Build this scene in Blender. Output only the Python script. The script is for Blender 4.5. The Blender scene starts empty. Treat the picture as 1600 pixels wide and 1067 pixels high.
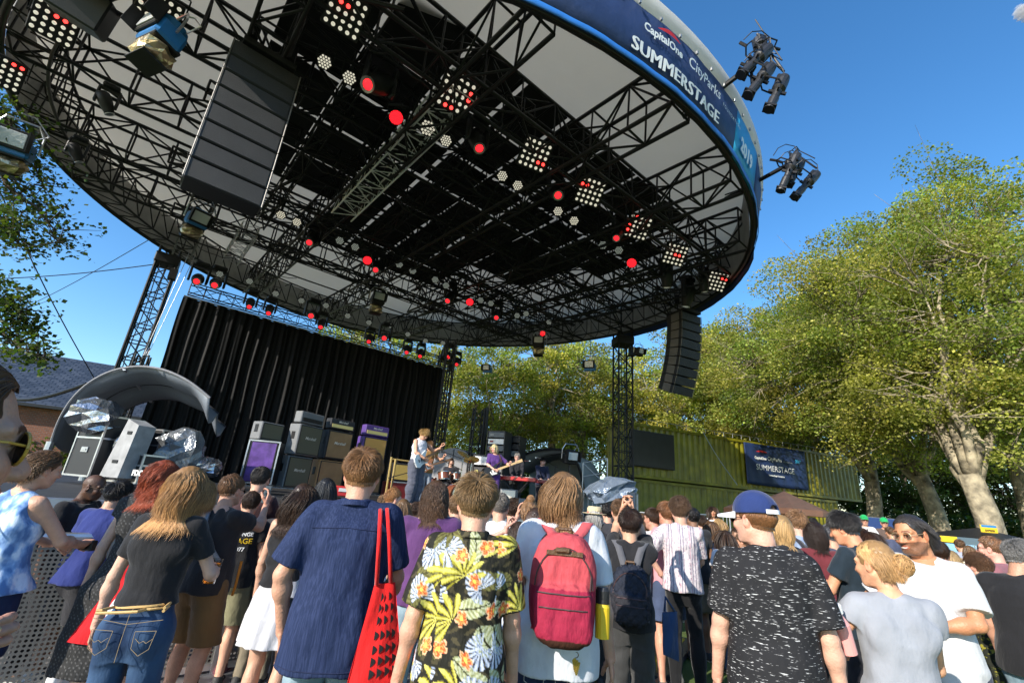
import bpy, math, random
import numpy as np
from mathutils import Vector, Matrix
C = bpy.context.scene.collection
PI = math.pi
rng = np.random.default_rng(7)
rnd = random.Random(11)

# ------------------------------------------------------------------ camera
F_PX = 711.0; PITCH = math.radians(18.9); ROLL = math.radians(4.76); EYE = 1.65
_f = np.array([0, math.cos(PITCH), math.sin(PITCH)]); _r = np.array([1.0, 0, 0]); _u = np.cross(_r, _f)
_c, _s = math.cos(ROLL), math.sin(ROLL)
CR = _c*_r + _s*_u; CU = -_s*_r + _c*_u; CF = _f
cam_d = bpy.data.cameras.new('camera'); cam = bpy.data.objects.new('camera', cam_d); C.objects.link(cam)
cam_d.sensor_width = 36.0; cam_d.lens = 36.0*F_PX/1600.0; cam_d.clip_start = 0.05; cam_d.clip_end = 2000
cam.matrix_world = Matrix(((CR[0], CU[0], -CF[0], 0), (CR[1], CU[1], -CF[1], 0), (CR[2], CU[2], -CF[2], EYE), (0, 0, 0, 1)))
bpy.context.scene.camera = cam

# ------------------------------------------------------------------ sky and sun
SUN_AZ = math.radians(-137.0); SUN_EL = math.radians(27.0)
world = bpy.data.worlds.new('World'); bpy.context.scene.world = world; world.use_nodes = True
_nt = world.node_tree; _nt.nodes.clear()
_out = _nt.nodes.new('ShaderNodeOutputWorld'); _bg = _nt.nodes.new('ShaderNodeBackground'); _sky = _nt.nodes.new('ShaderNodeTexSky')
_sky.sky_type = 'NISHITA'; _sky.sun_disc = False; _sky.sun_elevation = SUN_EL; _sky.sun_rotation = SUN_AZ
_sky.air_density = 1.0; _sky.dust_density = 0.3; _sky.ozone_density = 2.5; _sky.altitude = 10
_hs = _nt.nodes.new('ShaderNodeHueSaturation'); _hs.inputs['Saturation'].default_value = 1.26
_nt.links.new(_sky.outputs[0], _hs.inputs['Color'])
_nt.links.new(_hs.outputs[0], _bg.inputs[0]); _bg.inputs[1].default_value = 0.15
_nt.links.new(_bg.outputs[0], _out.inputs[0])
_sl = bpy.data.lights.new('sun', 'SUN'); _sl.energy = 4.1; _sl.angle = math.radians(0.5); _sl.color = (1.0, 0.93, 0.82)
sun = bpy.data.objects.new('sun', _sl); C.objects.link(sun)
_sd = Vector((math.sin(SUN_AZ)*math.cos(SUN_EL), math.cos(SUN_AZ)*math.cos(SUN_EL), math.sin(SUN_EL)))
sun.rotation_euler = _sd.to_track_quat('Z', 'Y').to_euler()
sc = bpy.context.scene
sc.view_settings.view_transform = 'Standard'; sc.view_settings.look = 'None'
sc.view_settings.exposure = 0.85; sc.view_settings.gamma = 1.0
sc.render.engine = 'CYCLES'
sc.cycles.max_bounces = 6; sc.cycles.diffuse_bounces = 3; sc.cycles.glossy_bounces = 2
sc.cycles.transmission_bounces = 4; sc.cycles.transparent_max_bounces = 8

def ray(x, y): return CF + CR*(x-800)/F_PX + CU*(533.5-y)/F_PX
def at(x, y, d): return np.array([0, 0, EYE]) + ray(x, y)*d       # point at depth d metres
def atz(x, y, z):
    v = ray(x, y); return np.array([0, 0, EYE]) + v*((z-EYE)/v[2])
# stage frame: u along the curtain, v into the stage
SC0 = np.array([-3.57, 14.94]); _a = math.radians(50.15)
UE = np.array([math.sin(_a), math.cos(_a)]); VE = np.array([-math.cos(_a), math.sin(_a)])
STAGE_ROT = PI/2 - _a
def S(u, v, z): p = SC0 + UE*u + VE*v; return np.array([p[0], p[1], z])
def toS(p): d = np.asarray(p)[:2]-SC0; return d@UE, d@VE

# ------------------------------------------------------------------ materials
def mat(name, col, rough=0.6, metal=0.0, noise=None, bump=None, emit=None, trans=0, spec=0.5, attr=None, sheen=0, coat=0):
    """noise=(scale, amount) mottles the colour; bump=(scale, strength, (sx,sy,sz)); attr multiplies by a colour attribute"""
    m = bpy.data.materials.new(name); m.use_nodes = True
    nt = m.node_tree; b = nt.nodes['Principled BSDF']; L = nt.links.new
    b.inputs['Base Color'].default_value = (*col, 1); b.inputs['Roughness'].default_value = rough
    b.inputs['Metallic'].default_value = metal
    b.inputs['Specular IOR Level'].default_value = spec
    if sheen: b.inputs['Sheen Weight'].default_value = sheen
    if coat: b.inputs['Coat Weight'].default_value = coat
    tc = nt.nodes.new('ShaderNodeTexCoord')
    src = None
    if attr:
        a = nt.nodes.new('ShaderNodeAttribute'); a.attribute_name = attr; src = a.outputs['Color']
        mx = nt.nodes.new('ShaderNodeMix'); mx.data_type = 'RGBA'; mx.blend_type = 'MULTIPLY'; mx.inputs[0].default_value = 1
        mx.inputs[6].default_value = (*col, 1); L(src, mx.inputs[7]); src = mx.outputs[2]
    if noise:
        n = nt.nodes.new('ShaderNodeTexNoise'); n.inputs['Scale'].default_value = noise[0]; n.inputs['Detail'].default_value = 5
        L(tc.outputs['Object'], n.inputs['Vector'])
        mr = nt.nodes.new('ShaderNodeMapRange'); mr.inputs[1].default_value = .3; mr.inputs[2].default_value = .7
        mr.inputs[3].default_value = 1-noise[1]; mr.inputs[4].default_value = 1+noise[1]
        L(n.outputs[0], mr.inputs[0])
        mx = nt.nodes.new('ShaderNodeVectorMath'); mx.operation = 'SCALE'
        if src is None:
            mx.inputs[0].default_value = col
        else: L(src, mx.inputs[0])
        L(mr.outputs[0], mx.inputs['Scale']); src = mx.outputs[0]
    if src is not None: L(src, b.inputs['Base Color'])
    if bump:
        n = nt.nodes.new('ShaderNodeTexNoise'); n.inputs['Scale'].default_value = bump[0]; n.inputs['Detail'].default_value = 4
        if len(bump) > 2:
            mp = nt.nodes.new('ShaderNodeMapping'); mp.inputs['Scale'].default_value = bump[2]
            L(tc.outputs['Object'], mp.inputs[0]); L(mp.outputs[0], n.inputs['Vector'])
        else: L(tc.outputs['Object'], n.inputs['Vector'])
        bp = nt.nodes.new('ShaderNodeBump'); bp.inputs['Strength'].default_value = bump[1]; bp.inputs['Distance'].default_value = 0.02 if bump[0] > 20 else 0.035
        L(n.outputs[0], bp.inputs['Height']); L(bp.outputs[0], b.inputs['Normal'])
    if emit:
        b.inputs['Emission Color'].default_value = (*emit[0], 1); b.inputs['Emission Strength'].default_value = emit[1]
    return m
_MC = {}
def cloth(col, rough=0.85, kind='plain'):
    """woven cloth of one colour with soft creases"""
    k = (tuple(round(c, 3) for c in col), kind)
    if k in _MC: return _MC[k]
    m = mat('cloth_'+kind, col, rough, noise=(9, .10), bump=(6, .8, (1.3, 1.3, .6)), sheen=.15, spec=.25)
    nt = m.node_tree; b = nt.nodes['Principled BSDF']; L = nt.links.new
    # second, fine weave bump on top of the creases
    tc = [n for n in nt.nodes if n.type == 'TEX_COORD'][0]
    bp = [n for n in nt.nodes if n.type == 'BUMP'][0]
    n2 = nt.nodes.new('ShaderNodeTexNoise'); n2.inputs['Scale'].default_value = 260; n2.inputs['Detail'].default_value = 2
    mp = nt.nodes.new('ShaderNodeMapping'); mp.inputs['Scale'].default_value = (1, 1, .35) if kind == 'denim' else (1, 1, 1)
    L(tc.outputs['Object'], mp.inputs[0]); L(mp.outputs[0], n2.inputs['Vector'])
    b2 = nt.nodes.new('ShaderNodeBump'); b2.inputs['Strength'].default_value = .35; b2.inputs['Distance'].default_value = .002
    L(n2.outputs[0], b2.inputs['Height']); L(bp.outputs[0], b2.inputs['Normal']); L(b2.outputs[0], b.inputs['Normal'])
    _MC[k] = m
    return m

# ------------------------------------------------------------------ objects
def fast(name, V, Fq, m=None, parent=None, smooth=False, col=None, loc=None):
    """V (n,3), Fq (k,3|4) int array or list of polygons -> ONE mesh object"""
    me = bpy.data.meshes.new(name)
    V = np.asarray(V, np.float32)
    if isinstance(Fq, np.ndarray):
        k, w = Fq.shape
        me.vertices.add(len(V)); me.vertices.foreach_set('co', V.ravel())
        me.loops.add(k*w); me.loops.foreach_set('vertex_index', Fq.astype(np.int32).ravel())
        me.polygons.add(k); me.polygons.foreach_set('loop_start', np.arange(0, k*w, w, dtype=np.int32))
        me.polygons.foreach_set('loop_total', np.full(k, w, np.int32))
        me.update(calc_edges=True)
    else:
        me.from_pydata([tuple(map(float, v)) for v in V], [], [tuple(int(i) for i in f) for f in Fq])
    if smooth: me.polygons.foreach_set('use_smooth', np.ones(len(me.polygons), bool))
    if col is not None:
        a = me.color_attributes.new('Col', 'FLOAT_COLOR', 'POINT')
        cc = np.ones((len(V), 4), np.float32); cc[:, :3] = col; a.data.foreach_set('color', cc.ravel())
    if m: me.materials.append(m)
    o = bpy.data.objects.new(name, me); C.objects.link(o)
    if parent is not None: o.parent = parent
    if loc is not None: o.location = [float(x) for x in loc]
    return o
def tag(o, label=None, cat=None, group=None, kind=None):
    if label: o['label'] = label
    if cat: o['category'] = cat
    if group: o['group'] = group
    if kind: o['kind'] = kind
    return o
def empty(name, loc=(0, 0, 0), rz=0, label=None, cat=None, group=None):
    o = bpy.data.objects.new(name, None); C.objects.link(o); o.location = [float(x) for x in loc]; o.rotation_euler = (0, 0, rz)
    o.empty_display_size = .1
    return tag(o, label, cat, group)
def copy_tree(o, parent=None):
    c = o.copy(); C.objects.link(c)
    if parent is not None: c.parent = parent
    for ch in list(o.children): copy_tree(ch, c)
    return c

class MB:
    """collects shapes, builds ONE mesh object"""
    def __init__(s): s.V = []; s.F = []; s.n = 0
    def add(s, V, F):
        V = np.asarray(V, float); s.V.append(V); s.F += [tuple(int(i)+s.n for i in f) for f in F]; s.n += len(V); return s
    def box(s, c, d, R=None, bev=0):
        c = np.asarray(c, float); h = np.asarray(d, float)/2
        if bev:
            b = min(bev, h.min()*.9)
            V = []
            for sx in (-1, 1):
                for sy in (-1, 1):
                    for sz in (-1, 1):
                        V += [(sx*h[0], sy*(h[1]-b), sz*(h[2]-b)), (sx*(h[0]-b), sy*h[1], sz*(h[2]-b)), (sx*(h[0]-b), sy*(h[1]-b), sz*h[2])]
            idx = lambda sx, sy, sz, k: ((sx > 0)*4+(sy > 0)*2+(sz > 0))*3+k
            Fc = []
            for sg in (-1, 1):
                a = [idx(sg, -1, -1, 0), idx(sg, 1, -1, 0), idx(sg, 1, 1, 0), idx(sg, -1, 1, 0)]; Fc.append(a if sg > 0 else a[::-1])
                a = [idx(-1, sg, -1, 1), idx(-1, sg, 1, 1), idx(1, sg, 1, 1), idx(1, sg, -1, 1)]; Fc.append(a if sg > 0 else a[::-1])
                a = [idx(-1, -1, sg, 2), idx(1, -1, sg, 2), idx(1, 1, sg, 2), idx(-1, 1, sg, 2)]; Fc.append(a if sg > 0 else a[::-1])
            for s1 in (-1, 1):
                for s2 in (-1, 1):
                    Fc.append([idx(s1, s2, -1, 0), idx(s1, s2, -1, 1), idx(s1, s2, 1, 1), idx(s1, s2, 1, 0)])
                    Fc.append([idx(s1, -1, s2, 0), idx(s1, -1, s2, 2), idx(s1, 1, s2, 2), idx(s1, 1, s2, 0)])
                    Fc.append([idx(-1, s1, s2, 1), idx(-1, s1, s2, 2), idx(1, s1, s2, 2), idx(1, s1, s2, 1)])
            for sx in (-1, 1):
                for sy in (-1, 1):
                    for sz in (-1, 1): Fc.append([idx(sx, sy, sz, 0), idx(sx, sy, sz, 1), idx(sx, sy, sz, 2)])
            V = np.array(V)
        else:
            V = np.array([(x, y, z) for x in (-1, 1) for y in (-1, 1) for z in (-1, 1)], float)*h
            Fc = [(0, 1, 3, 2), (4, 6, 7, 5), (0, 4, 5, 1), (2, 3, 7, 6), (0, 2, 6, 4), (1, 5, 7, 3)]
        if R is not None: V = V@np.asarray(R, float).T
        return s.add(V+c, Fc)
    def tube(s, p0, p1, r, n=6, r1=None):
        V, Fq = tubes([(p0, p1, r, r if r1 is None else r1)], n); return s.add(V, Fq.tolist()+[list(range(n))[::-1], list(range(n, 2*n))])
    def path(s, pts, r, n=6, closed=False):
        pts = [np.asarray(p, float) for p in pts]; rr = r if hasattr(r, '__len__') else [r]*len(pts)
        V, Fq = sweep(pts, rr, n); return s.add(V, Fq)
    def lathe(s, prof, n=20, M=None, cap=True):
        """prof list of (radius, z)"""
        V = []
        for r, z in prof:
            for k in range(n): V.append((r*math.cos(2*PI*k/n), r*math.sin(2*PI*k/n), z))
        Fc = [(j*n+k, j*n+(k+1) % n, (j+1)*n+(k+1) % n, (j+1)*n+k) for j in range(len(prof)-1) for k in range(n)]
        if cap: Fc += [tuple(range(n))[::-1], tuple(range((len(prof)-1)*n, len(prof)*n))]
        V = np.array(V)
        if M is not None: M = np.array(M); V = V@M[:3, :3].T + M[:3, 3]
        return s.add(V, Fc)
    def build(s, name, m=None, parent=None, smooth=False, loc=None):
        if not s.V: return None
        return fast(name, np.concatenate(s.V), s.F, m, parent, smooth, loc=loc)

def tubes(segs, n=4):
    """many straight tubes at once: segs [(p0,p1,r0[,r1])] -> V, F(quads)"""
    P0 = np.array([s[0] for s in segs], float); P1 = np.array([s[1] for s in segs], float)
    r0 = np.array([s[2] for s in segs], float); r1 = np.array([s[3] if len(s) > 3 else s[2] for s in segs], float)
    D = P1-P0; D /= np.linalg.norm(D, axis=1)[:, None]+1e-9
    up = np.where(np.abs(D[:, 2:3]) > .9, np.array([[1., 0, 0]]), np.array([[0, 0, 1.]]))
    A = np.cross(D, up); A /= np.linalg.norm(A, axis=1)[:, None]+1e-9; B = np.cross(D, A)
    th = np.arange(n)*2*PI/n + PI/4
    ring = A[:, None]*np.cos(th)[None, :, None] + B[:, None]*np.sin(th)[None, :, None]
    V = np.concatenate([P0[:, None]+ring*r0[:, None, None], P1[:, None]+ring*r1[:, None, None]], 1).reshape(-1, 3)
    k = np.arange(n); q = np.stack([k, k+n, (k+1) % n+n, (k+1) % n], 1)
    Fq = (q[None]+(np.arange(len(segs))*2*n)[:, None, None]).reshape(-1, 4)
    return V, Fq
def sweep(pts, rr, n=6):
    P = np.array(pts, float); T = np.gradient(P, axis=0); T /= np.linalg.norm(T, axis=1)[:, None]+1e-9
    up = np.array([0, 0, 1.]) if abs(T[0, 2]) < .9 else np.array([1., 0, 0])
    A = np.cross(T[0], up); V = []
    for i in range(len(P)):
        A = A-T[i]*(A@T[i]); A /= np.linalg.norm(A)+1e-9; B = np.cross(T[i], A)
        for k in range(n):
            t = 2*PI*k/n; V.append(P[i]+rr[i]*(math.cos(t)*A+math.sin(t)*B))
    Fc = [(i*n+k, i*n+(k+1) % n, (i+1)*n+(k+1) % n, (i+1)*n+k) for i in range(len(P)-1) for k in range(n)]
    Fc += [tuple(range(n))[::-1], tuple(range((len(P)-1)*n, len(P)*n))]
    return V, Fc
def rotz(a): c, s = math.cos(a), math.sin(a); return np.array([[c, -s, 0], [s, c, 0], [0, 0, 1.]])
def rotx(a): c, s = math.cos(a), math.sin(a); return np.array([[1, 0, 0], [0, c, -s], [0, s, c.real]])
def roty(a): c, s = math.cos(a), math.sin(a); return np.array([[c, 0, s], [0, 1, 0], [-s, 0, c]])
def text_mesh(txt, size=1.0, bold=0.0, extrude=0.0, align='LEFT', shear=0, sp=1.0, res=3):
    """flat vector text in its xy plane -> (V, F)"""
    cu = bpy.data.curves.new('t', 'FONT'); cu.body = txt; cu.size = size; cu.offset = bold; cu.extrude = extrude
    cu.align_x = align; cu.shear = shear; cu.space_character = sp; cu.resolution_u = res
    o = bpy.data.objects.new('t', cu); C.objects.link(o)
    dg = bpy.context.evaluated_depsgraph_get(); dg.update()
    me = bpy.data.meshes.new_from_object(o.evaluated_get(dg))
    V = np.array([v.co[:] for v in me.vertices]); Fc = [tuple(p.vertices) for p in me.polygons]
    bpy.data.objects.remove(o); bpy.data.meshes.remove(me); bpy.data.curves.remove(cu)
    return V, Fc
# ------------------------------------------------------------------ implicit surfaces -> one continuous mesh
def smin(a, b, k):
    h = np.maximum(k-np.abs(a-b), 0)/k
    return np.minimum(a, b)-h*h*k*.25
def sd_cone(P, a, b, ra, rb):
    a = np.asarray(a, np.float32); b = np.asarray(b, np.float32); ba = b-a; l2 = float(ba@ba)+1e-9
    pa = P-a; t = np.clip((pa@ba)/l2, 0, 1)
    q = pa-t[..., None]*ba
    return np.sqrt((q*q).sum(-1))-(ra+(rb-ra)*t)
def sd_ell(P, c, r, R=None):
    q = P-np.asarray(c, np.float32)
    if R is not None: q = q@np.asarray(R, np.float32)          # R columns = local axes
    r = np.asarray(r, np.float32); k = np.sqrt(((q/r)**2).sum(-1))
    k2 = np.sqrt(((q/(r*r))**2).sum(-1))+1e-6
    return k*(k-1)/k2
def sd_prof(P, zs, A, B, Y=None, n=2.3):
    """elliptic column whose half-widths A,B vary with z"""
    z = P[..., 2]; a = np.interp(z, zs, A).astype(np.float32); b = np.interp(z, zs, B).astype(np.float32)
    y = P[..., 1]-(np.interp(z, zs, Y) if Y is not None else 0)
    k = (np.abs(P[..., 0]/a)**n+np.abs(y/b)**n)**(1/n)
    d = (k-1)*np.minimum(a, b)
    return np.maximum(d, np.maximum(z-zs[-1], zs[0]-z)).astype(np.float32)
def fold(P, amp, f=9, seed=0, stretch=(1, 1, .45)):
    """smooth crease field for cloth"""
    r = np.random.default_rng(seed); out = 0
    Q = P*np.array(stretch, np.float32)
    for i in range(6):
        w = r.normal(size=3); w /= np.linalg.norm(w); ff = f*(1+.7*i)
        s = np.sin(Q@(w*ff).astype(np.float32)*2+r.uniform(0, 6)+1.3*np.sin(Q@(r.normal(size=3)*ff*.5).astype(np.float32)))
        out = out+s/(1+.8*i)
    return (amp*out/2.2).astype(np.float32)

def nets(fn, lo, hi, h):
    """naive surface nets of fn over a box; returns V, quads"""
    lo = np.asarray(lo, float); hi = np.asarray(hi, float); n = np.ceil((hi-lo)/h).astype(int)+1
    ax = [lo[i]+h*np.arange(n[i]) for i in range(3)]
    # coarse pass keeps only slabs of cells near the surface
    G = np.empty(tuple(n), np.float32)
    for i0 in range(0, n[0], 24):
        i1 = min(n[0], i0+24)
        X, Y, Z = np.meshgrid(ax[0][i0:i1], ax[1], ax[2], indexing='ij')
        G[i0:i1] = fn(np.stack([X, Y, Z], -1).astype(np.float32))
    ins = G < 0
    c = np.zeros(tuple(n-1), np.int8)
    for dx in (0, 1):
        for dy in (0, 1):
            for dz in (0, 1): c += ins[dx:n[0]-1+dx, dy:n[1]-1+dy, dz:n[2]-1+dz]
    act = np.argwhere((c > 0) & (c < 8))
    if len(act) == 0: return np.zeros((0, 3)), np.zeros((0, 4), int)
    idx = -np.ones(tuple(n-1), np.int64); idx[act[:, 0], act[:, 1], act[:, 2]] = np.arange(len(act))
    acc = np.zeros((len(act), 3)); cnt = np.zeros(len(act))
    cor = [(a, b, c_) for a in (0, 1) for b in (0, 1) for c_ in (0, 1)]
    for a in cor:
        for b in cor:
            if sum(abs(a[i]-b[i]) for i in range(3)) == 1 and a < b:
                ga = G[act[:, 0]+a[0], act[:, 1]+a[1], act[:, 2]+a[2]]; gb = G[act[:, 0]+b[0], act[:, 1]+b[1], act[:, 2]+b[2]]
                m = (ga < 0) != (gb < 0); t = np.where(m, ga/(ga-gb+1e-20), 0)
                p = np.array(a)+t[:, None]*(np.array(b)-np.array(a))
                acc[m] += p[m]; cnt[m] += 1
    V = lo+h*(act+acc/cnt[:, None])
    Q = []
    for k in range(3):
        i, j = (k+1) % 3, (k+2) % 3
        sl0 = [slice(1, n[q]-1) for q in range(3)]; sl1 = list(sl0)
        sl0[k] = slice(0, n[k]-1); sl1[k] = slice(1, n[k])
        A_, B_ = ins[tuple(sl0)], ins[tuple(sl1)]
        e = np.argwhere(A_ != B_)
        if not len(e): continue
        flip = A_[e[:, 0], e[:, 1], e[:, 2]]
        base = e.copy(); 
        for q in range(3):
            if q != k: base[:, q] += 1
        def cell(di, dj):
            b = base.copy(); b[:, i] -= di; b[:, j] -= dj; return idx[b[:, 0], b[:, 1], b[:, 2]]
        q = np.stack([cell(1, 1), cell(0, 1), cell(0, 0), cell(1, 0)], 1)
        q[~flip] = q[~flip][:, ::-1]
        Q.append(q)
    Q = np.concatenate(Q); Q = Q[(Q >= 0).all(1)]
    return V, Q
def relax(V, Q, it=2, lam=.5):
    for _ in range(it):
        s = np.zeros_like(V); c = np.zeros(len(V))
        for a, b in ((0, 1), (1, 2), (2, 3), (3, 0)):
            np.add.at(s, Q[:, a], V[Q[:, b]]); np.add.at(s, Q[:, b], V[Q[:, a]])
            np.add.at(c, Q[:, a], 1); np.add.at(c, Q[:, b], 1)
        V = V+lam*(s/c[:, None]-V)
    return V
def cat_mesh(parts):
    V = []; Q = []; n = 0
    for v, q in parts: V.append(v); Q.append(q+n); n += len(v)
    return np.concatenate(V), np.concatenate(Q)

# ------------------------------------------------------------------ head and hands, made once and reused
def make_head(fem=False):
    def fn(P):
        d = sd_ell(P, (0, -.010, .035), (.074, .094, .088))                     # cranium
        d = smin(d, sd_ell(P, (0, .030, -.025), (.060, .066, .082)), .03)       # face
        d = smin(d, sd_ell(P, (0, .042, -.082), (.034 if not fem else .028, .036, .030)), .035)       # chin
        for s in (-1, 1):
            d = smin(d, sd_cone(P, (s*.056, -.005, -.045), (s*.030, .052, -.088), .020, .016), .03)  # jaw
            d = smin(d, sd_ell(P, (s*.040, .068, -.022), (.022, .018, .018)), .025)    # cheek
            d = smin(d, sd_cone(P, (s*.052, .070, .028), (s*.012, .087, .026), .009, .011), .016)    # brow
            d = -smin(-d, sd_ell(P, (s*.031, .098, .006), (.019, .020, .013)), .012)    # socket
            d = smin(d, sd_ell(P, (s*.031, .072, .006), (.0145, .0145, .0145)), .004)       # eyeball with lids
            d = smin(d, sd_cone(P, (s*.017, .088, .015), (s*.046, .080, .014), .005, .004), .006)
            # ear
            e = sd_ell(P, (s*.079, -.008, -.004), (.010, .019, .032), rotz(-s*.35))
            e = -smin(-e, sd_ell(P, (s*.092, -.003, .0), (.009, .011, .019)), .006)
            d = smin(d, e, .008)
        d = smin(d, sd_cone(P, (0, .088, .012), (0, .110, -.026), .0085, .0125), .014)   # nose
        for s in (-1, 1): d = smin(d, sd_ell(P, (s*.013, .100, -.030), (.0085, .010, .008)), .008)
        d = smin(d, sd_ell(P, (0, .087, -.054), (.024, .013, .0065)), .007)           # upper lip
        d = smin(d, sd_ell(P, (0, .084, -.066), (.020, .013, .0070)), .006)
        d = -smin(-d, sd_cone(P, (-.024, .098, -.0595), (.024, .098, -.0595), .0015, .0015), .004)
        # neck
        d = smin(d, sd_cone(P, (0, -.022, -.045), (0, -.040, -.20), .056 if not fem else .048, .060 if not fem else .051), .03)
        return np.maximum(d, -.185-P[..., 2])
    V, Q = nets(fn, (-.10, -.125, -.19), (.10, .135, .14), .0042)
    V = relax(V, Q, 1, .4)
    # colour masks: rgb multiplies the skin colour
    col = np.ones((len(V), 3)); x, y, z = V.T; ax = np.abs(x)
    lip = (((ax/.024)**2+((z+.060)/.0125)**2) < 1) & (y > .075)
    col[lip] = (.85, .52, .50) if not fem else (.9, .38, .38)
    brow = (np.abs(z-.029-.004*np.sin(ax*60)) < .0045) & (ax > .013) & (ax < .052) & (y > .05)
    col[brow] = (.22, .16, .12)
    eye = (((ax-.031)/.0145)**2+((z-.004)/.0062)**2 < 1) & (y > .075)
    col[eye] = (1.25, 1.45, 1.6)
    iris = (((ax-.031)/.0058)**2+((z-.004)/.0058)**2 < 1) & (y > .075)
    col[iris] = (.10, .09, .08)
    lash = (np.abs(z-.0115) < .0022) & (np.abs(ax-.031) < .016) & (y > .075); col[lash] = (.2, .14, .12)
    che = np.exp(-(((ax-.045)/.022)**2+((z+.025)/.022)**2))*(y > .03); col *= 1-np.outer(che, (0, .14, .14))
    nosec = np.exp(-((ax/.016)**2+((z+.024)/.016)**2))*(y > .08); col *= 1-np.outer(nosec, (0, .12, .13))
    ear = (ax > .074) & (np.abs(z) < .04); col[ear] *= (1.0, .84, .82)
    beard = (z < -.030-.25*np.maximum(0, .04-y)) & (y > -.005) & (z > -.115) & ~lip
    mous = (np.abs(z+.046) < .007) & (ax < .03) & (y > .08)
    return V, Q, col, (beard | mous)
_HEAD = {}
def head_mesh(fem):
    if fem not in _HEAD: _HEAD[fem] = make_head(fem)
    return _HEAD[fem]
def make_hand(curl=.5, spread=.12, thumb=.5, h=.0028):
    """right hand: wrist at origin, fingers along +Z, palm facing +Y, thumb toward +X"""
    L = {'i': (.026, .092, .040, .025, .021), 'm': (.008, .096, .045, .028, .022), 'r': (-.010, .092, .041, .026, .021), 'l': (-.027, .083, .032, .020, .019)}
    segs = []
    for q, (k, (x, z, a, b, c)) in enumerate(L.items()):
        r = .0088 if k != 'l' else .0075
        p = np.array([x, 0., z]); ang = curl*(.75+.12*q); spr = (x/.03)*spread; t = 0
        for j, ln in enumerate((a, b, c)):
            t += ang*(.8, 1.1, .75)[j]
            dv = np.array([math.sin(spr)*math.cos(t), math.sin(t), math.cos(spr)*math.cos(t)])
            q1 = p+dv*ln; segs.append((p, q1, r*(1-.08*j), r*(1-.08*(j+1)))); p = q1
    p = np.array([.022, .006, .028]); tj = [np.array([.046, .020+.015*thumb, .058]), np.array([.056-.02*thumb, .030+.03*thumb, .085]), np.array([.058-.035*thumb, .038+.04*thumb, .106])]
    th = [(p, tj[0], .015, .0115), (tj[0], tj[1], .0112, .010), (tj[1], tj[2], .010, .0085)]
    def fn(P):
        d = sd_cone(P, (0, 0, -.03), (0, 0, .012), .027, .026)
        Pz = P*np.array([1, 1.55, 1], np.float32)
        for x in (-.020, -.004, .012, .022): d = smin(d, sd_cone(Pz, (x*.7, 0, .02), (x*1.15, 0, .086), .0175, .0155), .012)
        for i, s in enumerate(segs): d = smin(d, sd_cone(P, *s), .005)
        for s in th: d = smin(d, sd_cone(P, *s), .010)
        return d
    pts = np.array([s[1] for s in segs+th]); lo = np.minimum(pts.min(0), (-.05, -.03, -.03))-.015; hi = np.maximum(pts.max(0), (.05, .03, .1))+.015
    V, Q = nets(fn, lo, hi, h)
    return V, Q
_HAND = {}
def hand_mesh(pose, coarse=False):
    k = (pose, coarse)
    if k not in _HAND:
        c = {'relax': (.38, .1, .35), 'grip': (1.05, .04, 1.0), 'flat': (.10, .15, .1), 'cup': (.72, .08, .8)}[pose]
        _HAND[k] = make_hand(*c, h=.0055 if coarse else .0032)
    return _HAND[k]

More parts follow.
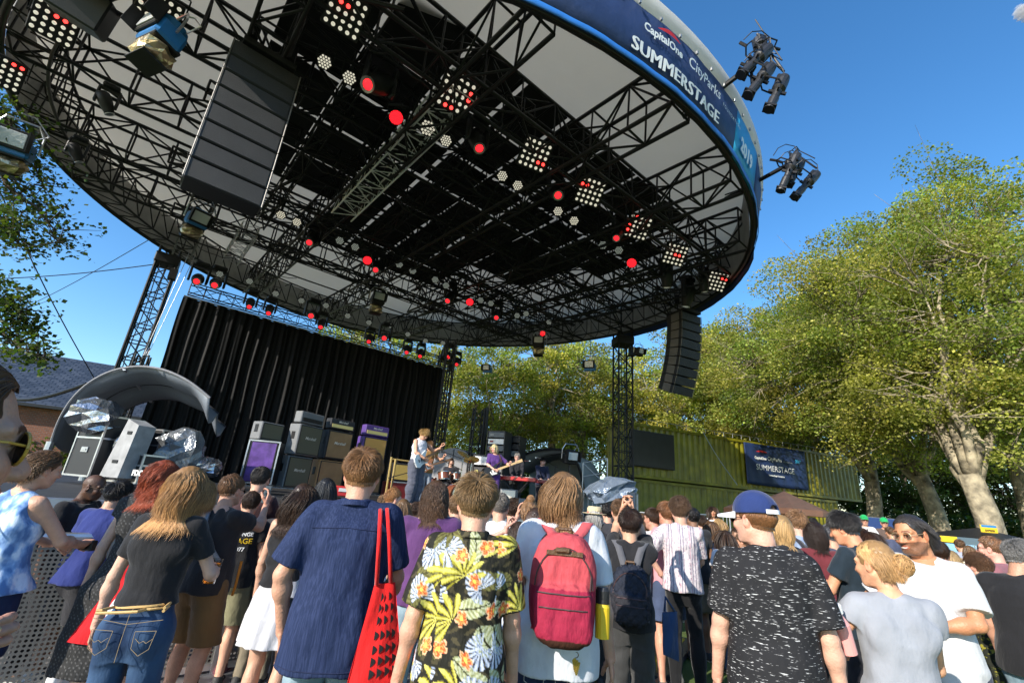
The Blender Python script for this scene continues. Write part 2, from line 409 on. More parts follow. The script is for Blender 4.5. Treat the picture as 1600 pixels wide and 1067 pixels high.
# ------------------------------------------------------------------ hair
def hair_strands(N, style, L, hc, seed=0, wave=0.0, col=(.1, .05, .03), width=.0016, M=9, part=0.0, cover=None, messy=.1, body_r=None):
    """tapered locks rooted on the scalp; head-local coordinates (head centre origin, face +Y).
    style: short | fall | back.  Returns V, quads, colours"""
    r = np.random.default_rng(seed)
    E = np.array([.0775, .097, .091]); Cn = np.array([0, -.010, .036])
    pts = []
    while len(pts) < N:
        d = r.normal(size=(N*3, 3)); d /= np.linalg.norm(d, axis=1)[:, None]
        x, y, z = d.T
        # hairline: forehead high, sides above ears, nape low
        line = np.where(y > .55, .50+0*y, np.where(y > -.05, .02+.75*np.maximum(y, 0)+.02, -.52-.30*np.clip(-y, 0, 1)*1.0))
        if cover == 'fade': line = line+.06
        d = d[(z > line) & ((z < -.02) | (cover != 'cap'))]; pts += list(d)
    D = np.array(pts[:N]); P = Cn+E*D
    nrm = D/E; nrm /= np.linalg.norm(nrm, axis=1)[:, None]
    whorl = np.array([part, -.55, .83]); 
    fl = D-whorl; fl -= nrm*(fl*nrm).sum(1)[:, None]; fl /= np.linalg.norm(fl, axis=1)[:, None]+1e-6
    if style == 'back': fl = np.array([0, -1., -.15])+0*fl; fl = fl-nrm*(fl*nrm).sum(1)[:, None]; fl /= np.linalg.norm(fl, axis=1)[:, None]+1e-6
    Ls = L*(r.uniform(.72, 1.08, N))
    if style == 'short': Ls = Ls*np.where(D[:, 2] > .35, 1.0, .45+.5*np.clip(D[:, 2]+.4, 0, 1))
    step = Ls/(M-1); path = [P.copy()]
    lift = .42 if style == 'short' else .16
    dirv = fl*(1-lift*.3)+nrm*lift+r.normal(size=(N, 3))*messy
    # clump direction noise shared by neighbours gives locks
    w = r.normal(size=(3, 3))*14; ph = r.uniform(0, 6, 3)
    cl = np.sin(P@w+ph); dirv += cl*messy*1.6
    dirv /= np.linalg.norm(dirv, axis=1)[:, None]
    phs = r.uniform(0, 6.28, N)*.35+(P@w[:, 0])*.6
    cur = P.copy(); g = np.array([0, 0, -1.])
    for j in range(1, M):
        grav = {'short': .10, 'fall': .42, 'back': .35}[style]
        dirv = dirv+g*grav*(1 if style != 'short' else .5)
        if style == 'short': dirv = dirv+fl*.12
        dirv /= np.linalg.norm(dirv, axis=1)[:, None]
        if wave:
            t = j/(M-1); dw = np.stack([np.sin(phs+t*wave*2.1), np.cos(phs*1.3+t*wave*1.7), 0*phs], 1)*(.42 if wave < 5 else .75)
        else: dw = 0
        dd = dirv+dw; dd /= np.linalg.norm(dd, axis=1)[:, None]
        cur = cur+dd*step[:, None]
        # stay outside the skull, the neck and the shoulders
        q = (cur-Cn)/(E*1.03+.001); k = np.linalg.norm(q, axis=1); ins = k < 1
        # push out
        cur[ins] = Cn+(q[ins]/k[ins][:, None])*(E*1.03+.001)
        low = cur[:, 2] < -.02
        rr = np.hypot(cur[:, 0], cur[:, 1]+.02); mn = (.084 if style == 'fall' else .068)+.9*np.clip(-.14-cur[:, 2], 0, .12)*(.9 if body_r is None else body_r)
        fix = low & (rr < mn)
        s_ = np.where(fix, mn/(rr+1e-6), 1); cur[:, 0] *= s_; cur[:, 1] = (cur[:, 1]+.02)*s_-.02
        # shove hair off the face
        face = (cur[:, 1] > .02) & (np.abs(cur[:, 0]) < .070) & (cur[:, 2] < .045)
        cur[face, 0] = np.sign(cur[face, 0]+1e-6)*(.070+.006*r.uniform(size=face.sum()))
        path.append(cur.copy())
    Pth = np.stack(path, 1)                       # N,M,3
    T = np.gradient(Pth, axis=1); T /= np.linalg.norm(T, axis=2)[..., None]+1e-9
    n0 = np.repeat(nrm[:, None], M, 1); A = np.cross(T, n0); A /= np.linalg.norm(A, axis=2)[..., None]+1e-6; B = np.cross(T, A)
    ws = width*r.uniform(.7, 1.4, N)[:, None]*np.interp(np.linspace(0, 1, M), [0, .3, .8, 1], [.8, 1, .8, .12])[None]
    rings = []
    for k in range(3):
        t = 2*PI*k/3; rings.append(Pth+ws[..., None]*(math.cos(t)*A*1.6+math.sin(t)*B*.7))
    V = np.stack(rings, 2).reshape(-1, 3)
    i = np.arange(N)[:, None, None]*M*3+np.arange(M-1)[None, :, None]*3; k = np.arange(3)[None, None]
    q = np.stack([i+k, i+(k+1) % 3, i+3+(k+1) % 3, i+3+k], -1).reshape(-1, 4)
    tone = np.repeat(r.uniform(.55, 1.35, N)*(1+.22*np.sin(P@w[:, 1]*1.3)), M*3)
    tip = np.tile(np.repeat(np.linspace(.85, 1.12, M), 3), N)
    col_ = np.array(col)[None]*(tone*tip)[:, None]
    return V, q, col_
def hair_cap(hl=.012, low=-.09, seed=0, amp=.003, long=None):
    """solid under-layer of hair so that no scalp shows"""
    def fn(P):
        d = sd_ell(P, (0, -.012, .037), (.0765+hl*.3, .096+hl*.3, .090+hl*.5))
        cut = np.maximum(P[..., 2]*-1+low+np.clip((P[..., 1]+.02)*1.5, 0, .105)+np.where(P[..., 1] > .045, .045, 0), -1)
        d = np.maximum(d, cut*.8)
        d = np.maximum(d, P[..., 1]-.058-.25*np.maximum(P[..., 2]-.07, 0))
        return d+amp*np.sin(P[..., 0]*160+seed)*np.sin(P[..., 1]*140+2*seed)*np.sin(P[..., 2]*120+seed)
    return nets(fn, (-.11, -.14, -.15), (.11, .12, .16), .006)
_CAP = {}
def hair_cap_c(hl, low):
    k = (round(hl, 3), round(low, 3))
    if k not in _CAP: _CAP[k] = hair_cap(hl, low)
    return _CAP[k]
hair_mats = {}
def hair_material():
    if 'h' not in hair_mats:
        m = bpy.data.materials.new('hair'); m.use_nodes = True; nt = m.node_tree; b = nt.nodes['Principled BSDF']
        a = nt.nodes.new('ShaderNodeAttribute'); a.attribute_name = 'Col'; nt.links.new(a.outputs['Color'], b.inputs['Base Color'])
        b.inputs['Roughness'].default_value = .42; b.inputs['Specular IOR Level'].default_value = .45
        hair_mats['h'] = m
    return hair_mats['h']
# ------------------------------------------------------------------ people
SKIN = {}
def skin_mat(c):
    k = tuple(c)
    if k not in SKIN:
        m = mat('skin', c, .48, noise=(16, .13), bump=(90, .2), attr='Col', spec=.4)
        b = m.node_tree.nodes['Principled BSDF']; b.inputs['Subsurface Weight'].default_value = 0.0
        SKIN[k] = m
    return SKIN[k]
PALE = (.62, .38, .28); FAIR = (.56, .31, .21); TAN = (.44, .23, .14); OLIVE = (.42, .235, .15); DARK = (.085, .042, .026); BROWN = (.22, .11, .065)
BLOND = (.36, .22, .09); DBLOND = (.20, .115, .055); LBROWN = (.13, .070, .035); DBROWN = (.045, .024, .014); BLACKH = (.012, .010, .010); RED = (.26, .055, .020); GREY = (.14, .13, .125)
def ik(Sh, W, l1, l2, pole):
    d = W-Sh; L = np.linalg.norm(d)
    if L > (l1+l2)*.995: W = Sh+d/L*(l1+l2)*.995; d = W-Sh; L = np.linalg.norm(d)
    n = d/L; a = (l1*l1-l2*l2+L*L)/(2*L); h = math.sqrt(max(l1*l1-a*a, 0))
    p = np.array(pole, float); p -= n*(p@n); p /= np.linalg.norm(p)+1e-9
    return Sh+n*a+p*h, W
ARM = {  # wrist, pole, hand pose, finger dir (None = forearm), palm normal  -- for the RIGHT side; mirrored for the left
 'down': ((.275, .04, .84), (.4, -1, 0), 'relax', None, (-1, .1, 0)),
 'down2': ((.25, .10, .87), (.5, -1, 0), 'relax', None, (-1, .3, 0)),
 'bent': ((.17, .33, 1.12), (.6, -.5, -1), 'grip', None, (-1, 0, .2)),
 'front': ((.07, .27, 1.03), (.9, -.5, -.6), 'grip', (-.8, .6, .2), (-.4, -.9, 0)),
 'chest': ((.04, .26, 1.22), (.9, -.3, -.8), 'grip', (-.6, .5, .6), (-.5, -.8, 0)),
 'cross': ((-.10, .20, 1.17), (1, .1, -.5), 'flat', (-1, .1, .1), (0, -1, 0)),
 'phone': ((.07, .40, 1.56), (.6, .3, -1), 'cup', (-.15, .2, 1), (-.6, -.2, 0)),
 'phonehi': ((.07, .42, 1.72), (.7, .3, -1), 'cup', (-.2, .1, 1), (-.6, -.2, 0)),
 'face': ((.12, .19, 1.52), (.9, .1, -1), 'grip', (-.5, .3, .8), (-.7, 0, 0)),
 'pocket': ((.24, .06, .93), (1, -.9, .1), 'relax', (-.1, .3, -1), (-1, .1, 0)),
 'hip': ((.20, -.02, 1.02), (1, -.25, 0), 'relax', (-.5, .7, -.4), (-.8, -.4, 0)),
 'rail': ((.16, .42, 1.14), (.8, -.5, -.8), 'grip', (-.5, .8, 0), (0, 0, -1)),
 'behind': ((.05, -.17, .98), (1, -.4, .1), 'relax', (-1, 0, -.1), (0, -1, 0)),
 'back_hand': ((.12, -.14, 1.02), (1, -.5, -.2), 'relax', (-1, -.1, -.1), (0, -1, 0)),
}
def person(label, px, py, d, yaw=0, fem=False, skin=FAIR, hair=None, top=None, bot=None, arms=('down', 'down'), head=(0, 0, 0),
           lean=(0, 0), group=None, z0=0.0, w=1.0, q=1, feet=((.10, .0), (.10, .0)), shoe=(.03, .03, .03), sock=None, beard=None, tattoo=False, H=None, xyz=None, fd=(1, 1), chest=1.0, yr=None, sit=0, hh=None, armw=None):
    T = at(px, py, d) if xyz is None else np.array(xyz, float)
    if yr is not None: yaw = math.degrees(math.atan2(T[0], T[1]))+yr
    if sit: zfl = z0; z0 = T[2]-1.765
    if z0 is None: z0 = T[2]-H
    s = (T[2]-z0)/1.765
    ya = math.radians(yaw); Rz = rotz(-ya)
    lx, ly = lean
    def shear(P):
        P = np.array(P, float); one = P.ndim == 1; P = np.atleast_2d(P); t = np.maximum(P[:, 2]-.88, 0)
        P[:, 0] += lx*t; P[:, 1] += ly*t-.0; P[:, 2] -= .5*(lx*lx+ly*ly)*t
        return P[0] if one else P
    topl = shear(np.array([0, 0, 1.765])); 
    base = np.array([T[0], T[1], z0]); base[:2] -= (Rz@(topl*s))[:2]
    root = empty('person', base, -ya, label, 'person', group)
    hgrid = hh or {0: .0085, 1: .012, 2: .019, 3: .028}[q]
    fin = lambda V: shear(V)*s
    k = .88 if fem else 1.0; kw = w
    sw = (.147 if fem else .168)*min(kw, 1.12)
    if armw:          # wrist given as a point in the world
        lw = Rz.T@(at(*armw)-base)/s; arms = (arms[0], (tuple(lw), (.9, -.4, -.8), 'grip', (.3, .9, .35), (-.9, .2, -.2)))
    # arms
    J = []
    for side, spec in ((-1, arms[0]), (1, arms[1])):
        if isinstance(spec, str): spec = ARM[spec]
        W, pole, hp, fdir, pn = spec
        m = np.array([side, 1, 1])
        Sh = np.array([sw*side, -.015, 1.425]); W = np.array(W, float)*m; 
        E, W = ik(Sh, W, .285, .25, np.array(pole, float)*m)
        fdv = (W-E)/np.linalg.norm(W-E) if fdir is None else np.array(fdir, float)*m
        J.append((side, Sh, E, W, hp, fdv/np.linalg.norm(fdv), np.array(pn, float)*m))
    # legs
    LG = []
    for side, (fx, fy) in ((-1, feet[0]), (1, feet[1])):
        Hp = np.array([.092*side*kw, -.005, .90]); A = np.array([fx*side, fy-.02, .085+((zfl-z0)/s if sit else 0)]); Kn, A = ik(Hp, A, .42, .405, (side*.08, 1, 0))
        LG.append((side, Hp, Kn, A))
    if fem:
        tz = [.84, .92, .99, 1.08, 1.18, 1.28, 1.36, 1.43, 1.47]; ta = np.array([.165, .172, .155, .128, .128, .148, .155, .125, .06])*kw; tb = np.array([.115, .122, .11, .095, .10, .112, .105, .08, .05])*kw
    else:
        tz = [.84, .92, 1.0, 1.10, 1.20, 1.30, 1.38, 1.44, 1.48]; ta = np.array([.150, .158, .152, .148, .158, .172, .172, .13, .06])*kw; tb = np.array([.115, .118, .11, .108, .115, .122, .112, .085, .055])*kw
    def arm_d(P, dd, e=0.0, cut=None):
        for (side, Sh, E, W, hp, fv, pn) in J:
            a = sd_cone(P, Sh, E, .050*k*kw+e, .039*k*kw+e); 
            if cut is None:
                a = smin(a, sd_cone(P, E, W, .040*k*kw, .0265*k), .015)
                a = smin(a, sd_ell(P, (E*.72+W*.28), (.040*k, .040*k, .043)), .03)
            dd = smin(dd, a, .035)
        return dd
    def leg_d(P, dd, e=(0, 0, 0)):
        for (side, Hp, Kn, A) in LG:
            a = sd_cone(P, Hp, Kn, .088*kw+e[0], .055+e[1]); b = sd_cone(P, Kn, A, .054+e[1], .036+e[2])
            a = smin(a, b, .02)
            if e[2] == 0: a = smin(a, sd_ell(P, Kn*.68+A*.32+np.array([0, -.018, 0]), (.050, .052, .11)), .03)
            else: a = smin(a, sd_ell(P, Kn*.68+A*.32+np.array([0, -.018, 0]), (.050+e[2]*1.3, .052+e[2]*1.3, .15)), .03)
            dd = np.minimum(dd, a) if dd is not None else a
        return dd
    def body(P):
        t = sd_prof(P, tz, ta-.012, tb-.012)
        for sd in (-1, 1):
            t = smin(t, sd_cone(P, (sd*.03, -.03, 1.47), (sd*(sw-.02), -.02, 1.415), .045*k, .047*k), .03)
        t = smin(t, sd_cone(P, (0, -.02, 1.42), (0, -.012, 1.51), .055*k, .050*k), .02)
        t = arm_d(P, t)
        l = leg_d(P, None)
        for (side, Hp, Kn, A) in LG:
            l = np.minimum(l, smin(sd_cone(P, A, A+np.array([side*.01, .10, -.045]), .036, .026), sd_cone(P, A, A+np.array([0, -.03, -.05]), .036, .03), .02))
        return smin(t, l, .03)
    pts = np.array([p for j in J for p in j[1:4]]+[p for l in LG for p in l[1:]])
    lo = np.minimum(pts.min(0)-.12, (-.24, -.19, 0.0)); hi = np.maximum(pts.max(0)+.10, (.24, .20, 1.52)); hi[1] = max(hi[1], max(l[3][1] for l in LG)+.16)
    V, Q = nets(body, lo, hi, hgrid); V = relax(V, Q, 1)
    col = np.ones((len(V), 3)); el = np.zeros(len(V))
    parts = [(fin(V), Q)]; cols = [col]
    if tattoo:
        n_ = fold(V, 1, 40, 3); m_ = (V[:, 2] < .75) & (n_ > .05); col[m_] = (.30, .34, .36)
    # hands
    for (side, Sh, E, W, hp, fv, pn) in J:
        hv, hq = hand_mesh(hp, q >= 2); hv = hv.copy()*(.90 if fem else 1.0); hq_ = hq
        if side > 0: hv[:, 0] *= -1; hq_ = hq[:, ::-1]
        Y = pn-fv*(pn@fv); Y /= np.linalg.norm(Y)+1e-9; X = np.cross(Y, fv)
        hw = hv[:, :1]*X+hv[:, 1:2]*Y+hv[:, 2:3]*fv+W+fv*.012
        parts.append((fin(hw), hq_)); cc = np.ones((len(hw), 3)); cc[:] = (1, .93, .92); cols.append(cc)
    # head
    HV, HQ, HC, bm = head_mesh(fem)
    hs = 1.0 if not fem else .96
    yy, pp, rl = [math.radians(a) for a in head]
    Rh = rotz(-yy)@rotx(-pp)@roty(rl) if False else rotz(-yy)@np.array([[1, 0, 0], [0, math.cos(pp), math.sin(pp)], [0, -math.sin(pp), math.cos(pp)]])@roty(rl)
    pv = np.array([0, -.035, -.12])
    hcen = np.array([0, .018, 1.625])
    def hp_(Vh):                                   # head-local -> body-local
        Vh = np.asarray(Vh, float)*hs; t = np.clip((Vh[..., 2:3]+.19)/.09, 0, 1)
        return (1-t)*(Vh)+t*((Vh-pv)@Rh.T+pv)+hcen
    hc = HC.copy()
    if beard: hc[bm] = hc[bm]*np.array(beard)*(.8+.4*rng.random((bm.sum(), 1)))
    parts.append((fin(hp_(HV)), HQ)); cols.append(hc)
    Vb, Qb = cat_mesh(parts)
    bo = fast('body', Vb, Qb, skin_mat(skin), root, True, np.concatenate(cols))
    # hair
    if hair:
        h = dict(style='short', L=.05, col=DBROWN, N=None, wave=0, width=None, messy=.12, hl=.012, low=-.06, bun=None, part=0, cover=None); h.update(hair)
        Nn = h['N'] or {0: 6000, 1: 2200, 2: 500, 3: 220}[q]
        wd = h['width'] or {0: .0011, 1: .0020, 2: .0045, 3: .008}[q]
        pass
        long_ = h['style'] != 'short'
        hv, hq = hair_cap_c(h['hl'] if h['cover'] != 'fade' else .006, h['low'] if not long_ else -.11)
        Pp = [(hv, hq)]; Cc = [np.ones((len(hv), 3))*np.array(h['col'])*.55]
        sv, sq, scol = hair_strands(Nn, h['style'], h['L'], None, seed=abs(int(px*7+py)) % 9999, wave=h['wave'], col=h['col'], width=wd, messy=h['messy'], part=h['part'], cover=h['cover'], M=9 if q < 2 else 6)
        Pp.append((sv, sq)); Cc.append(scol)
        if h['bun']:
            bx, by, bz, br = h['bun']
            bv, bq = nets(lambda P: sd_ell(P, (bx, by, bz), (br, br, br*.9))+.004*np.sin(P[..., 0]*150)*np.sin(P[..., 2]*170), (bx-.09, by-.09, bz-.09), (bx+.09, by+.09, bz+.09), .006)
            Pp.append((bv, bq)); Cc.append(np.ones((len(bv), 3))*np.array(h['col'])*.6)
            r = np.random.default_rng(5); n = 260 if q < 2 else 90; M = 9
            pth = []
            a0 = r.uniform(0, 6.28, n); tl = r.normal(size=(n, 3)); tl /= np.linalg.norm(tl, axis=1)[:, None]
            t2 = np.cross(tl, r.normal(size=(n, 3))); t2 /= np.linalg.norm(t2, axis=1)[:, None]
            tt = np.linspace(0, 2.4, M)
            Pth = np.array([bx, by, bz])+(np.cos(a0[:, None]+tt)[..., None]*tl[:, None]+np.sin(a0[:, None]+tt)[..., None]*t2[:, None])*(br*1.05*r.uniform(.96, 1.12, n))[:, None, None]
            segs = [(Pth[i, j], Pth[i, j+1], wd*1.5) for i in range(n) for j in range(M-1)]
            tv, tq = tubes(segs, 3); Pp.append((tv, tq)); Cc.append(np.repeat(r.uniform(.6, 1.5, n), (M-1)*6)[:, None]*np.array(h['col']))
        hv, hq = cat_mesh(Pp)
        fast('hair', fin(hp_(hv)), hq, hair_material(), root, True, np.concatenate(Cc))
    P_ = dict(root=root, s=s, fin=fin, hp=hp_, J=J, LG=LG, base=base, Rz=Rz, fem=fem, q=q, sw=sw)
    P_['w'] = lambda p: base+Rz@fin(np.array(p, float))
    # ---- bottoms
    hem_top = 1.02
    if bot:
        b = dict(kind='trousers', col=(.02, .02, .03), mat=None, ease=.012, hem=None, name=None, waist=1.03 if not fem else 1.06, amp=.006, paint=None, flare=0); b.update(bot)
        kd = b['kind']; e = b['ease']
        if kd in ('trousers', 'shorts', 'jeans'):
            hem = b['hem'] if b['hem'] is not None else (.06 if kd != 'shorts' else .52)
            def fn(P):
                dd = leg_d(P, None, (e+.004, e+.006, e+.012 if kd != 'jeans' else e+.010))
                if kd == 'shorts': dd = leg_d(P, None, (e+.02, e+.05, e+.02))
                pz = [.78, .86, .94, 1.0, 1.08]; pa = np.array([.13, .168 if not fem else .180, .168 if not fem else .172, .160 if not fem else .150, .152 if not fem else .135])*kw+e*.5; pb = np.array([.09, .118, .122, .114, .106])*kw+e*.3
                pel = sd_prof(P, pz, pa, pb)
                for sd in (-1, 1): pel = smin(pel, sd_ell(P, (sd*.075, -.055, .905), (.088*kw, .082*kw, .095)), .03)
                dd = smin(dd, pel, .04)
                if b['amp']: dd = dd+fold(P, b['amp'], 10, 5, (1, 1, 1.1))*np.clip((1.0-P[..., 2])*4, .15, 1)
                return np.maximum(np.maximum(dd, P[..., 2]-b['waist']), hem-P[..., 2])
            lo2 = (lo[0], lo[1], hem-.03); hi2 = (hi[0], max(.22, max(l[2][1] for l in LG)+.14, max(l[3][1] for l in LG)+.12), b['waist']+.02)
            lo2 = (min(-.26, min(l[3][0] for l in LG)-.13), min(-.22, min(l[3][1] for l in LG)-.12), hem-.03); hi2 = (max(.26, max(l[3][0] for l in LG)+.13), hi2[1], hi2[2])
        else:   # skirt
            hem = b['hem'] if b['hem'] is not None else .60; fl = b['flare']
            def fn(P):
                z = [hem-.01, .80, .92, 1.0, b['waist']+.02]; A_ = np.array([.20+fl, .19+fl*.6, .178, .152, .128])*kw+e; B_ = np.array([.17+fl, .150+fl*.6, .128, .115, .105])*kw+e
                th = np.arctan2(P[..., 1], P[..., 0])
                dd = sd_prof(P, z, A_, B_, None, 2.0)+b['amp']*1.6*np.sin(th*11+2*np.sin(P[..., 2]*5))*np.clip((1.0-P[..., 2])*2.5, 0, 1)
                for sd in (-1, 1): dd = smin(dd, sd_ell(P, (sd*.075, -.055, .90), (.09, .08, .10)), .04)
                return np.maximum(np.maximum(dd, P[..., 2]-b['waist']), hem-P[..., 2])
            lo2 = (-.30-fl, -.28-fl, hem-.03); hi2 = (.30+fl, .28+fl, b['waist']+.02)
        V, Q = nets(fn, lo2, hi2, hgrid*.95)
        nm = b['name'] or {'trousers': 'trousers', 'jeans': 'jeans', 'shorts': 'shorts', 'skirt': 'skirt'}[kd]
        cc = b['paint'](V) if b['paint'] else None
        P_['bot'] = fast(nm, fin(V), Q, b['mat'] or (cloth(b['col'], kind='denim' if kd == 'jeans' else 'plain')), root, True, cc)
        P_['botfn'] = fn
    # ---- top
    if top:
        t = dict(kind='tee', col=(.8, .8, .8), mat=None, ease=.014, hem=.86, sl=.58, amp=.014, paint=None, name=None, neck=.075, flare=0, neckz=1.475, scoop=0); t.update(top)
        e = t['ease']; kd = t['kind']; sl = t['sl']; hem = t['hem']; tuck = hem > .97; un = 0 if tuck else .016
        if fem:
            zz = [hem-.01, .93, 1.02, 1.10, 1.19, 1.28, 1.36, 1.42, 1.46]; A_ = np.array([.182+t['flare']+un, .176+t['flare']*.7+un, .152+t['flare']*.5, .136+t['flare']*.3, .136, .150, .156, .13, .08])*kw; B_ = np.array([.150+t['flare']+un, .148+t['flare']*.7+un, .118+t['flare']*.5, .10+t['flare']*.3, .106, .116, .108, .085, .06])*kw
        else:
            zz = [hem-.01, .93, 1.02, 1.12, 1.22, 1.31, 1.38, 1.43, 1.465]; A_ = np.array([.172+t['flare']+un, .170+t['flare']+un, .160+t['flare']*.8+un, .154+un*.5, .160, .168, .166, .132, .08])*kw; B_ = np.array([.142+un, .142+un, .132+un, .118+un*.5, .119, .122, .112, .086, .06])*kw
        if zz[1] <= zz[0]: i0 = [i for i in range(1, len(zz)) if zz[i] > zz[0]+.01][0]; A0 = np.interp(zz[0], zz[1:], A_[1:]); B0 = np.interp(zz[0], zz[1:], B_[1:]); zz = [zz[0]]+zz[i0:]; A_ = np.r_[A0, A_[i0:]]; B_ = np.r_[B0, B_[i0:]]
        rr = .064*k*kw if sl > 0 else .05
        def fn(P):
            dd = sd_prof(P, zz, A_+e, B_+e)
            if fem:
                for sd in (-1, 1): dd = smin(dd, sd_ell(P, (sd*.068, .085*chest, 1.265), (.060, .055*chest, .058)), .04)
            for sd in (-1, 1):
                dd = smin(dd, sd_cone(P, (sd*.035, -.028, 1.455), (sd*(sw-.015 if sl > 0 else sw-.055), -.018, 1.418), .052*k+e*.4, .052*k+e*.5), .03)
                for yy_ in (-.085,): dd = smin(dd, sd_ell(P, (sd*.08, yy_*kw, 1.32), (.07, .035, .09)), .03)   # shoulder blades
            if sl > 0:
                for (side, Sh, E, W, hp, fv, pn) in J:
                    dv = (E-Sh)/np.linalg.norm(E-Sh); L = np.linalg.norm(E-Sh)
                    if sl <= 1:
                        a = sd_cone(P, Sh, E, .050*k*kw+e, (.050 if kd != 'fitted' else .042)*k*kw+e+.006)
                        a = np.maximum(a, ((P-Sh.astype(np.float32))@dv.astype(np.float32))-sl*L)
                    else:
                        a = sd_cone(P, Sh, E, .056*k*kw+e, .046*k*kw+e); dv2 = (W-E)/np.linalg.norm(W-E)
                        b2 = sd_cone(P, E, W, .046*k*kw+e, .034*k+e); b2 = np.maximum(b2, ((P-E.astype(np.float32))@dv2.astype(np.float32))-(sl-1)*.25)
                        a = np.minimum(a, b2)
                    dd = smin(dd, a, .03)
            else:
                for (side, Sh, E, W, hp, fv, pn) in J:
                    dd = np.maximum(dd, -sd_ell(P, Sh+np.array([side*.038, 0, -.03]), (.055, .13, .095)))
            if t['amp']: dd = dd+fold(P, t['amp'], 8, abs(int(px)), (1, 1, .75 if not tuck else 1.3))
            # neck opening
            dd = np.maximum(dd, -sd_ell(P, (0, .012+t['scoop']*.4, 1.535), (t['neck'], t['neck']+t['scoop'], .085+t['scoop']*.5)))
            return np.maximum(dd, hem-P[..., 2]+.006*np.sin(P[..., 0]*25+px))
        ap = np.array([p for j in J for p in ((j[2],) if sl <= 1 else (j[2], j[3]))]+[j[1] for j in J]) if sl > 0 else np.array([j[1] for j in J])
        lo3 = np.minimum(ap.min(0)-.10, (-.25-t['flare'], -.21-t['flare'], 0)); hi3 = np.maximum(ap.max(0)+.10, (.25+t['flare'], .22+t['flare'], 1.54)); lo3[2] = hem-.03
        V, Q = nets(fn, lo3, hi3, t.get('h') or hgrid*.92)
        cc = t['paint'](V) if t['paint'] else None
        P_['top'] = fast(t['name'] or {'tee': 'shirt', 'fitted': 'shirt', 'tank': 'tank_top', 'dress': 'dress', 'shirt': 'shirt', 'blouse': 'blouse'}[kd], fin(V), Q, t['mat'] or cloth(t['col']), root, True, cc)
        P_['topfn'] = fn
    # ---- shoes
    if d < 8 or z0 == 0:
        for (side, Hp, Kn, A) in LG:
            if shoe is not None and q < 3:
                def fs(P):
                    dd = sd_cone(P, A+np.array([0, -.045, -.045]), A+np.array([side*.012, .13, -.055]), .040, .036)
                    dd = smin(dd, sd_cone(P, A+np.array([0, -.01, -.03]), A+np.array([0, -.01, .0]), .045, .043), .02)
                    return np.maximum(np.maximum(dd, .004-P[..., 2]), P[..., 2]-.10)
                V, Q = nets(fs, A+np.array([-.08, -.12, -.09]), A+np.array([.09, .20, .04]), .008 if q < 2 else .014)
                cc = np.where((V[:, 2] < .024)[:, None], (.7, .7, .68), np.array(shoe)[None])
                fast('shoe', fin(V), Q, MSHOE, root, True, cc)
            if sock:
                V, Q = tubes([(A+np.array([0, 0, -.02]), A*.72+Kn*.28, .048, .056)], 14)
                fast('sock', fin(V), Q, cloth(sock), root, True)
    return P_
MSHOE = mat('shoe_canvas', (1, 1, 1), .7, attr='Col')
def on_surface(P_, which, pts2, side='back', off=.003):
    """project (x, z) points of the person's unscaled body frame onto a garment"""
    fnn = P_[which+'fn']; out = []
    pts = np.array(pts2, float); sg = -1 if side == 'back' else 1
    ys = np.linspace(.34*sg, 0, 69)
    G = np.zeros((len(pts), len(ys), 3), np.float32); G[:, :, 0] = pts[:, :1]; G[:, :, 1] = ys; G[:, :, 2] = pts[:, 1:2]
    D = fnn(G); i = np.argmax(D < 0, 1); i = np.where(i == 0, 40, i)
    d0 = D[np.arange(len(pts)), i-1]; d1 = D[np.arange(len(pts)), i]; t = np.clip(d0/(d0-d1+1e-9), 0, 1)
    y = ys[i-1]+(ys[i]-ys[i-1])*t+sg*off
    return np.c_[pts[:, 0], y, pts[:, 1]]
def stitches(P_, which, lines, m, r=.0016, name='stitching', side='back', parent=None):
    segs = []
    for ln in lines:
        ln = np.array(ln, float); dense = []
        for a, b in zip(ln[:-1], ln[1:]):
            n = max(2, int(np.hypot(*(b-a))/.012)); dense += [a+(b-a)*t for t in np.linspace(0, 1, n, endpoint=False)]
        dense.append(ln[-1]); q = P_['fin'](on_surface(P_, which, dense, side, .0015))
        segs += [(q[i], q[i+1], r) for i in range(len(q)-1)]
    V, Q = tubes(segs, 4)
    return fast(name, V, Q, m, parent or P_['bot' if which == 'bot' else 'top'])
# ------------------------------------------------------------------ setting
M_TURF = mat('turf', (.075, .12, .022), .95, noise=(1.3, .25), bump=(90, .6))
M_BLACK = mat('black_steel', (.012, .012, .013), .5, noise=(6, .2), spec=.35)
M_BLKPLAST = mat('black_plastic', (.018, .018, .020), .45, bump=(60, .1))
M_ALU = mat('aluminium', (.55, .56, .58), .35, .9, noise=(8, .12))
M_GALV = mat('galvanised_steel', (.42, .43, .44), .42, .8, noise=(14, .15))
M_GREYCL = mat('grey_cloth', (.22, .22, .23), .85, bump=(8, .5))
M_WHITE = mat('white_paint', (.75, .75, .73), .5)
M_WOOD = mat('wood', (.25, .13, .06), .5, noise=(20, .25))
M_DECK = mat('stage_deck', (.03, .03, .032), .6, noise=(3, .3))
ground = fast('ground', [(-300, -120, 0), (300, -120, 0), (300, 400, 0), (-300, 400, 0)], [(0, 1, 2, 3)], M_TURF); tag(ground, kind='structure')
# worn paved strip in front of the barrier
_p = [S(-14, -11.6, .004), S(-3.3, -11.6, .004), S(-3.3, -6, .004), S(-14, -6, .004)]
pave = fast('pavement', _p, [(0, 1, 2, 3)], mat('pavement', (.16, .155, .15), .85, noise=(5, .25), bump=(40, .4))); tag(pave, kind='structure')

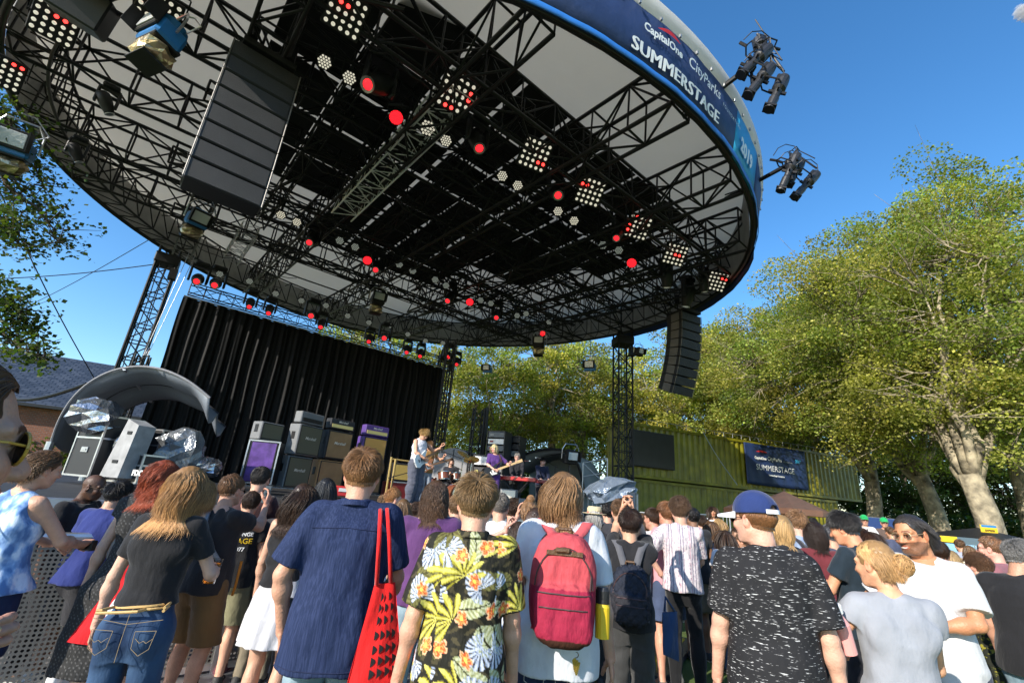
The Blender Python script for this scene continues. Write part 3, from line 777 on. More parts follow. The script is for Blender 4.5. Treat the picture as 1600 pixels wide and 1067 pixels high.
def boxtruss(p0, p1, w=.5, h=.5, bay=.6, rc=.028, rl=.014, up=(0, 0, 1), lace=True):
    p0 = np.asarray(p0, float); p1 = np.asarray(p1, float); D = p1-p0; L = np.linalg.norm(D); D = D/L
    up = np.asarray(up, float); A = np.cross(D, up); A /= np.linalg.norm(A); B = np.cross(A, D)
    cor = [A*w/2*a+B*h/2*b for a, b in ((-1, -1), (1, -1), (1, 1), (-1, 1))]
    n = max(1, round(L/bay)); segs = [(p0+c, p1+c, rc) for c in cor]
    for i in range(n):
        q0 = p0+D*L*i/n; q1 = p0+D*L*(i+1)/n
        for j in range(4):
            c0, c1 = cor[j], cor[(j+1) % 4]
            if (i+j) % 2: c0, c1 = c1, c0
            segs.append((q0+c0, q1+c1, rl))
            if lace: segs.append((q0+cor[j], q0+cor[(j+1) % 4], rl))
    return segs
def build_tubes(name, segs, m, parent=None, n=4, loc=None):
    V, Q = tubes(segs, n); return fast(name, V, Q, m, parent, loc=loc)

# ---- stage platform
stg = empty('stage_platform', S(0, 0, 0), STAGE_ROT, 'black raised concert stage deck with an aluminium front edge under the round roof', 'stage')
V0 = -7.2
m = MB(); m.box((-.5, (V0+9)/2, 1.24), (19, 9-V0, .12)); m.build('deck', M_DECK, stg)
m = MB(); m.box((-.5, V0+.06, .58), (19, .04, 1.16)); m.box((-10, (V0+9)/2, .58), (.04, 9-V0-.2, 1.16)); m.build('skirt', mat('stage_skirt', (.02, .02, .022), .9, bump=(6, .6, (1, 1, .2))), stg)
m = MB(); m.box((-.5, V0-.03, 1.25), (19, .05, .10), bev=.01); m.build('edge_trim', M_ALU, stg)

# ---- round roof
RC = np.array([-3.569, 14.935]); RR = 10.753
def rimz(th): return EYE+7.762-.403*np.cos(th)+.614*np.sin(th)+.105*np.cos(2*th)+.239*np.sin(2*th)
def rim(th, r=RR, dz=0.0): return np.array([RC[0]+r*math.cos(th), RC[1]+r*math.sin(th), float(rimz(th))+dz])
def project(P):
    q = np.atleast_2d(P)-np.array([0, 0, EYE]); dd = q@CF; return np.stack([800+F_PX*(q@CR)/dd, 533.5-F_PX*(q@CU)/dd, dd], 1)
def th_of(x, y, r=RR, dz=0):
    th = np.linspace(-PI, PI, 2000); P = np.array([rim(t, r, dz) for t in th]); q = project(P); e = np.hypot(q[:, 0]-x, q[:, 1]-y)+1e4*(q[:, 2] < .5); return th[e.argmin()]
roof = empty('stage_roof', (RC[0], RC[1], 0), 0, 'huge round stage roof of black trusses and white membrane ringed by a blue banner', 'stage roof')
RO = np.array([RC[0], RC[1], 0])
M_MEMB = mat('roof_membrane', (.74, .71, .65), .8, noise=(.7, .08), bump=(1.4, .5, (1, 1, 1)))
M_TOPW = mat('roof_top_membrane', (.80, .79, .76), .6, noise=(2, .05), bump=(3, .3))
for m_, f_ in ((M_MEMB, .50), (M_TOPW, .45)):                     # coated fabric lets some daylight through
    nt = m_.node_tree; b_ = nt.nodes['Principled BSDF']; t_ = nt.nodes.new('ShaderNodeBsdfTranslucent'); t_.inputs[0].default_value = (.75, .72, .65, 1); x_ = nt.nodes.new('ShaderNodeMixShader'); x_.inputs[0].default_value = f_
    nt.links.new(b_.outputs[0], x_.inputs[1]); nt.links.new(t_.outputs[0], x_.inputs[2]); nt.links.new(x_.outputs[0], [n for n in nt.nodes if n.type == 'OUTPUT_MATERIAL'][0].inputs[0])
M_NAVY = mat('banner_navy', (.012, .030, .10), .6, noise=(3, .15), bump=(4, .5))
M_BLUE = mat('banner_blue', (.02, .15, .48), .55, bump=(4, .4))
M_CYAN = mat('banner_cyan', (.02, .30, .55), .55, bump=(4, .4))
M_SIGNW = mat('sign_white', (.78, .80, .80), .6)
M_SIGNR = mat('sign_red', (.6, .02, .02), .6)
def surf_rev(prof, n=144, m=None, name='x', th0=-PI, th1=PI):
    """prof: list (r, dz or func(th)->dz)"""
    th = np.linspace(th0, th1, n+1); V = []
    for t in th:
        for r, dz in prof:
            p = rim(t, r, 0)
            p[2] = dz(t) if callable(dz) else p[2]+dz
            V.append(p-RO)
    k = len(prof); i = np.arange(n)[:, None]*k; j = np.arange(k-1)[None]
    Q = np.stack([i+j, i+k+j, i+k+j+1, i+j+1], -1).reshape(-1, 4)
    return fast(name, V, Q, m, roof, True)
zc = EYE+7.762
surf_rev([(RR-.15, 1.30), (RR-1.2, 1.45), (RR*.7, lambda t: .5*(rimz(t)+1.8)+.5*(zc+1.9)), (RR*.35, lambda t: zc+2.3), (.05, lambda t: zc+2.5)], m=M_MEMB, name='canopy_underside')
surf_rev([(RR+.22, 1.06), (RR+.30, 1.16), (RR+.32, 1.38), (RR+.1, 1.72), (RR-.8, 2.15), (RR*.7, lambda t: .5*(rimz(t)+2.4)+.5*(zc+2.8)), (RR*.35, lambda t: zc+3.1), (.05, lambda t: zc+3.3)], m=M_TOPW, name='canopy_top')
surf_rev([(RR-.10, .06), (RR-.10, .7), (RR-.15, 1.30)], m=mat('rim_cloth', (.36, .35, .33), .8, noise=(2, .2)), name='rim_skirt')
# ring truss
segs = []; N = 84
for i in range(N):
    a, b = -PI+2*PI*i/N, -PI+2*PI*(i+1)/N; mid = (a+b)/2
    ri, ro = RR-.75, RR-.06
    for r, dz in (((ri, .05), (ro, .05), (ri, 1.12), (ro, 1.12)) if not -1.45 < mid < -.15 else ((ro, .05), (ro, 1.12))): segs.append((rim(a, r, dz), rim(b, r, dz), .038))
    if -1.45 < mid < -.15: continue
    segs += [(rim(a, ri, .05), rim(a, ri, 1.12), .022), (rim(a, ro, .05), rim(a, ro, 1.12), .022), (rim(a, ri, .05), rim(a, ro, .05), .020), (rim(a, ri, 1.12), rim(a, ro, 1.12), .020)]
    segs += [(rim(a, ri, .05), rim(b, ri, 1.12), .020), (rim(a, ri, .05), rim(b, ro, .05), .018), (rim(b, ro, .05), rim(a, ro, 1.12), .018)]
segs = [(a-RO, b-RO, r) for a, b, r in segs]
build_tubes('ring_truss', segs, M_BLACK, roof, 4)
# lower rail that hems the roof
surf_rev([(RR+.02, -.02), (RR+.07, .03), (RR+.02, .09), (RR-.05, .03), (RR+.02, -.02)], m=mat('rim_rail', (.05, .05, .052), .4, .3), name='rim_rail')
# main trusses on a square grid (stage frame)
def rimS(u, v): p = S(u, v, 0); return math.atan2(p[1]-RC[1], p[0]-RC[0])
def half(c): return math.sqrt(max((RR-.16)**2-c*c, 0))
GZ = 9.35
def grid_truss(c, along, w=.62, h=.95, a=-1, b=1, rc=.044, name='roof_truss'):
    L = half(c); e = []
    for sgn in (a, b):
        u, v = (sgn*L, c) if along == 'u' else (c, sgn*L)
        zr = float(rimz(rimS(u, v)))+.55; zz = GZ+h/2 if abs(sgn) < 1 else .12*(GZ+h/2)+.88*zr
        e.append(S(u, v, zz)-RO)
    build_tubes(name, boxtruss(e[0], e[1], w, h, .95, rc, .025), M_BLACK, roof)
for v in (-7.8, -4.7, -1.6, 1.5, 4.0): grid_truss(v, 'u')
for u, a, b in ((-6.6, -1, 1), (-3.6, -1, 1), (-.6, -1, .42), (2.2, -1, .42), (.1, .42, 1), (3.9, .42, 1), (5.0, -1, .30), (7.3, -1, 1)): grid_truss(u, 'v', w=.6, h=1.05, a=a, b=b)
# lighter purlins
for v in (-6.2, -3.2, 0, 3.2): grid_truss(v, 'u', .3, .35, a=-.72, b=.72, rc=.022, name='purlin')
for u in (-5.0, -2.0, .8, 3.6): grid_truss(u, 'v', .3, .35, a=-.76, b=.2, rc=.022, name='purlin')
# black ceiling panels between the trusses
M_PANEL = mat('black_scrim', (.020, .020, .021), .9, bump=(30, .2))
us = [-6.6, -5.0, -3.4, -2.0, -.6, .8, 2.2, 3.6, 5.0, 6.3]; vs = [-7.8, -6.2, -4.7, -3.2, -1.6, 0, 1.6, 3.0]
for i in range(len(us)-1):
    for j in range(len(vs)-1):
        if (us[i] > 4.9 and vs[j] < -6.3) or (i < 1 and j > 4) or (j >= 5 and i not in (2, 3, 4, 5)) or (us[i] > 4.9 and j > 2): continue
        mm = MB(); c = S((us[i]+us[i+1])/2, (vs[j]+vs[j+1])/2, GZ+1.02)-RO
        mm.box(c, (us[i+1]-us[i]-.12, vs[j+1]-vs[j]-.12, .03), rotz(STAGE_ROT)@roty(rnd.uniform(-.02, .02)))
        mm.build('ceiling_panel', M_PANEL, roof)
# access ladder in pale aluminium slung under one truss
a_, b_ = S(-3.5, -7.7, 9.12)-RO, S(-3.5, -1.6, 9.15)-RO
segs = boxtruss(a_, b_, .58, .42, .45, .024, .012, lace=True)
build_tubes('ladder_truss', segs, mat('pale_ladder', (.86,.84,.82), .6), roof)
a_, b_ = S(-5.2, 2.0, 9.25)-RO, S(-5.2, 5.0, 9.3)-RO
build_tubes('ladder_truss', boxtruss(a_, b_, .5, .4, .42, .018, .010), M_GALV, roof)
# pipes below the trusses that carry the lamps
pipes = [(S(-7.2, v, 9.12)-RO, S(7.4, v, 9.12)-RO, .028) for v in (-7.15, -7.45, -5.6, -3.4, -.9, 1.9, 4.2)]
build_tubes('lamp_pipe', pipes, M_BLACK, roof, 6)
# cables and drop boxes in the rig
segs = []
for k in range(46):
    u, v = rnd.uniform(-7, 6.8), rnd.choice([-7.4, -5.6, -3.4, -.9, 1.9, 4.2]); L = rnd.uniform(.5, 1.6); p = [S(u+L*t, v+.05, 9.08-.28*math.sin(PI*t)*rnd.uniform(.5, 1)) for t in np.linspace(0, 1, 7)]
    segs += [(p[i]-RO, p[i+1]-RO, .014) for i in range(6)]
build_tubes('cable', segs, M_BLKPLAST, roof)
# banner band
def band(th0, th1, m, name, z0=-.02, z1=1.06, out0=.06, out1=.24, n=None, zt=None):
    n = n or max(6, int((th1-th0)*40)); V = []
    for t in np.linspace(th0, th1, n+1):
        for r, dz in ((RR+out0, z0), (RR+out0*.6+out1*.4, z0*.6+z1*.4), (RR+out1, z1)): 
            w_ = .007*math.sin(t*37)+.006*math.sin(t*81+dz*3); V.append(rim(t, r+w_, dz)-RO)
    i = np.arange(n)[:, None]*3; j = np.arange(2)[None]; Q = np.stack([i+j, i+3+j, i+3+j+1, i+j+1], -1).reshape(-1, 4)
    o = fast(name, V, Q, m, roof, True); sm = o.modifiers.new('thick', 'SOLIDIFY'); sm.thickness = .012; return o
T0 = th_of(970, 84, RR+.12, .3); T1 = th_of(1100, 196, RR+.12, .3); T2 = th_of(1131, 232, RR+.12, .4); T3 = th_of(1158, 280, RR+.12, .4)
band(-2.2, T0-.22, M_BLUE, 'banner'); bn = band(T0-.22, T2-.01, M_NAVY, 'banner'); bc = band(T2-.01, T3+.02, M_CYAN, 'banner'); band(T3+.02, -.36, M_NAVY, 'banner')
bn2 = band(-.36, .62, M_NAVY, 'banner', z0=-.25, z1=1.15)
bd = band(T0-.3, T3+.35, M_BLUE, 'banner_border', z0=-.03, z1=.07, out0=.085, out1=.105)
def band_text(txt, th, dz, size, m, bold=.0, parent=None, sp=1.0, off=.045, inside=False, name='lettering'):
    V, Fc = text_mesh(txt, size, bold, 0, sp=sp); O_ = []
    for x, y, z in V:
        dzz = dz+y; t = th+(x if not inside else -x)/RR; f_ = np.clip((dzz+.02)/1.08, 0, 1); r = RR+.06+.18*f_
        w_ = .007*math.sin(t*37)+.006*math.sin(t*81+dzz*3); O_.append(rim(t, r+w_+(off if not inside else -off), dzz)-RO)
    return fast(name, O_, Fc, m, parent or bn)
Lt = (T1-T0)*RR
_w = text_mesh('SUMMERSTAGE', 1, 0, sp=1.06)[0][:, 0].max()
for k_ in (-1, 0, 1): band_text('SUMMERSTAGE', T0+k_*.013/RR, .16, 1.04*Lt/_w, M_SIGNW, 0, sp=1.06, off=.045+.0025*k_)
band_text('CapitalOne', T0+.02, .66, .20, M_SIGNW, .006); band_text('CityParks', T0+.02+1.10/RR, .66, .28, M_SIGNW, .002)
band_text('FOUNDATION', T0+.02+2.30/RR, .62, .10, M_SIGNW, sp=1.4)
band_text('2019', T2+.015, .30, .42, M_SIGNW, .02, parent=bc)
# red swoosh over the sponsor's name
O_ = []; Fs = []
for k in range(13):
    t = k/12; x = .50+.55*t; c_ = .84+.08*math.sin(PI*t*.8); w_ = .035*math.sin(PI*t)+.004
    for y in (c_-w_, c_+w_):
        th_ = T0+x/RR; f_ = (y+.02)/1.08; O_.append(rim(th_, RR+.06+.18*f_+.05+.007*math.sin(th_*37)+.006*math.sin(th_*81+y*3), y)-RO)
for k in range(12): Fs.append((2*k, 2*k+2, 2*k+3, 2*k+1))
fast('swoosh', O_, Fs, M_SIGNR, bn)
band_text('SUMMERSTAGE', .30, .1, .60, mat('showthrough_print', (.10, .12, .16), .7), .018, parent=bn2, off=.03, inside=True)  # light coming through the cloth is painted as reversed grey letters
band_text('2019', .52, .25, .50, mat('showthrough_print', (.10, .14, .18), .7), .018, parent=bn2, off=.03, inside=True)
# eyelet straps along the top of the band
m = MB()
for t in np.arange(-1.35, -.35, .045): m.box(rim(t, RR+.28, 1.05)-RO, (.035, .035, .06), rotz(t))
m.build('strap', M_GALV, roof)

# ---- roof towers
def tower(p, top, w, label, ang=0):
    e = empty('roof_tower', (p[0], p[1], 0), ang, label, 'truss tower', 'truss towers carrying the round roof')
    build_tubes('tower_truss', boxtruss((0, 0, .25), (0, 0, top), w, w, .62, .045, .022, up=(0, 1, 0)), M_BLACK, e, 6)
    m = MB(); m.box((0, 0, .12), (1.5, 1.5, .24), bev=.02); m.build('base', M_BLACK, e)
    m = MB(); m.box((0, 0, top-.45), (w*1.25, w*1.25, .4), bev=.03); m.box((w*.5, -w*.5, top-1.0), (.25, .3, .4)); m.build('sleeve_block', M_BLACK, e)
    c = MB(); r_ = random.Random(int(top*100)+int(w*10))
    for k in range(3):
        x0 = r_.uniform(-.25, .25)*w; c.path([(x0+.02*math.sin(z*2+k), -w*.35+.1*k, z) for z in np.linspace(.4, top-.5, 12)], .018, 5)
    c.build('cable', M_BLKPLAST, e)
    return e
tA = atz(265, 400, EYE+7.75); tC = atz(973, 525, EYE+7.7); tB = atz(697, 548, EYE+8.0)
tower(tA, 9.6, .62, 'black truss tower left of the black curtain', .62)
tower(tC, 9.5, .66, 'black truss tower in front of the green container', .15)
tower(tB, 9.6, .60, 'black truss tower at the right edge of the curtain', .4)
# chain hoist mast beside the left tower
pm = atz(243, 520, 4.6)
e = empty('hoist_mast', (tA[0]+1.1, tA[1]-.9, 0), .5, 'short black mast hung on two chains beside the left truss tower', 'mast')
build_tubes('mast_truss', boxtruss((0, 0, 1.3), (0, 0, 5.2), .36, .36, .4, .03, .016, up=(0, 1, 0)), M_BLACK, e, 5)
build_tubes('chain', [((0, 0, 5.2), (.25, 0, 9.2), .012), ((.1, 0, 5.2), (.45, 0, 9.2), .012), ((.05, 0, 5.2), (.05, .2, 5.5), .04)], M_GALV, e)

# ---- curtain
def atv(x, y, v):
    r = ray(x, y); o = (-SC0)@VE; t = (v-o)/(r[:2]@VE); return np.array([0, 0, EYE])+r*t
cL = atv(287, 463, 6.3); cR = atv(690, 575, 6.3); uL = toS(cL)[0]; uR = toS(cR)[0]; zt = (cL[2]+cR[2])/2
cur = empty('stage_curtain', S(0, 0, 0), STAGE_ROT, 'tall pleated black curtain hanging at the back of the stage', 'curtain')
nx = 420; nz = 26; V = []
xs = np.linspace(uL, uR+.1, nx)
for k in range(nz):
    t = k/(nz-1); z = 1.32+(zt-1.32)*t
    for x in xs:
        f = (x-uL)/(uR-uL); a = .075*(1-.45*t)
        y = 6.3+a*math.sin(x*14+2.2*math.sin(x*1.7))+a*.5*math.sin(x*31+z*.3)+.03*math.sin(z*2+x)
        V.append((x+.02*math.sin(z*1.5+x*3), y, z-.02*math.sin(x*12)*(t == 1)))
i = np.arange(nz-1)[:, None]*nx; j = np.arange(nx-1)[None]
Q = np.stack([i+j, i+j+1, i+nx+j+1, i+nx+j], -1).reshape(-1, 4)
M_CURT = mat('velour', (.0015, .0015, .0022), .62, sheen=0, spec=.22, bump=(25, .25, (1, 1, .15)))
fast('drape', V, Q, M_CURT, cur, True)
build_tubes('curtain_truss', boxtruss((uL+.1, 6.3, zt+.35), (uR, 6.3, zt+.35), .35, .4, .5, .024, .013), M_BLACK, cur, 5)
build_tubes('curtain_pipe', [((uL, 6.3, zt+.02), (uR+.1, 6.3, zt+.02), .03)], M_GALV, cur, 6)

# ---- brick house behind, slate roof
A = at(-90, 527, 25); zr_ = A[2]; dB = 25*175/142.; B = at(320, 593, dB); B[2] = zr_
dr = (B-A)/np.linalg.norm(B-A); nrm = np.array([dr[1], -dr[0], 0]); 
if nrm[1] > 0: nrm = -nrm
h_ = empty('brick_house', ((A+B)/2*[1, 1, 0]), math.atan2(dr[1], dr[0]), 'old brick house with a long dark slate roof behind the left side of the stage', 'house')
Lh = np.linalg.norm(B-A)+8; He = 4.1
def bricks(name, c1, c2, mortar, scale, bw=.5, rh=.25, rough=.8, msz=.02):
    m = bpy.data.materials.new(name); m.use_nodes = True; nt = m.node_tree; b = nt.nodes['Principled BSDF']; b.inputs['Roughness'].default_value = rough
    t = nt.nodes.new('ShaderNodeTexBrick'); t.inputs['Color1'].default_value = (*c1, 1); t.inputs['Color2'].default_value = (*c2, 1); t.inputs['Mortar'].default_value = (*mortar, 1)
    t.inputs['Scale'].default_value = scale; t.inputs['Brick Width'].default_value = bw; t.inputs['Row Height'].default_value = rh; t.inputs['Mortar Size'].default_value = msz
    uv = nt.nodes.new('ShaderNodeUVMap'); nt.links.new(uv.outputs[0], t.inputs[0]); nt.links.new(t.outputs[0], b.inputs[0])
    bp = nt.nodes.new('ShaderNodeBump'); bp.invert = True; bp.inputs['Strength'].default_value = .8; bp.inputs['Distance'].default_value = .03; nt.links.new(t.outputs['Fac'], bp.inputs['Height']); nt.links.new(bp.outputs[0], b.inputs['Normal'])
    return m
def uvq(o, uvs):
    l = o.data.uv_layers.new(name='UVMap'); k = 0
    for p in o.data.polygons:
        for li in p.loop_indices: l.data[li].uv = uvs[o.data.loops[li].vertex_index]
M_BRICK = bricks('brick', (.30, .10, .05), (.20, .075, .045), (.22, .19, .16), 3.0)
M_SLATE = bricks('slate', (.075, .083, .10), (.035, .04, .05), (.008, .009, .012), 1.5, .55, .36, .45, .03)
w_ = 6.0; hx = Lh/2
V = [(-hx, -w_, He), (hx, -w_, He), (hx, 0, zr_), (-hx, 0, zr_), (-hx, w_, He), (hx, w_, He)]
sl_ = math.hypot(w_, zr_-He)
o = fast('roof', V, [(0, 1, 2, 3), (3, 2, 5, 4)], M_SLATE, h_); uvq(o, [(-hx, 0), (hx, 0), (hx, sl_), (-hx, sl_), (-hx, 0), (hx, 0)]); s_ = o.modifiers.new('t', 'SOLIDIFY'); s_.thickness = .15
V = [(-hx+.3, -w_+.4, 0), (hx-.3, -w_+.4, 0), (hx-.3, -w_+.4, He), (-hx+.3, -w_+.4, He)]
o = fast('wall', V, [(0, 1, 2, 3)], M_BRICK, h_); uvq(o, [(v[0], v[2]) for v in V]); s_ = o.modifiers.new('t', 'SOLIDIFY'); s_.thickness = .3
V = [(hx-.4, -w_+.41, 0), (hx-.4, w_-.4, 0), (hx-.4, w_-.4, He), (hx-.4, 0, zr_-.2), (hx-.4, -w_+.41, He)]
o = fast('wall', V, [(0, 1, 2, 3, 4)], M_BRICK, h_); uvq(o, [(v[1], v[2]) for v in V])
m = MB(); m.box((0, -w_-.02, He-.05), (Lh, .12, .14)); m.build('gutter', M_BLKPLAST, h_)
# ivy on the wall
def leaf_quads(n, fnpos, size, seed, up=.4):
    r = np.random.default_rng(seed); P = fnpos(r, n); n = len(P)
    N_ = r.normal(size=(n, 3)); N_[:, 2] = np.abs(N_[:, 2])+up; N_ /= np.linalg.norm(N_, axis=1)[:, None]
    A = np.cross(N_, r.normal(size=(n, 3))); A /= np.linalg.norm(A, axis=1)[:, None]; B = np.cross(N_, A); s = size*r.uniform(.6, 1.3, n)[:, None]
    V = np.stack([P-A*s*.5, P+B*s*.42-N_*s*.05, P+A*s*.5, P-B*s*.42-N_*s*.05], 1).reshape(-1, 3)
    Q = np.arange(4*n).reshape(-1, 4); return V, Q, P
def leaf_mat(name, col, tr=.35):
    m = bpy.data.materials.new(name); m.use_nodes = True; nt = m.node_tree; b = nt.nodes['Principled BSDF']; out = [n for n in nt.nodes if n.type == 'OUTPUT_MATERIAL'][0]
    a = nt.nodes.new('ShaderNodeAttribute'); a.attribute_name = 'Col'; mx = nt.nodes.new('ShaderNodeMix'); mx.data_type = 'RGBA'; mx.blend_type = 'MULTIPLY'; mx.inputs[0].default_value = 1
    mx.inputs[6].default_value = (*col, 1); nt.links.new(a.outputs['Color'], mx.inputs[7]); nt.links.new(mx.outputs[2], b.inputs[0]); b.inputs['Roughness'].default_value = .5; b.inputs['Specular IOR Level'].default_value = .35
    t = nt.nodes.new('ShaderNodeBsdfTranslucent'); ms = nt.nodes.new('ShaderNodeMixShader'); ms.inputs[0].default_value = tr
    sc_ = nt.nodes.new('ShaderNodeVectorMath'); sc_.operation = 'MULTIPLY'; sc_.inputs[1].default_value = (1.3, 1.5, .5); nt.links.new(mx.outputs[2], sc_.inputs[0]); nt.links.new(sc_.outputs[0], t.inputs[0])
    nt.links.new(b.outputs[0], ms.inputs[1]); nt.links.new(t.outputs[0], ms.inputs[2]); nt.links.new(ms.outputs[0], out.inputs[0])
    return m
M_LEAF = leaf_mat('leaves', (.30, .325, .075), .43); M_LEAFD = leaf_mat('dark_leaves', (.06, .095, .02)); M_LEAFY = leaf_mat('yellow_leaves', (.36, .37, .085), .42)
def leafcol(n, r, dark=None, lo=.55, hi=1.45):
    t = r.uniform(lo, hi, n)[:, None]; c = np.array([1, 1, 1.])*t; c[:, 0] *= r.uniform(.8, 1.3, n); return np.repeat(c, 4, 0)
for (px, py, w0) in ((18, 690, 2.2), (95, 720, 1.0)):
    P0 = at(px, py, 22)
    def fp(r, n): return P0+np.c_[r.normal(size=n)*w0*.6, r.normal(size=n)*.12, -np.abs(r.normal(size=n))*1.1+.4]
    V, Q, P = leaf_quads(500, fp, .22, int(px)); tag(fast('ivy', V, Q, M_LEAFD, None, col=leafcol(len(P), np.random.default_rng(1))), 'green ivy trailing on the brick wall, %s' % ('at the left edge of the photo' if px < 50 else 'nearer the flight cases'), 'ivy', 'ivy on the brick house')

# ---- containers
CD = np.array([math.sin(math.radians(69)), math.cos(math.radians(69)), 0]); CN = np.array([-CD[1], CD[0], 0])
CP0 = np.array([6.9, 24.8, 0]); CW = 2.44
def corr(n_ribs, L, H, y, parent, m, depth=.07, name='corrugated_wall', x0=0):
    xs = []; ys = []; p = L/n_ribs
    for k in range(n_ribs):
        for a, b in ((0, 0), (.28, 0), (.42, depth), (.72, depth), (.86, 0)): xs.append(x0+(k+a)*p); ys.append(y+b)
    xs.append(x0+L); ys.append(y); n = len(xs)
    V = [(x, yy, z) for z in H for x, yy in zip(xs, ys)]; Q = np.array([(i, i+1, n+i+1, n+i) for i in range(n-1)])
    return fast(name, V, Q, m, parent)
M_OLIVE = mat('container_paint', (.19, .175, .009), .45, noise=(1.6, .38), bump=(8, .15))
def container(name, origin, L, label, z0, rib=30):
    e = empty('shipping_container', origin+np.array([0, 0, z0]), math.atan2(CD[1], CD[0]), label, 'shipping container', 'olive shipping containers stacked by the lawn')
    H = 2.86
    corr(rib, L-.3, (.16, H-.12), .02, e, M_OLIVE, x0=.15)
    m = MB()
    for z in (.08, H-.06):
        m.box((L/2, .03, z), (L, .12, .14)); m.box((L/2, CW-.03, z), (L, .12, .14)); m.box((.06, CW/2, z), (.12, CW-.2, .14)); m.box((L-.06, CW/2, z), (.12, CW-.2, .14))
    for x in (.075, L-.075):
        for y in (.06, CW-.06): m.box((x, y, H/2), (.15, .14, H+.02), bev=.01)
    m.box((L/2, CW/2, H-.02), (L-.2, CW-.2, .04)); m.box((L/2, CW-.05, H/2), (L-.2, .03, H-.2))
    m.build('frame', M_OLIVE, e)
    # end walls
    for x in (.03, L-.09):
        V = []; 
        nb = 9; ys = []; xs = []
        for k in range(nb):
            for a, b in ((0, 0), (.28, 0), (.42, .05), (.72, .05), (.86, 0)): ys.append(.1+(CW-.2)*(k+a)/nb); xs.append(x+b)
        ys.append(CW-.1); xs.append(x); n = len(xs)
        V = [(xx, yy, z) for z in (.14, H-.12) for xx, yy in zip(xs, ys)]
        fast('end_wall', V, np.array([(i, i+1, n+i+1, n+i) for i in range(n-1)]), M_OLIVE, e)
    m = MB()
    for x in (.09, L-.09):
        for y in (.07, CW-.07):
            for z in (.06, H-.04): m = MB(); m.box((x, y, z), (.2, .18, .13), bev=.015); m.build('corner_casting', M_BLACK, e)
    return e
container('c', CP0, 12.19, 'lower long olive green container behind the metal barrier', .25)
cu1 = container('c', CP0, 12.19, 'upper long olive green container carrying the dark screen', 3.19)
container('c', CP0+CD*12.3, 3.6, 'short olive container below the sunlit one, beside the red umbrella', .25, 9)
container('c', CP0+CD*12.3, 6.06, 'upper olive yellow container at the right, dappled by tree shade', 3.19, 15)
# fence of lights along the container roof
segs = []; 
for k in range(26):
    p = CP0+CD*(.3+k*.7)+np.array([0, 0, 6.1]); segs.append((p, p+np.array([0, 0, .25]), .015))
segs.append((CP0+np.array([0, 0, 6.33]), CP0+CD*18+np.array([0, 0, 6.33]), .02))
V, Q = tubes(segs); tag(fast('roof_rail', V, Q, M_GALV), 'thin metal rail along the top of the upper containers', 'rail')
crot = math.atan2(CD[1], CD[0])
def contbox(x0, x1, z0, z1, name, label, cat, m, th=.18, y=-.12):
    e = empty(name, CP0+CD*x0+np.array([0, 0, z0]), crot, label, cat); b = MB(); b.box(((x1-x0)/2, y, (z1-z0)/2), (x1-x0, th, z1-z0), bev=.02); return e, b
def atc(x, y, off=.25):        # pixel -> along-container x and z
    r = ray(x, y); nn = np.array([CN[0], CN[1]]); o = (CP0[:2]-CN[:2]*off)@nn; t = o/(r[:2]@nn); p = np.array([0, 0, EYE])+r*t; return (p[:2]-CP0[:2])@CD[:2], p[2]
x0, z1 = atc(986, 668); x1, z0 = atc(1056, 735)
e, b = contbox(x0, x1, z0, z1-.05, 'video_screen', 'blank dark grey video screen hung on the upper green container', 'screen', M_BLKPLAST)
b.build('casing', M_BLKPLAST, e); b = MB(); b.box(((x1-x0)/2, -.22, (z1-z0)/2-.03), (x1-x0-.16, .03, z1-z0-.2)); b.build('display', mat('screen_face', (.022, .024, .026), .35, noise=(2, .2)), e)
x0, z1 = atc(1164, 690); x1, z0 = atc(1266, 766)
e = empty('wall_banner', CP0+CD*x0+np.array([0, 0, z0]), crot, 'navy festival banner with white lettering hung on the upper container', 'banner')
W_, H_ = x1-x0, z1-z0; nn = 40; V = []; 
for j in range(13):
    for i in range(nn): V.append((W_*i/(nn-1), -.17-.03*math.sin(i*.5)*(1-j/14)-.02*math.sin(i*.9+j*.3), H_*j/12-.03*math.sin(PI*i/(nn-1))*(j == 0)))
i = np.arange(12)[:, None]*nn; j = np.arange(nn-1)[None]; Q = np.stack([i+j, i+j+1, i+nn+j+1, i+nn+j], -1).reshape(-1, 4)
o = fast('sheet', V, Q, M_NAVY, e, True); s_ = o.modifiers.new('t', 'SOLIDIFY'); s_.thickness = .015
def flat_text(txt, x, z, size, m, parent, bold=0, y=-.26, sp=1.0, name='lettering'):
    V, Fc = text_mesh(txt, size, bold, 0, sp=sp); return fast(name, [(a+x, y, b+z) for a, b, c in V], Fc, m, parent), (V[:, 0].max() if len(V) else 0)
o, wd = flat_text('SUMMERSTAGE', 0, 0, 1, M_SIGNW, e, .02, sp=.9); bpy.data.objects.remove(o)
sz = W_*.60/wd; flat_text('SUMMERSTAGE', W_*.14, H_*.36, sz*.95, M_SIGNW, e, 0, sp=1.02)
flat_text('CapitalOne', W_*.13, H_*.62, sz*.42, M_SIGNW, e, .01); flat_text('CityParks', W_*.13+sz*2.15, H_*.62, sz*.62, M_SIGNW, e, .004)
flat_text('FOUNDATION', W_*.13+sz*4.9, H_*.62, sz*.2, M_SIGNW, e, 0, sp=1.2); flat_text('SummerStage Foundation', W_*.33, H_*.24, sz*.26, M_SIGNW, e, .006)
flat_text('2019', W_*.80, H_*.66, sz*.5, M_CYAN, e, .02)
V = []
for k in range(9):
    t = k/8; x = W_*.16+sz*1.9*t; c_ = H_*.80+.05*math.sin(t*3); w_ = .05*math.sin(PI*t)+.005; V += [(x, -.26, c_-w_), (x, -.26, c_+w_)]
fast('swoosh', V, [(2*k, 2*k+2, 2*k+3, 2*k+1) for k in range(8)], M_SIGNR, e)
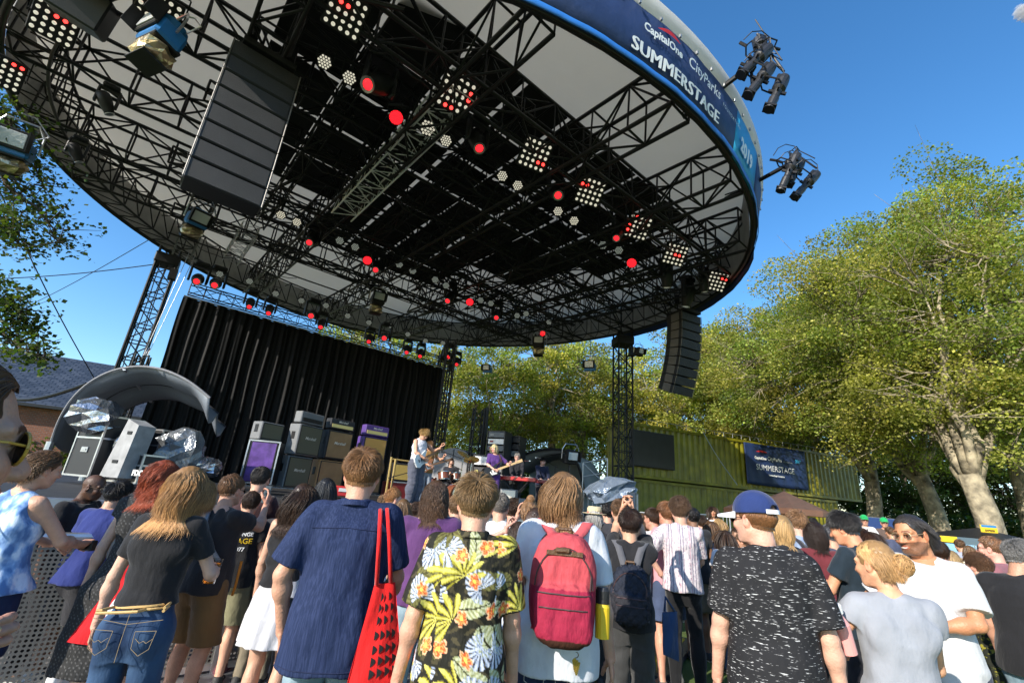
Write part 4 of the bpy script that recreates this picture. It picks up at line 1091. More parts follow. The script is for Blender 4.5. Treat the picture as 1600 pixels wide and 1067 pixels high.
# ---- orange-red umbrellas
M_UMB = mat('umbrella_cloth', (.85, .33, .17), .8, bump=(6, .3), noise=(4, .08))
def umbrella(px, py, d, r, label):
    T = at(px, py, d); e = empty('market_umbrella', (T[0], T[1], 0), .4, label, 'umbrella', 'orange red umbrellas by the container')
    n = 8; V = [(0, 0, T[2])]; Fc = []
    for k in range(n*2):
        a = PI*k/n; rr_ = r*(1 if k % 2 == 0 else .93); V.append((rr_*math.cos(a), rr_*math.sin(a), T[2]-.62)); 
    for k in range(n*2): V.append((V[k+1][0], V[k+1][1], T[2]-.82))
    for k in range(n*2):
        k2 = (k+1) % (n*2); Fc.append((0, k+1, k2+1)); Fc.append((k+1, k+1+2*n, k2+1+2*n, k2+1))
    o = fast('canopy', V, Fc, M_UMB, e); s_ = o.modifiers.new('t', 'SOLIDIFY'); s_.thickness = .01
    m = MB(); m.tube((0, 0, 0), (0, 0, T[2]+.08), .025, 8); m.lathe([(.3, 0), (.3, .06), (.05, .1)], 12); m.build('pole', M_WOOD, e)
    build_tubes('rib', [((0, 0, T[2]-.55), (r*.97*math.cos(PI*2*k/n), r*.97*math.sin(PI*2*k/n), T[2]-.64), .012) for k in range(n)], M_WOOD, e)
umbrella(1225, 767, 17, 1.35, 'open orange red umbrella under the festival banner'); umbrella(1180, 772, 19, 1.25, 'orange red umbrella half hidden behind the blue cap')
# ------------------------------------------------------------------ the lighting rig
M_LENS = mat('led_lens_white', (.75, .72, .62), .3, emit=((1, .93, .75), .32))
M_LENSR = mat('led_lens_red', (.8, .05, .04), .3, emit=((1, .03, .025), 3.0))
M_LENSRW = mat('red_beam_lens', (.7, .02, .02), .3, emit=((1, .012, .02), 1.5))
M_LENSOFF = mat('led_lens_dim', (.45, .45, .40), .3, emit=((.9, 1, .9), .10))
M_RIM = mat('lens_rim', (.30, .30, .30), .4, .5)
def frame_from(n, up):
    n = np.asarray(n, float); n /= np.linalg.norm(n); x = np.cross(up, n); x /= np.linalg.norm(x); y = np.cross(n, x); return np.stack([x, y, n], 1)
def place(e, P, R):
    e.matrix_world = Matrix(((R[0, 0], R[0, 1], R[0, 2], P[0]), (R[1, 0], R[1, 1], R[1, 2], P[1]), (R[2, 0], R[2, 1], R[2, 2], P[2]), (0, 0, 0, 1)))
    return e
VE3 = np.array([VE[0], VE[1], 0]); UE3 = np.array([UE[0], UE[1], 0]); Z3 = np.array([0, 0, 1.])
def disc_mesh(r, n=14, h=.02, dome=.3):
    m = MB(); m.lathe([(r, 0), (r*.92, h), (r*.5, h*(1+dome))], n); return m
# prototypes: child meshes are shared
_lens = disc_mesh(.037, 10).build('lens', M_LENS); lens_me = _lens.data; bpy.data.objects.remove(_lens)
_lens = disc_mesh(.037, 10).build('lens', M_LENSR); lensr_me = _lens.data; bpy.data.objects.remove(_lens)
_m = MB(); _m.box((0, 0, -.05), (.68, .68, .10), bev=.02); _m.box((0, 0, -.13), (.4, .4, .10), bev=.02)
for k in range(6): _m.box((-.32+.128*k, 0, .004), (.006, .64, .008))
_o = _m.build('housing', M_BLACK); hous_me = _o.data; bpy.data.objects.remove(_o)
_m = MB(); _m.box((-.37, 0, -.06), (.02, .05, .2)); _m.box((.37, 0, -.06), (.02, .05, .2)); _m.tube((-.37, 0, -.15), (-.37, .48, -.2), .014); _m.tube((.37, 0, -.15), (.37, .48, -.2), .014); _m.tube((-.37, .48, -.2), (.37, .48, -.2), .014)
_o = _m.build('yoke', M_BLACK); yoke_me = _o.data; bpy.data.objects.remove(_o)
def child(name, me, parent, loc=(0, 0, 0)):
    o = bpy.data.objects.new(name, me); C.objects.link(o); o.parent = parent; o.location = loc; return o
LEDS = [(3, 112, {(3, 4), (4, 4)}, 'at the left edge of the photo, half cut off'), (85, 36, {(2, 3), (3, 3)}, 'beside the black box at the top left'), (247, 20, {(0, 3), (1, 3)}, 'above the blue floodlight with foil tail'), (540, 22, {(1, 3), (2, 3)}, 'at the top edge right of the big speaker array'),
        (713, 148, {(4, 2), (4, 3), (1, 0), (2, 0)}, 'at the top end of the pale ladder'), (836, 242, {(3, 1), (4, 1)}, 'fifth from the left, two lenses red at a corner'), (922, 300, {(0, 3), (1, 3)}, 'sixth from the left, upper two red'),
        (997, 355, {(1, 4), (0, 1), (0, 2)}, 'seventh from the left, red at two sides'), (1055, 398, {(2, 2), (3, 2)}, 'eighth from the left, red in its middle'), (1120, 440, {(3, 3), (4, 3)}, 'last on the right beside the banner')]
for (px, py, red, where) in LEDS:
    P = atz(px, py, 8.95 if px > 300 else 9.0); tocam = np.array([0, 0, EYE])-P; tocam /= np.linalg.norm(tocam)
    n = .55*tocam+.45*(-VE3*.55-Z3*.83); R = frame_from(n, -VE3*.2+Z3*.9)
    e = empty('blinder_light', label='square light of twenty five lenses '+where, cat='stage light', group='square lens lights on the front truss'); place(e, P, R)
    s_ = np.linalg.norm(P-[0, 0, EYE])/12; e.scale = (1, 1, 1) if px > 600 else (.92, .92, .92)
    child('housing', hous_me, e); child('yoke', yoke_me, e)
    for i in range(5):
        for j in range(5): child('lens', lensr_me if (i, j) in red else lens_me, e, (-.256+.128*i, -.256+.128*j, .012))
# small wash lights with a cluster of lenses
_m = MB(); _m.lathe([(.10, -.20), (.135, -.12), (.14, 0), (.125, .015)], 14); _m.box((0, .16, -.1), (.05, .06, .05))
_m.tube((-.15, 0, -.08), (-.15, .24, -.12), .012); _m.tube((.15, 0, -.08), (.15, .24, -.12), .012); _m.tube((-.15, .24, -.12), (.15, .24, -.12), .012)
_o = _m.build('housing', M_BLACK, smooth=False); par_me = _o.data; bpy.data.objects.remove(_o)
def cluster(m_, nm='lens_cluster'):
    q = MB()
    for i in range(-2, 3):
        for j in range(-2, 3):
            x, y = (i+.5*(j % 2))*.052, j*.045
            if x*x+y*y < .115**2: M_ = np.eye(4); M_[:3, 3] = (x, y, .018); q.lathe([(.021, 0), (.018, .012)], 8, M_)
    o = q.build(nm, m_); me = o.data; bpy.data.objects.remove(o); return me
clus_me = cluster(M_LENS); clus_dim = cluster(M_LENSOFF)
_o = disc_mesh(.125, 18).build('lens', M_LENSRW); redface = _o.data; bpy.data.objects.remove(_o)
PARS = [(507, 97), (546, 122), (668, 200), (697, 220), (785, 275), (809, 290), (872, 330), (897, 345), (439, 336), (464, 347), (531, 376), (555, 386), (624, 413), (645, 423), (680, 437), (697, 446), (967, 391), (942, 383), (751, 469), (767, 474), (808, 493), (822, 490), (858, 503)]
PW = ['third square light, left one of a pair', 'third square light, right one of a pair', '', 'ladder top, under the fourth square light', 'fifth square light, upper left of two', 'fifth square light, lower right of two', 'sixth square light, left of two', 'sixth square light, right of two', 'foot of the big speaker array, left of two', 'foot of the big speaker array, right of two', 'middle red moving spotlight, left of two', 'middle red moving spotlight, right of two', 'centre of the roof rear, left of two', 'centre of the roof rear, right of two', 'ceiling centre, left of the lower pair', 'ceiling centre, right of the lower pair', 'seventh square light, lower right of two', 'seventh square light, upper left of two', 'lowest big red light, left of two', 'lowest big red light, right of two', 'right rear roof, right of two', 'right rear roof, left of two', 'right rear roof, alone nearest the tower']
for i, (px, py) in enumerate(PARS):
    P = atz(px, py, 9.0 if py < 400 else 9.1); tocam = np.array([0, 0, EYE])-P; tocam /= np.linalg.norm(tocam)
    R = frame_from(.75*tocam-.25*Z3, Z3+.01*UE3)
    e = empty('wash_light', label='clustered lens wash light by the '+PW[i], cat='stage light', group='white lens wash lights under the roof'); place(e, P, R)
    if px == 668: e.scale = (1.3, 1.3, 1.3); e['label'] = 'larger round wash light beside the pale ladder truss, a white disc over half its lenses'; del e['group']
    child('housing', par_me, e); child('lens_cluster', clus_me if py < 350 else clus_dim, e)
# big round red wash lights
REDW = [((619, 184), .23, 'large round light glowing red just right of the red beamed spot'), ((987, 411), .24, 'round red light below the seventh square light'), ((574, 407), .24, 'oval looking red light above the middle of the curtain'), ((734, 472), .24, 'red light low under the roof above the right end of the curtain'), ((848, 521), .20, 'red light hanging lowest, between the curtain and the right tower')]
_m = MB(); _m.lathe([(.5, -.9), (.85, -.6), (1.06, -.05), (1.06, .02), (1.0, .03)], 18); _o = _m.build('housing', M_BLACK); bigh = _o.data; bpy.data.objects.remove(_o)
_m = MB()
for i in range(-5, 6):
    for j in range(-5, 6):
        x, y = (i+.5*(j % 2))*.19, j*.165
        if x*x+y*y < .9: M_ = np.eye(4); M_[:3, 3] = (x, y, .03); _m.lathe([(.085, 0), (.06, .05)], 6, M_)
_o = _m.build('lens', M_LENSRW); bigl = _o.data; bpy.data.objects.remove(_o)
_m = MB(); _m.box((-1.15, 0, -.3), (.1, .3, .4)); _m.box((1.15, 0, -.3), (.1, .3, .4)); _m.tube((-1.15, 0, -.4), (-1.0, 1.5, -.6), .06); _m.tube((1.15, 0, -.4), (1.0, 1.5, -.6), .06); _m.box((0, 1.6, -.6), (2.0, .35, .5))
_o = _m.build('yoke', M_BLACK); bigy = _o.data; bpy.data.objects.remove(_o)
_m = MB(); _m.lathe([(.98, .0), (.98, .03)], 18); _o = _m.build('lens_disc', mat('red_lens_glass', (.35, .01, .015), .25, emit=((1, .01, .02), .45))); bigd = _o.data; bpy.data.objects.remove(_o)
for (p, r, lb) in REDW:
    P = atz(p[0], p[1], 8.8); tocam = np.array([0, 0, EYE])-P; tocam /= np.linalg.norm(tocam); R = frame_from(.7*tocam-.3*Z3, VE3*.3+Z3)
    e = empty('wash_light', label=lb, cat='stage light'); place(e, P, R); r *= .62; e.scale = (r, r, r)
    child('housing', bigh, e); child('lens', bigl, e); child('lens_disc', bigd, e); child('yoke', bigy, e)
# moving heads: barrel in a yoke under a base
def moving_head(P, aim, s, label, red=True, group=None, sunlit=False):
    e = empty('moving_head_light', P, STAGE_ROT, label, 'stage light', group); e.scale = (s, s, s)
    Rl = rotz(-STAGE_ROT); a = Rl@np.asarray(aim, float); a /= np.linalg.norm(a)
    m = MB(); m.box((0, 0, .52), (.40, .34, .14), bev=.03); m.build('base', M_BLACK, e)
    m = MB(); m.box((-.24, 0, .18), (.07, .14, .56), bev=.02); m.box((.24, 0, .18), (.07, .14, .56), bev=.02); m.box((0, 0, .44), (.5, .16, .06)); m.build('yoke', M_BLKPLAST, e)
    R = frame_from(a, np.array([0.05, .3, 1.])); M_ = np.eye(4); M_[:3, :3] = R
    m = MB(); m.lathe([(.10, -.30), (.165, -.24), (.18, -.05), (.165, .12), (.125, .28), (.125, .33), (.11, .33)], 16, M_); m.build('barrel', M_BLACK, e, True)
    M2 = np.eye(4); M2[:3, :3] = R; M2[:3, 3] = a*.322
    m = MB(); m.lathe([(.085, 0), (.08, .02), (.04, .03)], 16, M2); m.build('lens', M_LENSRW if red else (M_BLKPLAST if red is None else M_LENSOFF), e)
    m = MB(); m.lathe([(.125, .0), (.125, .03), (.088, .02), (.088, .0)], 16, M2, cap=False); m.build('lens_rim', M_RIM, e)
    return e
MH = [((592, 140), 8.75, (-.2, -.5, -.6), 1.15, 'black moving spotlight with a bright ringed red lens in the upper middle'),
      ((745, 228), 8.75, (0, 0, 0), 1.0, 'black moving spotlight with red lens right of the ladder top'),
      ((868, 308), 8.75, (0, 0, 0), 1.0, 'black moving spotlight with red lens between the fifth and sixth square lights'),
      ((966, 372), 8.75, (0, 0, 0), .9, 'black moving spotlight with a small red lens beside the seventh square light'),
      ((487, 382), 8.85, (0, 0, 0), 1.0, 'black moving spotlight with red lens in front of the first grey roof panel'),
      ((589, 425), 8.85, (0, 0, 0), 1.0, 'black moving spotlight with red lens left of the curtain middle'),
      ((703, 473), 8.85, (0, 0, 0), 1.0, 'black moving spotlight with small red lens left of the lower round red light'),
      ((776, 500), 8.85, (0, 0, 0), 1.0, 'black moving spotlight with small red lens above the mast of the right curtain end'),
      ((1042, 440), 8.8, (0, 0, 0), 1.1, 'unlit black moving spotlight hanging near the last square light'),
      ((1075, 470), 8.8, (0, 0, 0), 1.2, 'unlit black moving spotlight hanging over the right speaker array'),
      ((1100, 150+300), 8.8, (0, 0, 0), .9, 'unlit black moving spotlight next to the banner end')]
for (p, z, aim, s, lb) in MH:
    P = atz(p[0], p[1]-8, z+.1); tc = np.array([0, 0, EYE])-P; tc /= np.linalg.norm(tc)
    if not any(aim): aim = tc*.8+np.array([rnd.uniform(-.3, .3), rnd.uniform(-.2, .2), -.5])
    if 'unlit' in lb: aim = (rnd.uniform(-.3, .3), .3, -1)
    moving_head(P, aim, s, lb, 'unlit' not in lb)
# row over the curtain
ORD = ['leftmost', 'second', 'third', 'fourth', 'fifth', 'sixth', 'seventh', 'eighth', 'ninth', 'tenth', 'eleventh', 'rightmost']
ROW = [(309, 437, 1), (337, 443, 1), (391, 474, 0), (421, 484, 0), (487, 491, 1), (502, 506, 0), (577, 529, 0), (601, 526, 1), (636, 546, 0), (657, 552, 0), (700, 556, 1), (714, 565, 0)]
for i, (px, py, big) in enumerate(ROW):
    P = atv(px, py, 5.6); tc = np.array([0, 0, EYE])-P; tc /= np.linalg.norm(tc)
    n_ = ORD[i]
    e = moving_head(P, tc*.8+np.array([0, 0, -.55]) if not big else tc*.9+np.array([0, -.1, -.25]), 1.15 if big else .9, n_+' red lamp in the row hung above the black curtain', True, 'red lamps above the curtain')
m = MB()
for i in range(11):
    t = (i+.5)/11; u = uL+.3+(uR-uL-.4)*t; P = S(u, 5.5, 8.75+.1*math.sin(i*2)); 
    e = empty('wash_light', label='small dim wash light between the %s and the %s red lamp above the curtain' % (ORD[i], ORD[i+1]), cat='stage light', group='dim wash lights above the curtain'); tc = np.array([0, 0, EYE])-P; tc /= np.linalg.norm(tc)
    place(e, P, frame_from(tc*.8-.4*Z3, Z3)); child('housing', par_me, e); child('lens_cluster', clus_dim, e)
# floodlights wrapped in foil
M_FOIL = mat('foil', (.50, .40, .24), .3, .9, bump=(10, .8)); M_FOILS = mat('silver_foil', (.42, .44, .47), .25, .9, bump=(7, .8))
M_BLUEP = mat('blue_paint', (.02, .16, .42), .4); M_GLASS = mat('lamp_glass', (.6, .62, .62), .12, .0, spec=.8, bump=(20, .3))
def crumple(dims, seed, n=7, amp=.12, m=None, name='foil_cover', parent=None, R=None, c=(0, 0, 0), taper=0):
    """crumpled closed sheet"""
    r = np.random.default_rng(seed); a, b, h = dims; nu, nv = 14, 6; V = []
    for j in range(nv+1):
        v = j/nv; s_ = (math.sin(PI*min(max(v, .02), .98)))**.35*(1-taper*v)
        for i in range(nu):
            t = 2*PI*i/nu; x, y = math.cos(t), math.sin(t); k = (abs(x)**4+abs(y)**4)**-.25
            w_ = 1+amp*r.normal(); V.append((a/2*x*k*s_*w_, b/2*y*k*s_*w_, (v-.5)*h+amp*.25*h*r.normal()*.4))
    V = np.array(V)
    if R is not None: V = V@np.asarray(R).T
    V += np.array(c); i = np.arange(nu); Q = []
    for j in range(nv):
        for k in range(nu): Q.append((j*nu+k, j*nu+(k+1) % nu, (j+1)*nu+(k+1) % nu, (j+1)*nu+k))
    Q += [tuple(range(nu))[::-1], tuple(range(nv*nu, (nv+1)*nu))]
    return fast(name, V, Q, m or M_FOIL, parent)
def floodlight(P, s, label, rot=(0, 0), foil=True, mface=True, body=None):
    e = empty('floodlight', P, rot[0], label, 'stage light'); e.rotation_euler = (rot[1], 0, rot[0]); e.scale = (s, s, s)
    m = MB(); m.box((0, 0, 0), (.46, .34, .30), bev=.04); m.lathe([(.17, .15), (.20, .26), (.12, .30)], 14); m.build('body', body or M_BLUEP, e)
    m = MB(); m.box((0, -.19, .12), (.44, .05, .34), bev=.015); m.box((-.23, -.28, .12), (.015, .18, .32)); m.box((.23, -.28, .12), (.015, .18, .32)); m.build('barn_door', M_BLACK, e)
    m = MB(); m.box((0, -.225, .12), (.34, .02, .24), bev=.005); m.build('glass', M_GLASS, e)
    m = MB(); m.path([(-.29, 0, 0), (-.30, 0, .3), (-.2, 0, .48), (.2, 0, .48), (.30, 0, .3), (.29, 0, 0)], .016, 6); m.path([(.1, .1, .2), (.3, .15, .4), (.1, .1, .62), (-.05, 0, .6)], .012, 5); m.build('yoke', M_ALU, e)
    if foil: 
        crumple((.44, .36, .34), abs(int(P[0]*10+50)), c=(0, .02, -.30), parent=e); m = MB(); m.box((0, .02, -.14), (.40, .34, .05), bev=.01); m.box((0, .02, -.47), (.38, .30, .03)); m.build('black_collar', M_BLACK, e)
floodlight(atz(253, 62, 8.3), 1.25, 'blue floodlight with barn doors and gold foil wrapped tail at the top left', (-.4, -.15))
floodlight(atz(308, 345, 8.7), 1.2, 'blue and silver floodlight with a foil tail over the left tower', (.9, .5))
floodlight(atz(590, 470, 8.7), 1.15, 'dark floodlight with a tan foil wrap above the middle of the curtain', (.5, .1), body=M_BLACK)
floodlight(atz(842, 538, 8.2), 1.1, 'dark floodlight with foil tail hanging under the rear rim', (-.2, 0), body=M_BLACK)
floodlight(atz(922, 574, 7.0), 1.0, 'dark floodlight with blue top hanging lowest left of the right tower', (-.4, .2), foil=False)
floodlight(atz(762, 578, 7.2), .85, 'small blue topped floodlight hanging right of the curtain end', (-.4, .2), foil=False)
floodlight(atz(22, 232, 7.9), 1.3, 'floodlight with foil cover hanging outside the rim at the left edge', (.6, .3))
floodlight(atz(997, 552, 7.8), .8, 'small black floodlight bracketed to the right tower', (.4, .2), foil=False, body=M_BLACK)
# drop rods for the low ones
for (px, py, z, nm) in ((842, 538, 8.2, 'the foil tailed floodlight'), (922, 574, 7.0, 'the lowest floodlight'), (762, 578, 7.2, 'the small blue floodlight')):
    P = atz(px, py, z); V, Q = tubes([(P+[0, 0, .4], [P[0], P[1], 9.6], .012)]); tag(fast('drop_rod', V, Q, M_BLACK), 'thin vertical rod holding '+nm, 'rod')
# grey flat speaker box high left
e = empty('ceiling_speaker', atz(130, 12, 9.0), .6, 'plain dark wedge box hanging at the top left between two square lights', 'speaker'); e.rotation_euler = (.4, .2, .6)
m = MB(); m.box((0, 0, 0), (.75, .5, .6), bev=.03); m.build('cabinet', M_BLKPLAST, e); m = MB(); m.box((-.39, 0, 0), (.02, .4, .5)); m.build('side_plate', M_GALV, e)
# dark followspots on truss left
for (px, py, lb) in ((165, 160, 'black lamp on the left truss, seen from below'), (118, 238, 'dark lamp clamped to the ring at the left')):
    moving_head(atz(px, py, 8.7), (.3, .5, -.9), .7, lb+', unlit', None)

# ---- line arrays
def line_array(P, az, nbox, tilt0, dt, wdt, hgt, dep, label):
    e = empty('line_array', P, -math.radians(az), label, 'speaker array'); e['group'] = 'hanging speaker arrays'
    z = 0; y = 0; tlt = tilt0
    for k in range(nbox):
        tr = math.radians(tlt); R = np.array([[1, 0, 0], [0, math.cos(tr), -math.sin(tr)], [0, math.sin(tr), math.cos(tr)]]).T
        dn = R@np.array([0, 0, -1.]); c = np.array([0, y, z])+dn*hgt/2
        b = MB(); b.box(c, (wdt, dep, hgt-.015), R, bev=.012); bo = b.build('speaker_box', M_BLKPLAST, e)
        g = MB(); g.box(c+R@np.array([0, -dep/2-.006, 0]), (wdt-.06, .02, hgt-.05), R, bev=.004); g.box(c+R@np.array([0, -dep/2-.02, 0]), (.01, .02, hgt-.05), R) if False else None; g.build('grille', M_GRILLE, bo)
        for sx in (-1, 1): g = MB(); g.box(c+R@np.array([sx*(wdt/2+.008), -.05, 0]), (.016, dep*.5, hgt-.03), R); g.tube(c+R@np.array([sx*(wdt/2+.004), -dep/2-.01, -hgt*.48]), c+R@np.array([sx*(wdt/2+.004), -dep/2-.01, hgt*.48]), .012, 6); g.build('rigging_plate', M_GALV2, bo)
        y += dn[1]*hgt; z += dn[2]*hgt; tlt += dt
    b = MB(); b.box((0, 0, .10), (wdt*.8, dep*1.3, .12), bev=.01); b.build('bumper', M_BLACK, e)
    for x in (-.3, .3):
        b = MB(); b.tube((x*wdt, 0, .12), (x*wdt, 0, 1.1), .018, 6); b.tube((x*wdt, 0, .45), (x*wdt, 0, .8), .09, 8); b.build('chain_hoist', M_BLACK, e)
    return e
M_GRILLE = mat('speaker_grille', (.030, .031, .034), .55, noise=(3, .15), bump=(400, .5), spec=.4); M_GALV2 = mat('rigging_steel', (.16, .15, .14), .5, .3)
rho = 8.0; azr = math.radians(-37.6); PL = np.array([rho*math.sin(azr), rho*math.cos(azr), EYE+rho*.875])
line_array(PL, -40, 8, 4, -.9, 1.08, .355, .5, 'tall array of eight stacked black speaker boxes hanging at the left front of the roof')
rho = 17.3; azr = math.radians(22.0); PR = np.array([rho*math.sin(azr), rho*math.cos(azr), EYE+rho*.408])
line_array(PR, -26, 9, 0, -2.9, 1.0, .33, .75, 'curved hanging array of black speaker boxes right of the right tower')

# ---- outrigger arms with profile spotlights
def profile_light(P0, P1, s, label):
    """P0 rear, P1 nose"""
    P0 = np.asarray(P0); P1 = np.asarray(P1); a = P1-P0; L = np.linalg.norm(a); a /= L; R = frame_from(a, Z3)
    e = empty('spotlight', label=label, cat='stage light', group='spotlights on the outrigger arms'); place(e, P0, R)
    m = MB(); m.lathe([(.05, 0), (.10, .03), (.115, .12), (.12, L*.38), (.075, L*.45), (.07, L*.62), (.085, L*.66), (.08, L*.88), (.105, L*.93), (.10, L), (.07, L)], 14); m.build('barrel', M_BLKPLAST, e, False)
    m = MB(); m.path([(-.13, 0, L*.35), (-.17, .06, L*.33), (-.15, .28, L*.28), (0, .36, L*.26), (.15, .28, L*.28), (.17, .06, L*.33), (.13, 0, L*.35)], .016, 6); m.tube((0, .34, L*.26), (0, .5, L*.26), .03, 6); m.build('yoke', M_BLACK, e)
    m = MB()
    for k in (-1, 1): m.box((k*.11, 0, L*.5), (.09, .03, .05)); m.box((0, k*.11, L*.48), (.04, .09, .05))
    m.box((0, .02, L*.15), (.2, .2, .16), bev=.02); m.box((0, 0, L*.95), (.21, .21, .03)); m.build('shutter', M_BLACK, e)
    m = MB(); m.path([(0, -.02, -.01), (.05, .12, -.14), (.12, .3, -.10), (.14, .42, .05), (.05, .46, .2)], .010, 5); m.build('cable', M_BLKPLAST, e)
def outrigger(px0, px1, d1, lights, label):
    t = th_of(*px0, RR+.4, 1.3); P0 = rim(t, RR-.6, .9); P1 = at(*px1, d1)
    a = P1-P0; P1b = P0+a*1.12
    e = empty('outrigger_arm', P0, 0, label, 'lighting arm'); m = MB(); m.tube((0, 0, 0), P1b-P0, .05, 8); m.tube((0, 0, .12), a*.35, .02, 6); m.build('arm', M_BLACK, e)
    side = np.cross(a/np.linalg.norm(a), Z3)
    m = MB(); m.tube(a-side*.1+Z3*.35, a+Z3*-.45+side*.0, .03, 6); q = [at(*l[0], l[2])-P0 for l in lights]; m.path([a+Z3*.1]+[p+Z3*.12 for p in q], .022, 6); m.path([a+Z3*.3]+[p+Z3*(.2+.1*i) for i, p in enumerate(q)], .012, 5); m.box(a, (.18, .14, .2), bev=.02); m.build('clamp_bar', M_BLACK, e)
    for i, (a0, a1, dd, lb) in enumerate(lights): profile_light(at(*a0, dd), at(*a1, dd-.15), 1, lb)
outrigger((1110, 136), (1172, 104), 8.6, [((1203, 74), (1157, 118), 8.6, 'upper black spotlight on the upper outrigger arm'), ((1206, 103), (1168, 150), 8.5, 'middle black spotlight on the upper outrigger arm'), ((1226, 120), (1201, 172), 8.4, 'lowest and rightmost spotlight on the upper outrigger arm'), ((1184, 60), (1192, 92), 8.8, 'small stub spotlight at the top of the upper outrigger arm')], 'black pole sticking out from the roof rim, the upper of two, carrying spotlights')
outrigger((1184, 276), (1234, 256), 10.6, [((1246, 240), (1219, 299), 10.6, 'left spotlight on the lower outrigger arm'), ((1252, 252), (1232, 290), 10.8, 'middle spotlight on the lower outrigger arm, half hidden'), ((1277, 270), (1241, 309), 10.4, 'rightmost spotlight on the lower outrigger arm')], 'black pole sticking out from the roof rim, the lower of two, carrying spotlights')
# ---- guy wires
for i, (a, b, da, db, r, lb) in enumerate([((-40, 437), (243, 413), 17, 17, .018, 'taut dark cable running level across the sky to the left tower'), ((40, 480), (234, 374), 22, 17, .014, 'thin cable rising across the sky to the roof rim'), ((0, 300), (148, 592), 12, 15, .016, 'thin cable falling steeply across the sky towards the silver shelter'), ((1098, 674), (1152, 757), 22.5, 17, .018, 'pale rope slanting down in front of the upper green container')]):
    P0, P1 = at(*a, da), at(*b, db); pts = [P0+(P1-P0)*t-np.array([0, 0, .12*math.sin(PI*t)]) for t in np.linspace(0, 1, 14)]
    m = MB(); m.path(pts, r, 5); tag(m.build('guy_wire', M_GALV if i == 3 else M_BLACK), lb, 'cable')
# a long hanging cable bundle in front of the house
m = MB(); P0, P1 = at(-40, 590, 14), at(135, 600, 12); m.path([P0+(P1-P0)*t-np.array([0, 0, .55*math.sin(PI*t)]) for t in np.linspace(0, 1, 14)], .05, 6); tag(m.build('cable_bundle', M_BLACK), 'thick sagging black cable bundle in front of the slate roof', 'cable')
# ------------------------------------------------------------------ things on the stage
M_TOLEX = mat('grey_tolex', (.17, .175, .18), .6, bump=(150, .3)); M_TOLEXB = mat('black_tolex', (.022, .022, .025), .55, bump=(150, .3)); M_PURP = mat('purple_tolex', (.09, .04, .22), .5, bump=(150, .3)); M_RUST = mat('tan_tolex', (.42, .21, .08), .6, bump=(120, .3))
M_CLG = mat('grille_cloth_green', (.15, .135, .085), .9, bump=(300, .5)); M_CLB = mat('grille_cloth_brown', (.34, .20, .09), .9, noise=(4, .15), bump=(300, .5)); M_CLO = mat('grille_cloth_orange', (.72, .38, .10), .85, bump=(300, .4)); M_GOLD = mat('gold_panel', (.55, .40, .15), .35, .6)
M_PINK = mat('pink_tape', (.75, .05, .45), .6); M_CREAM = mat('cream_script', (.75, .70, .58), .5)
def script_text(txt, parent, x, y, z, size, m=M_CREAM):
    V, Fc = text_mesh(txt, size, .012*size, 0, 'CENTER', shear=.25); return fast('badge', [(a+x, y, b+z) for a, b, c in V], Fc, m, parent)
def cab(px, py, v, w, h, dep, yaw, body, cloth_m, label, kind='speaker_cabinet', z=None, name='Marshall', knobs=False, extra=None, handle=True, u=None):
    """bottom centre of the face at pixel px,py on stage line v"""
    P = atv(px, py, v)
    if z is not None: P[2] = z
    e = empty(kind, P, STAGE_ROT+math.radians(yaw), label, 'amplifier' if kind == 'amplifier_head' else 'speaker cabinet')
    if kind == 'speaker_cabinet': e['group'] = 'guitar cabinets on stage'
    m = MB(); m.box((0, dep/2, h/2), (w, dep, h), bev=.018); m.build('shell', body, e)
    if kind == 'speaker_cabinet':
        m = MB(); m.box((0, -.004, h/2), (w-.07, .02, h-.07), bev=.006); m.build('grille', cloth_m, e)
        m = MB(); t = .02
        for x_, z_, a, b in ((0, .035, w-.06, t), (0, h-.035, w-.06, t), (-w/2+.035, h/2, t, h-.06), (w/2-.035, h/2, t, h-.06)): m.box((x_, -.012, z_), (a, .012, b))
        m.build('piping', M_BLACK, e)
        if handle:
            m = MB(); m.box((-w/2-.004, dep*.5, h*.62), (.01, .12, .18), bev=.004); m.build('side_handle', M_BLACK, e)
        if name: script_text(name, e, 0, -.022, h*.52, .10)
    else:
        m = MB(); m.box((0, -.006, h*.30), (w-.10, .02, h*.34), bev=.004); m.build('control_panel', M_GOLD if knobs else M_BLACK, e)
        m = MB()
        for k in range(8):
            M_ = np.eye(4); M_[:3, :3] = np.array([[1, 0, 0], [0, 0, -1], [0, 1, 0]]).T; M_[:3, 3] = (-w*.32+k*w*.09, -.03, h*.30); m.lathe([(.016, 0), (.013, -.025)], 8, M_)
        m.build('knob', M_BLACK, e) if False else None
        if name: script_text(name, e, 0, -.010, h*.62, .085)
        m = MB(); m.path([(-.12, dep*.5, h), (-.1, dep*.5, h+.03), (.1, dep*.5, h+.03), (.12, dep*.5, h)], .012, 6); m.build('carry_handle', M_BLACK, e)
    return e
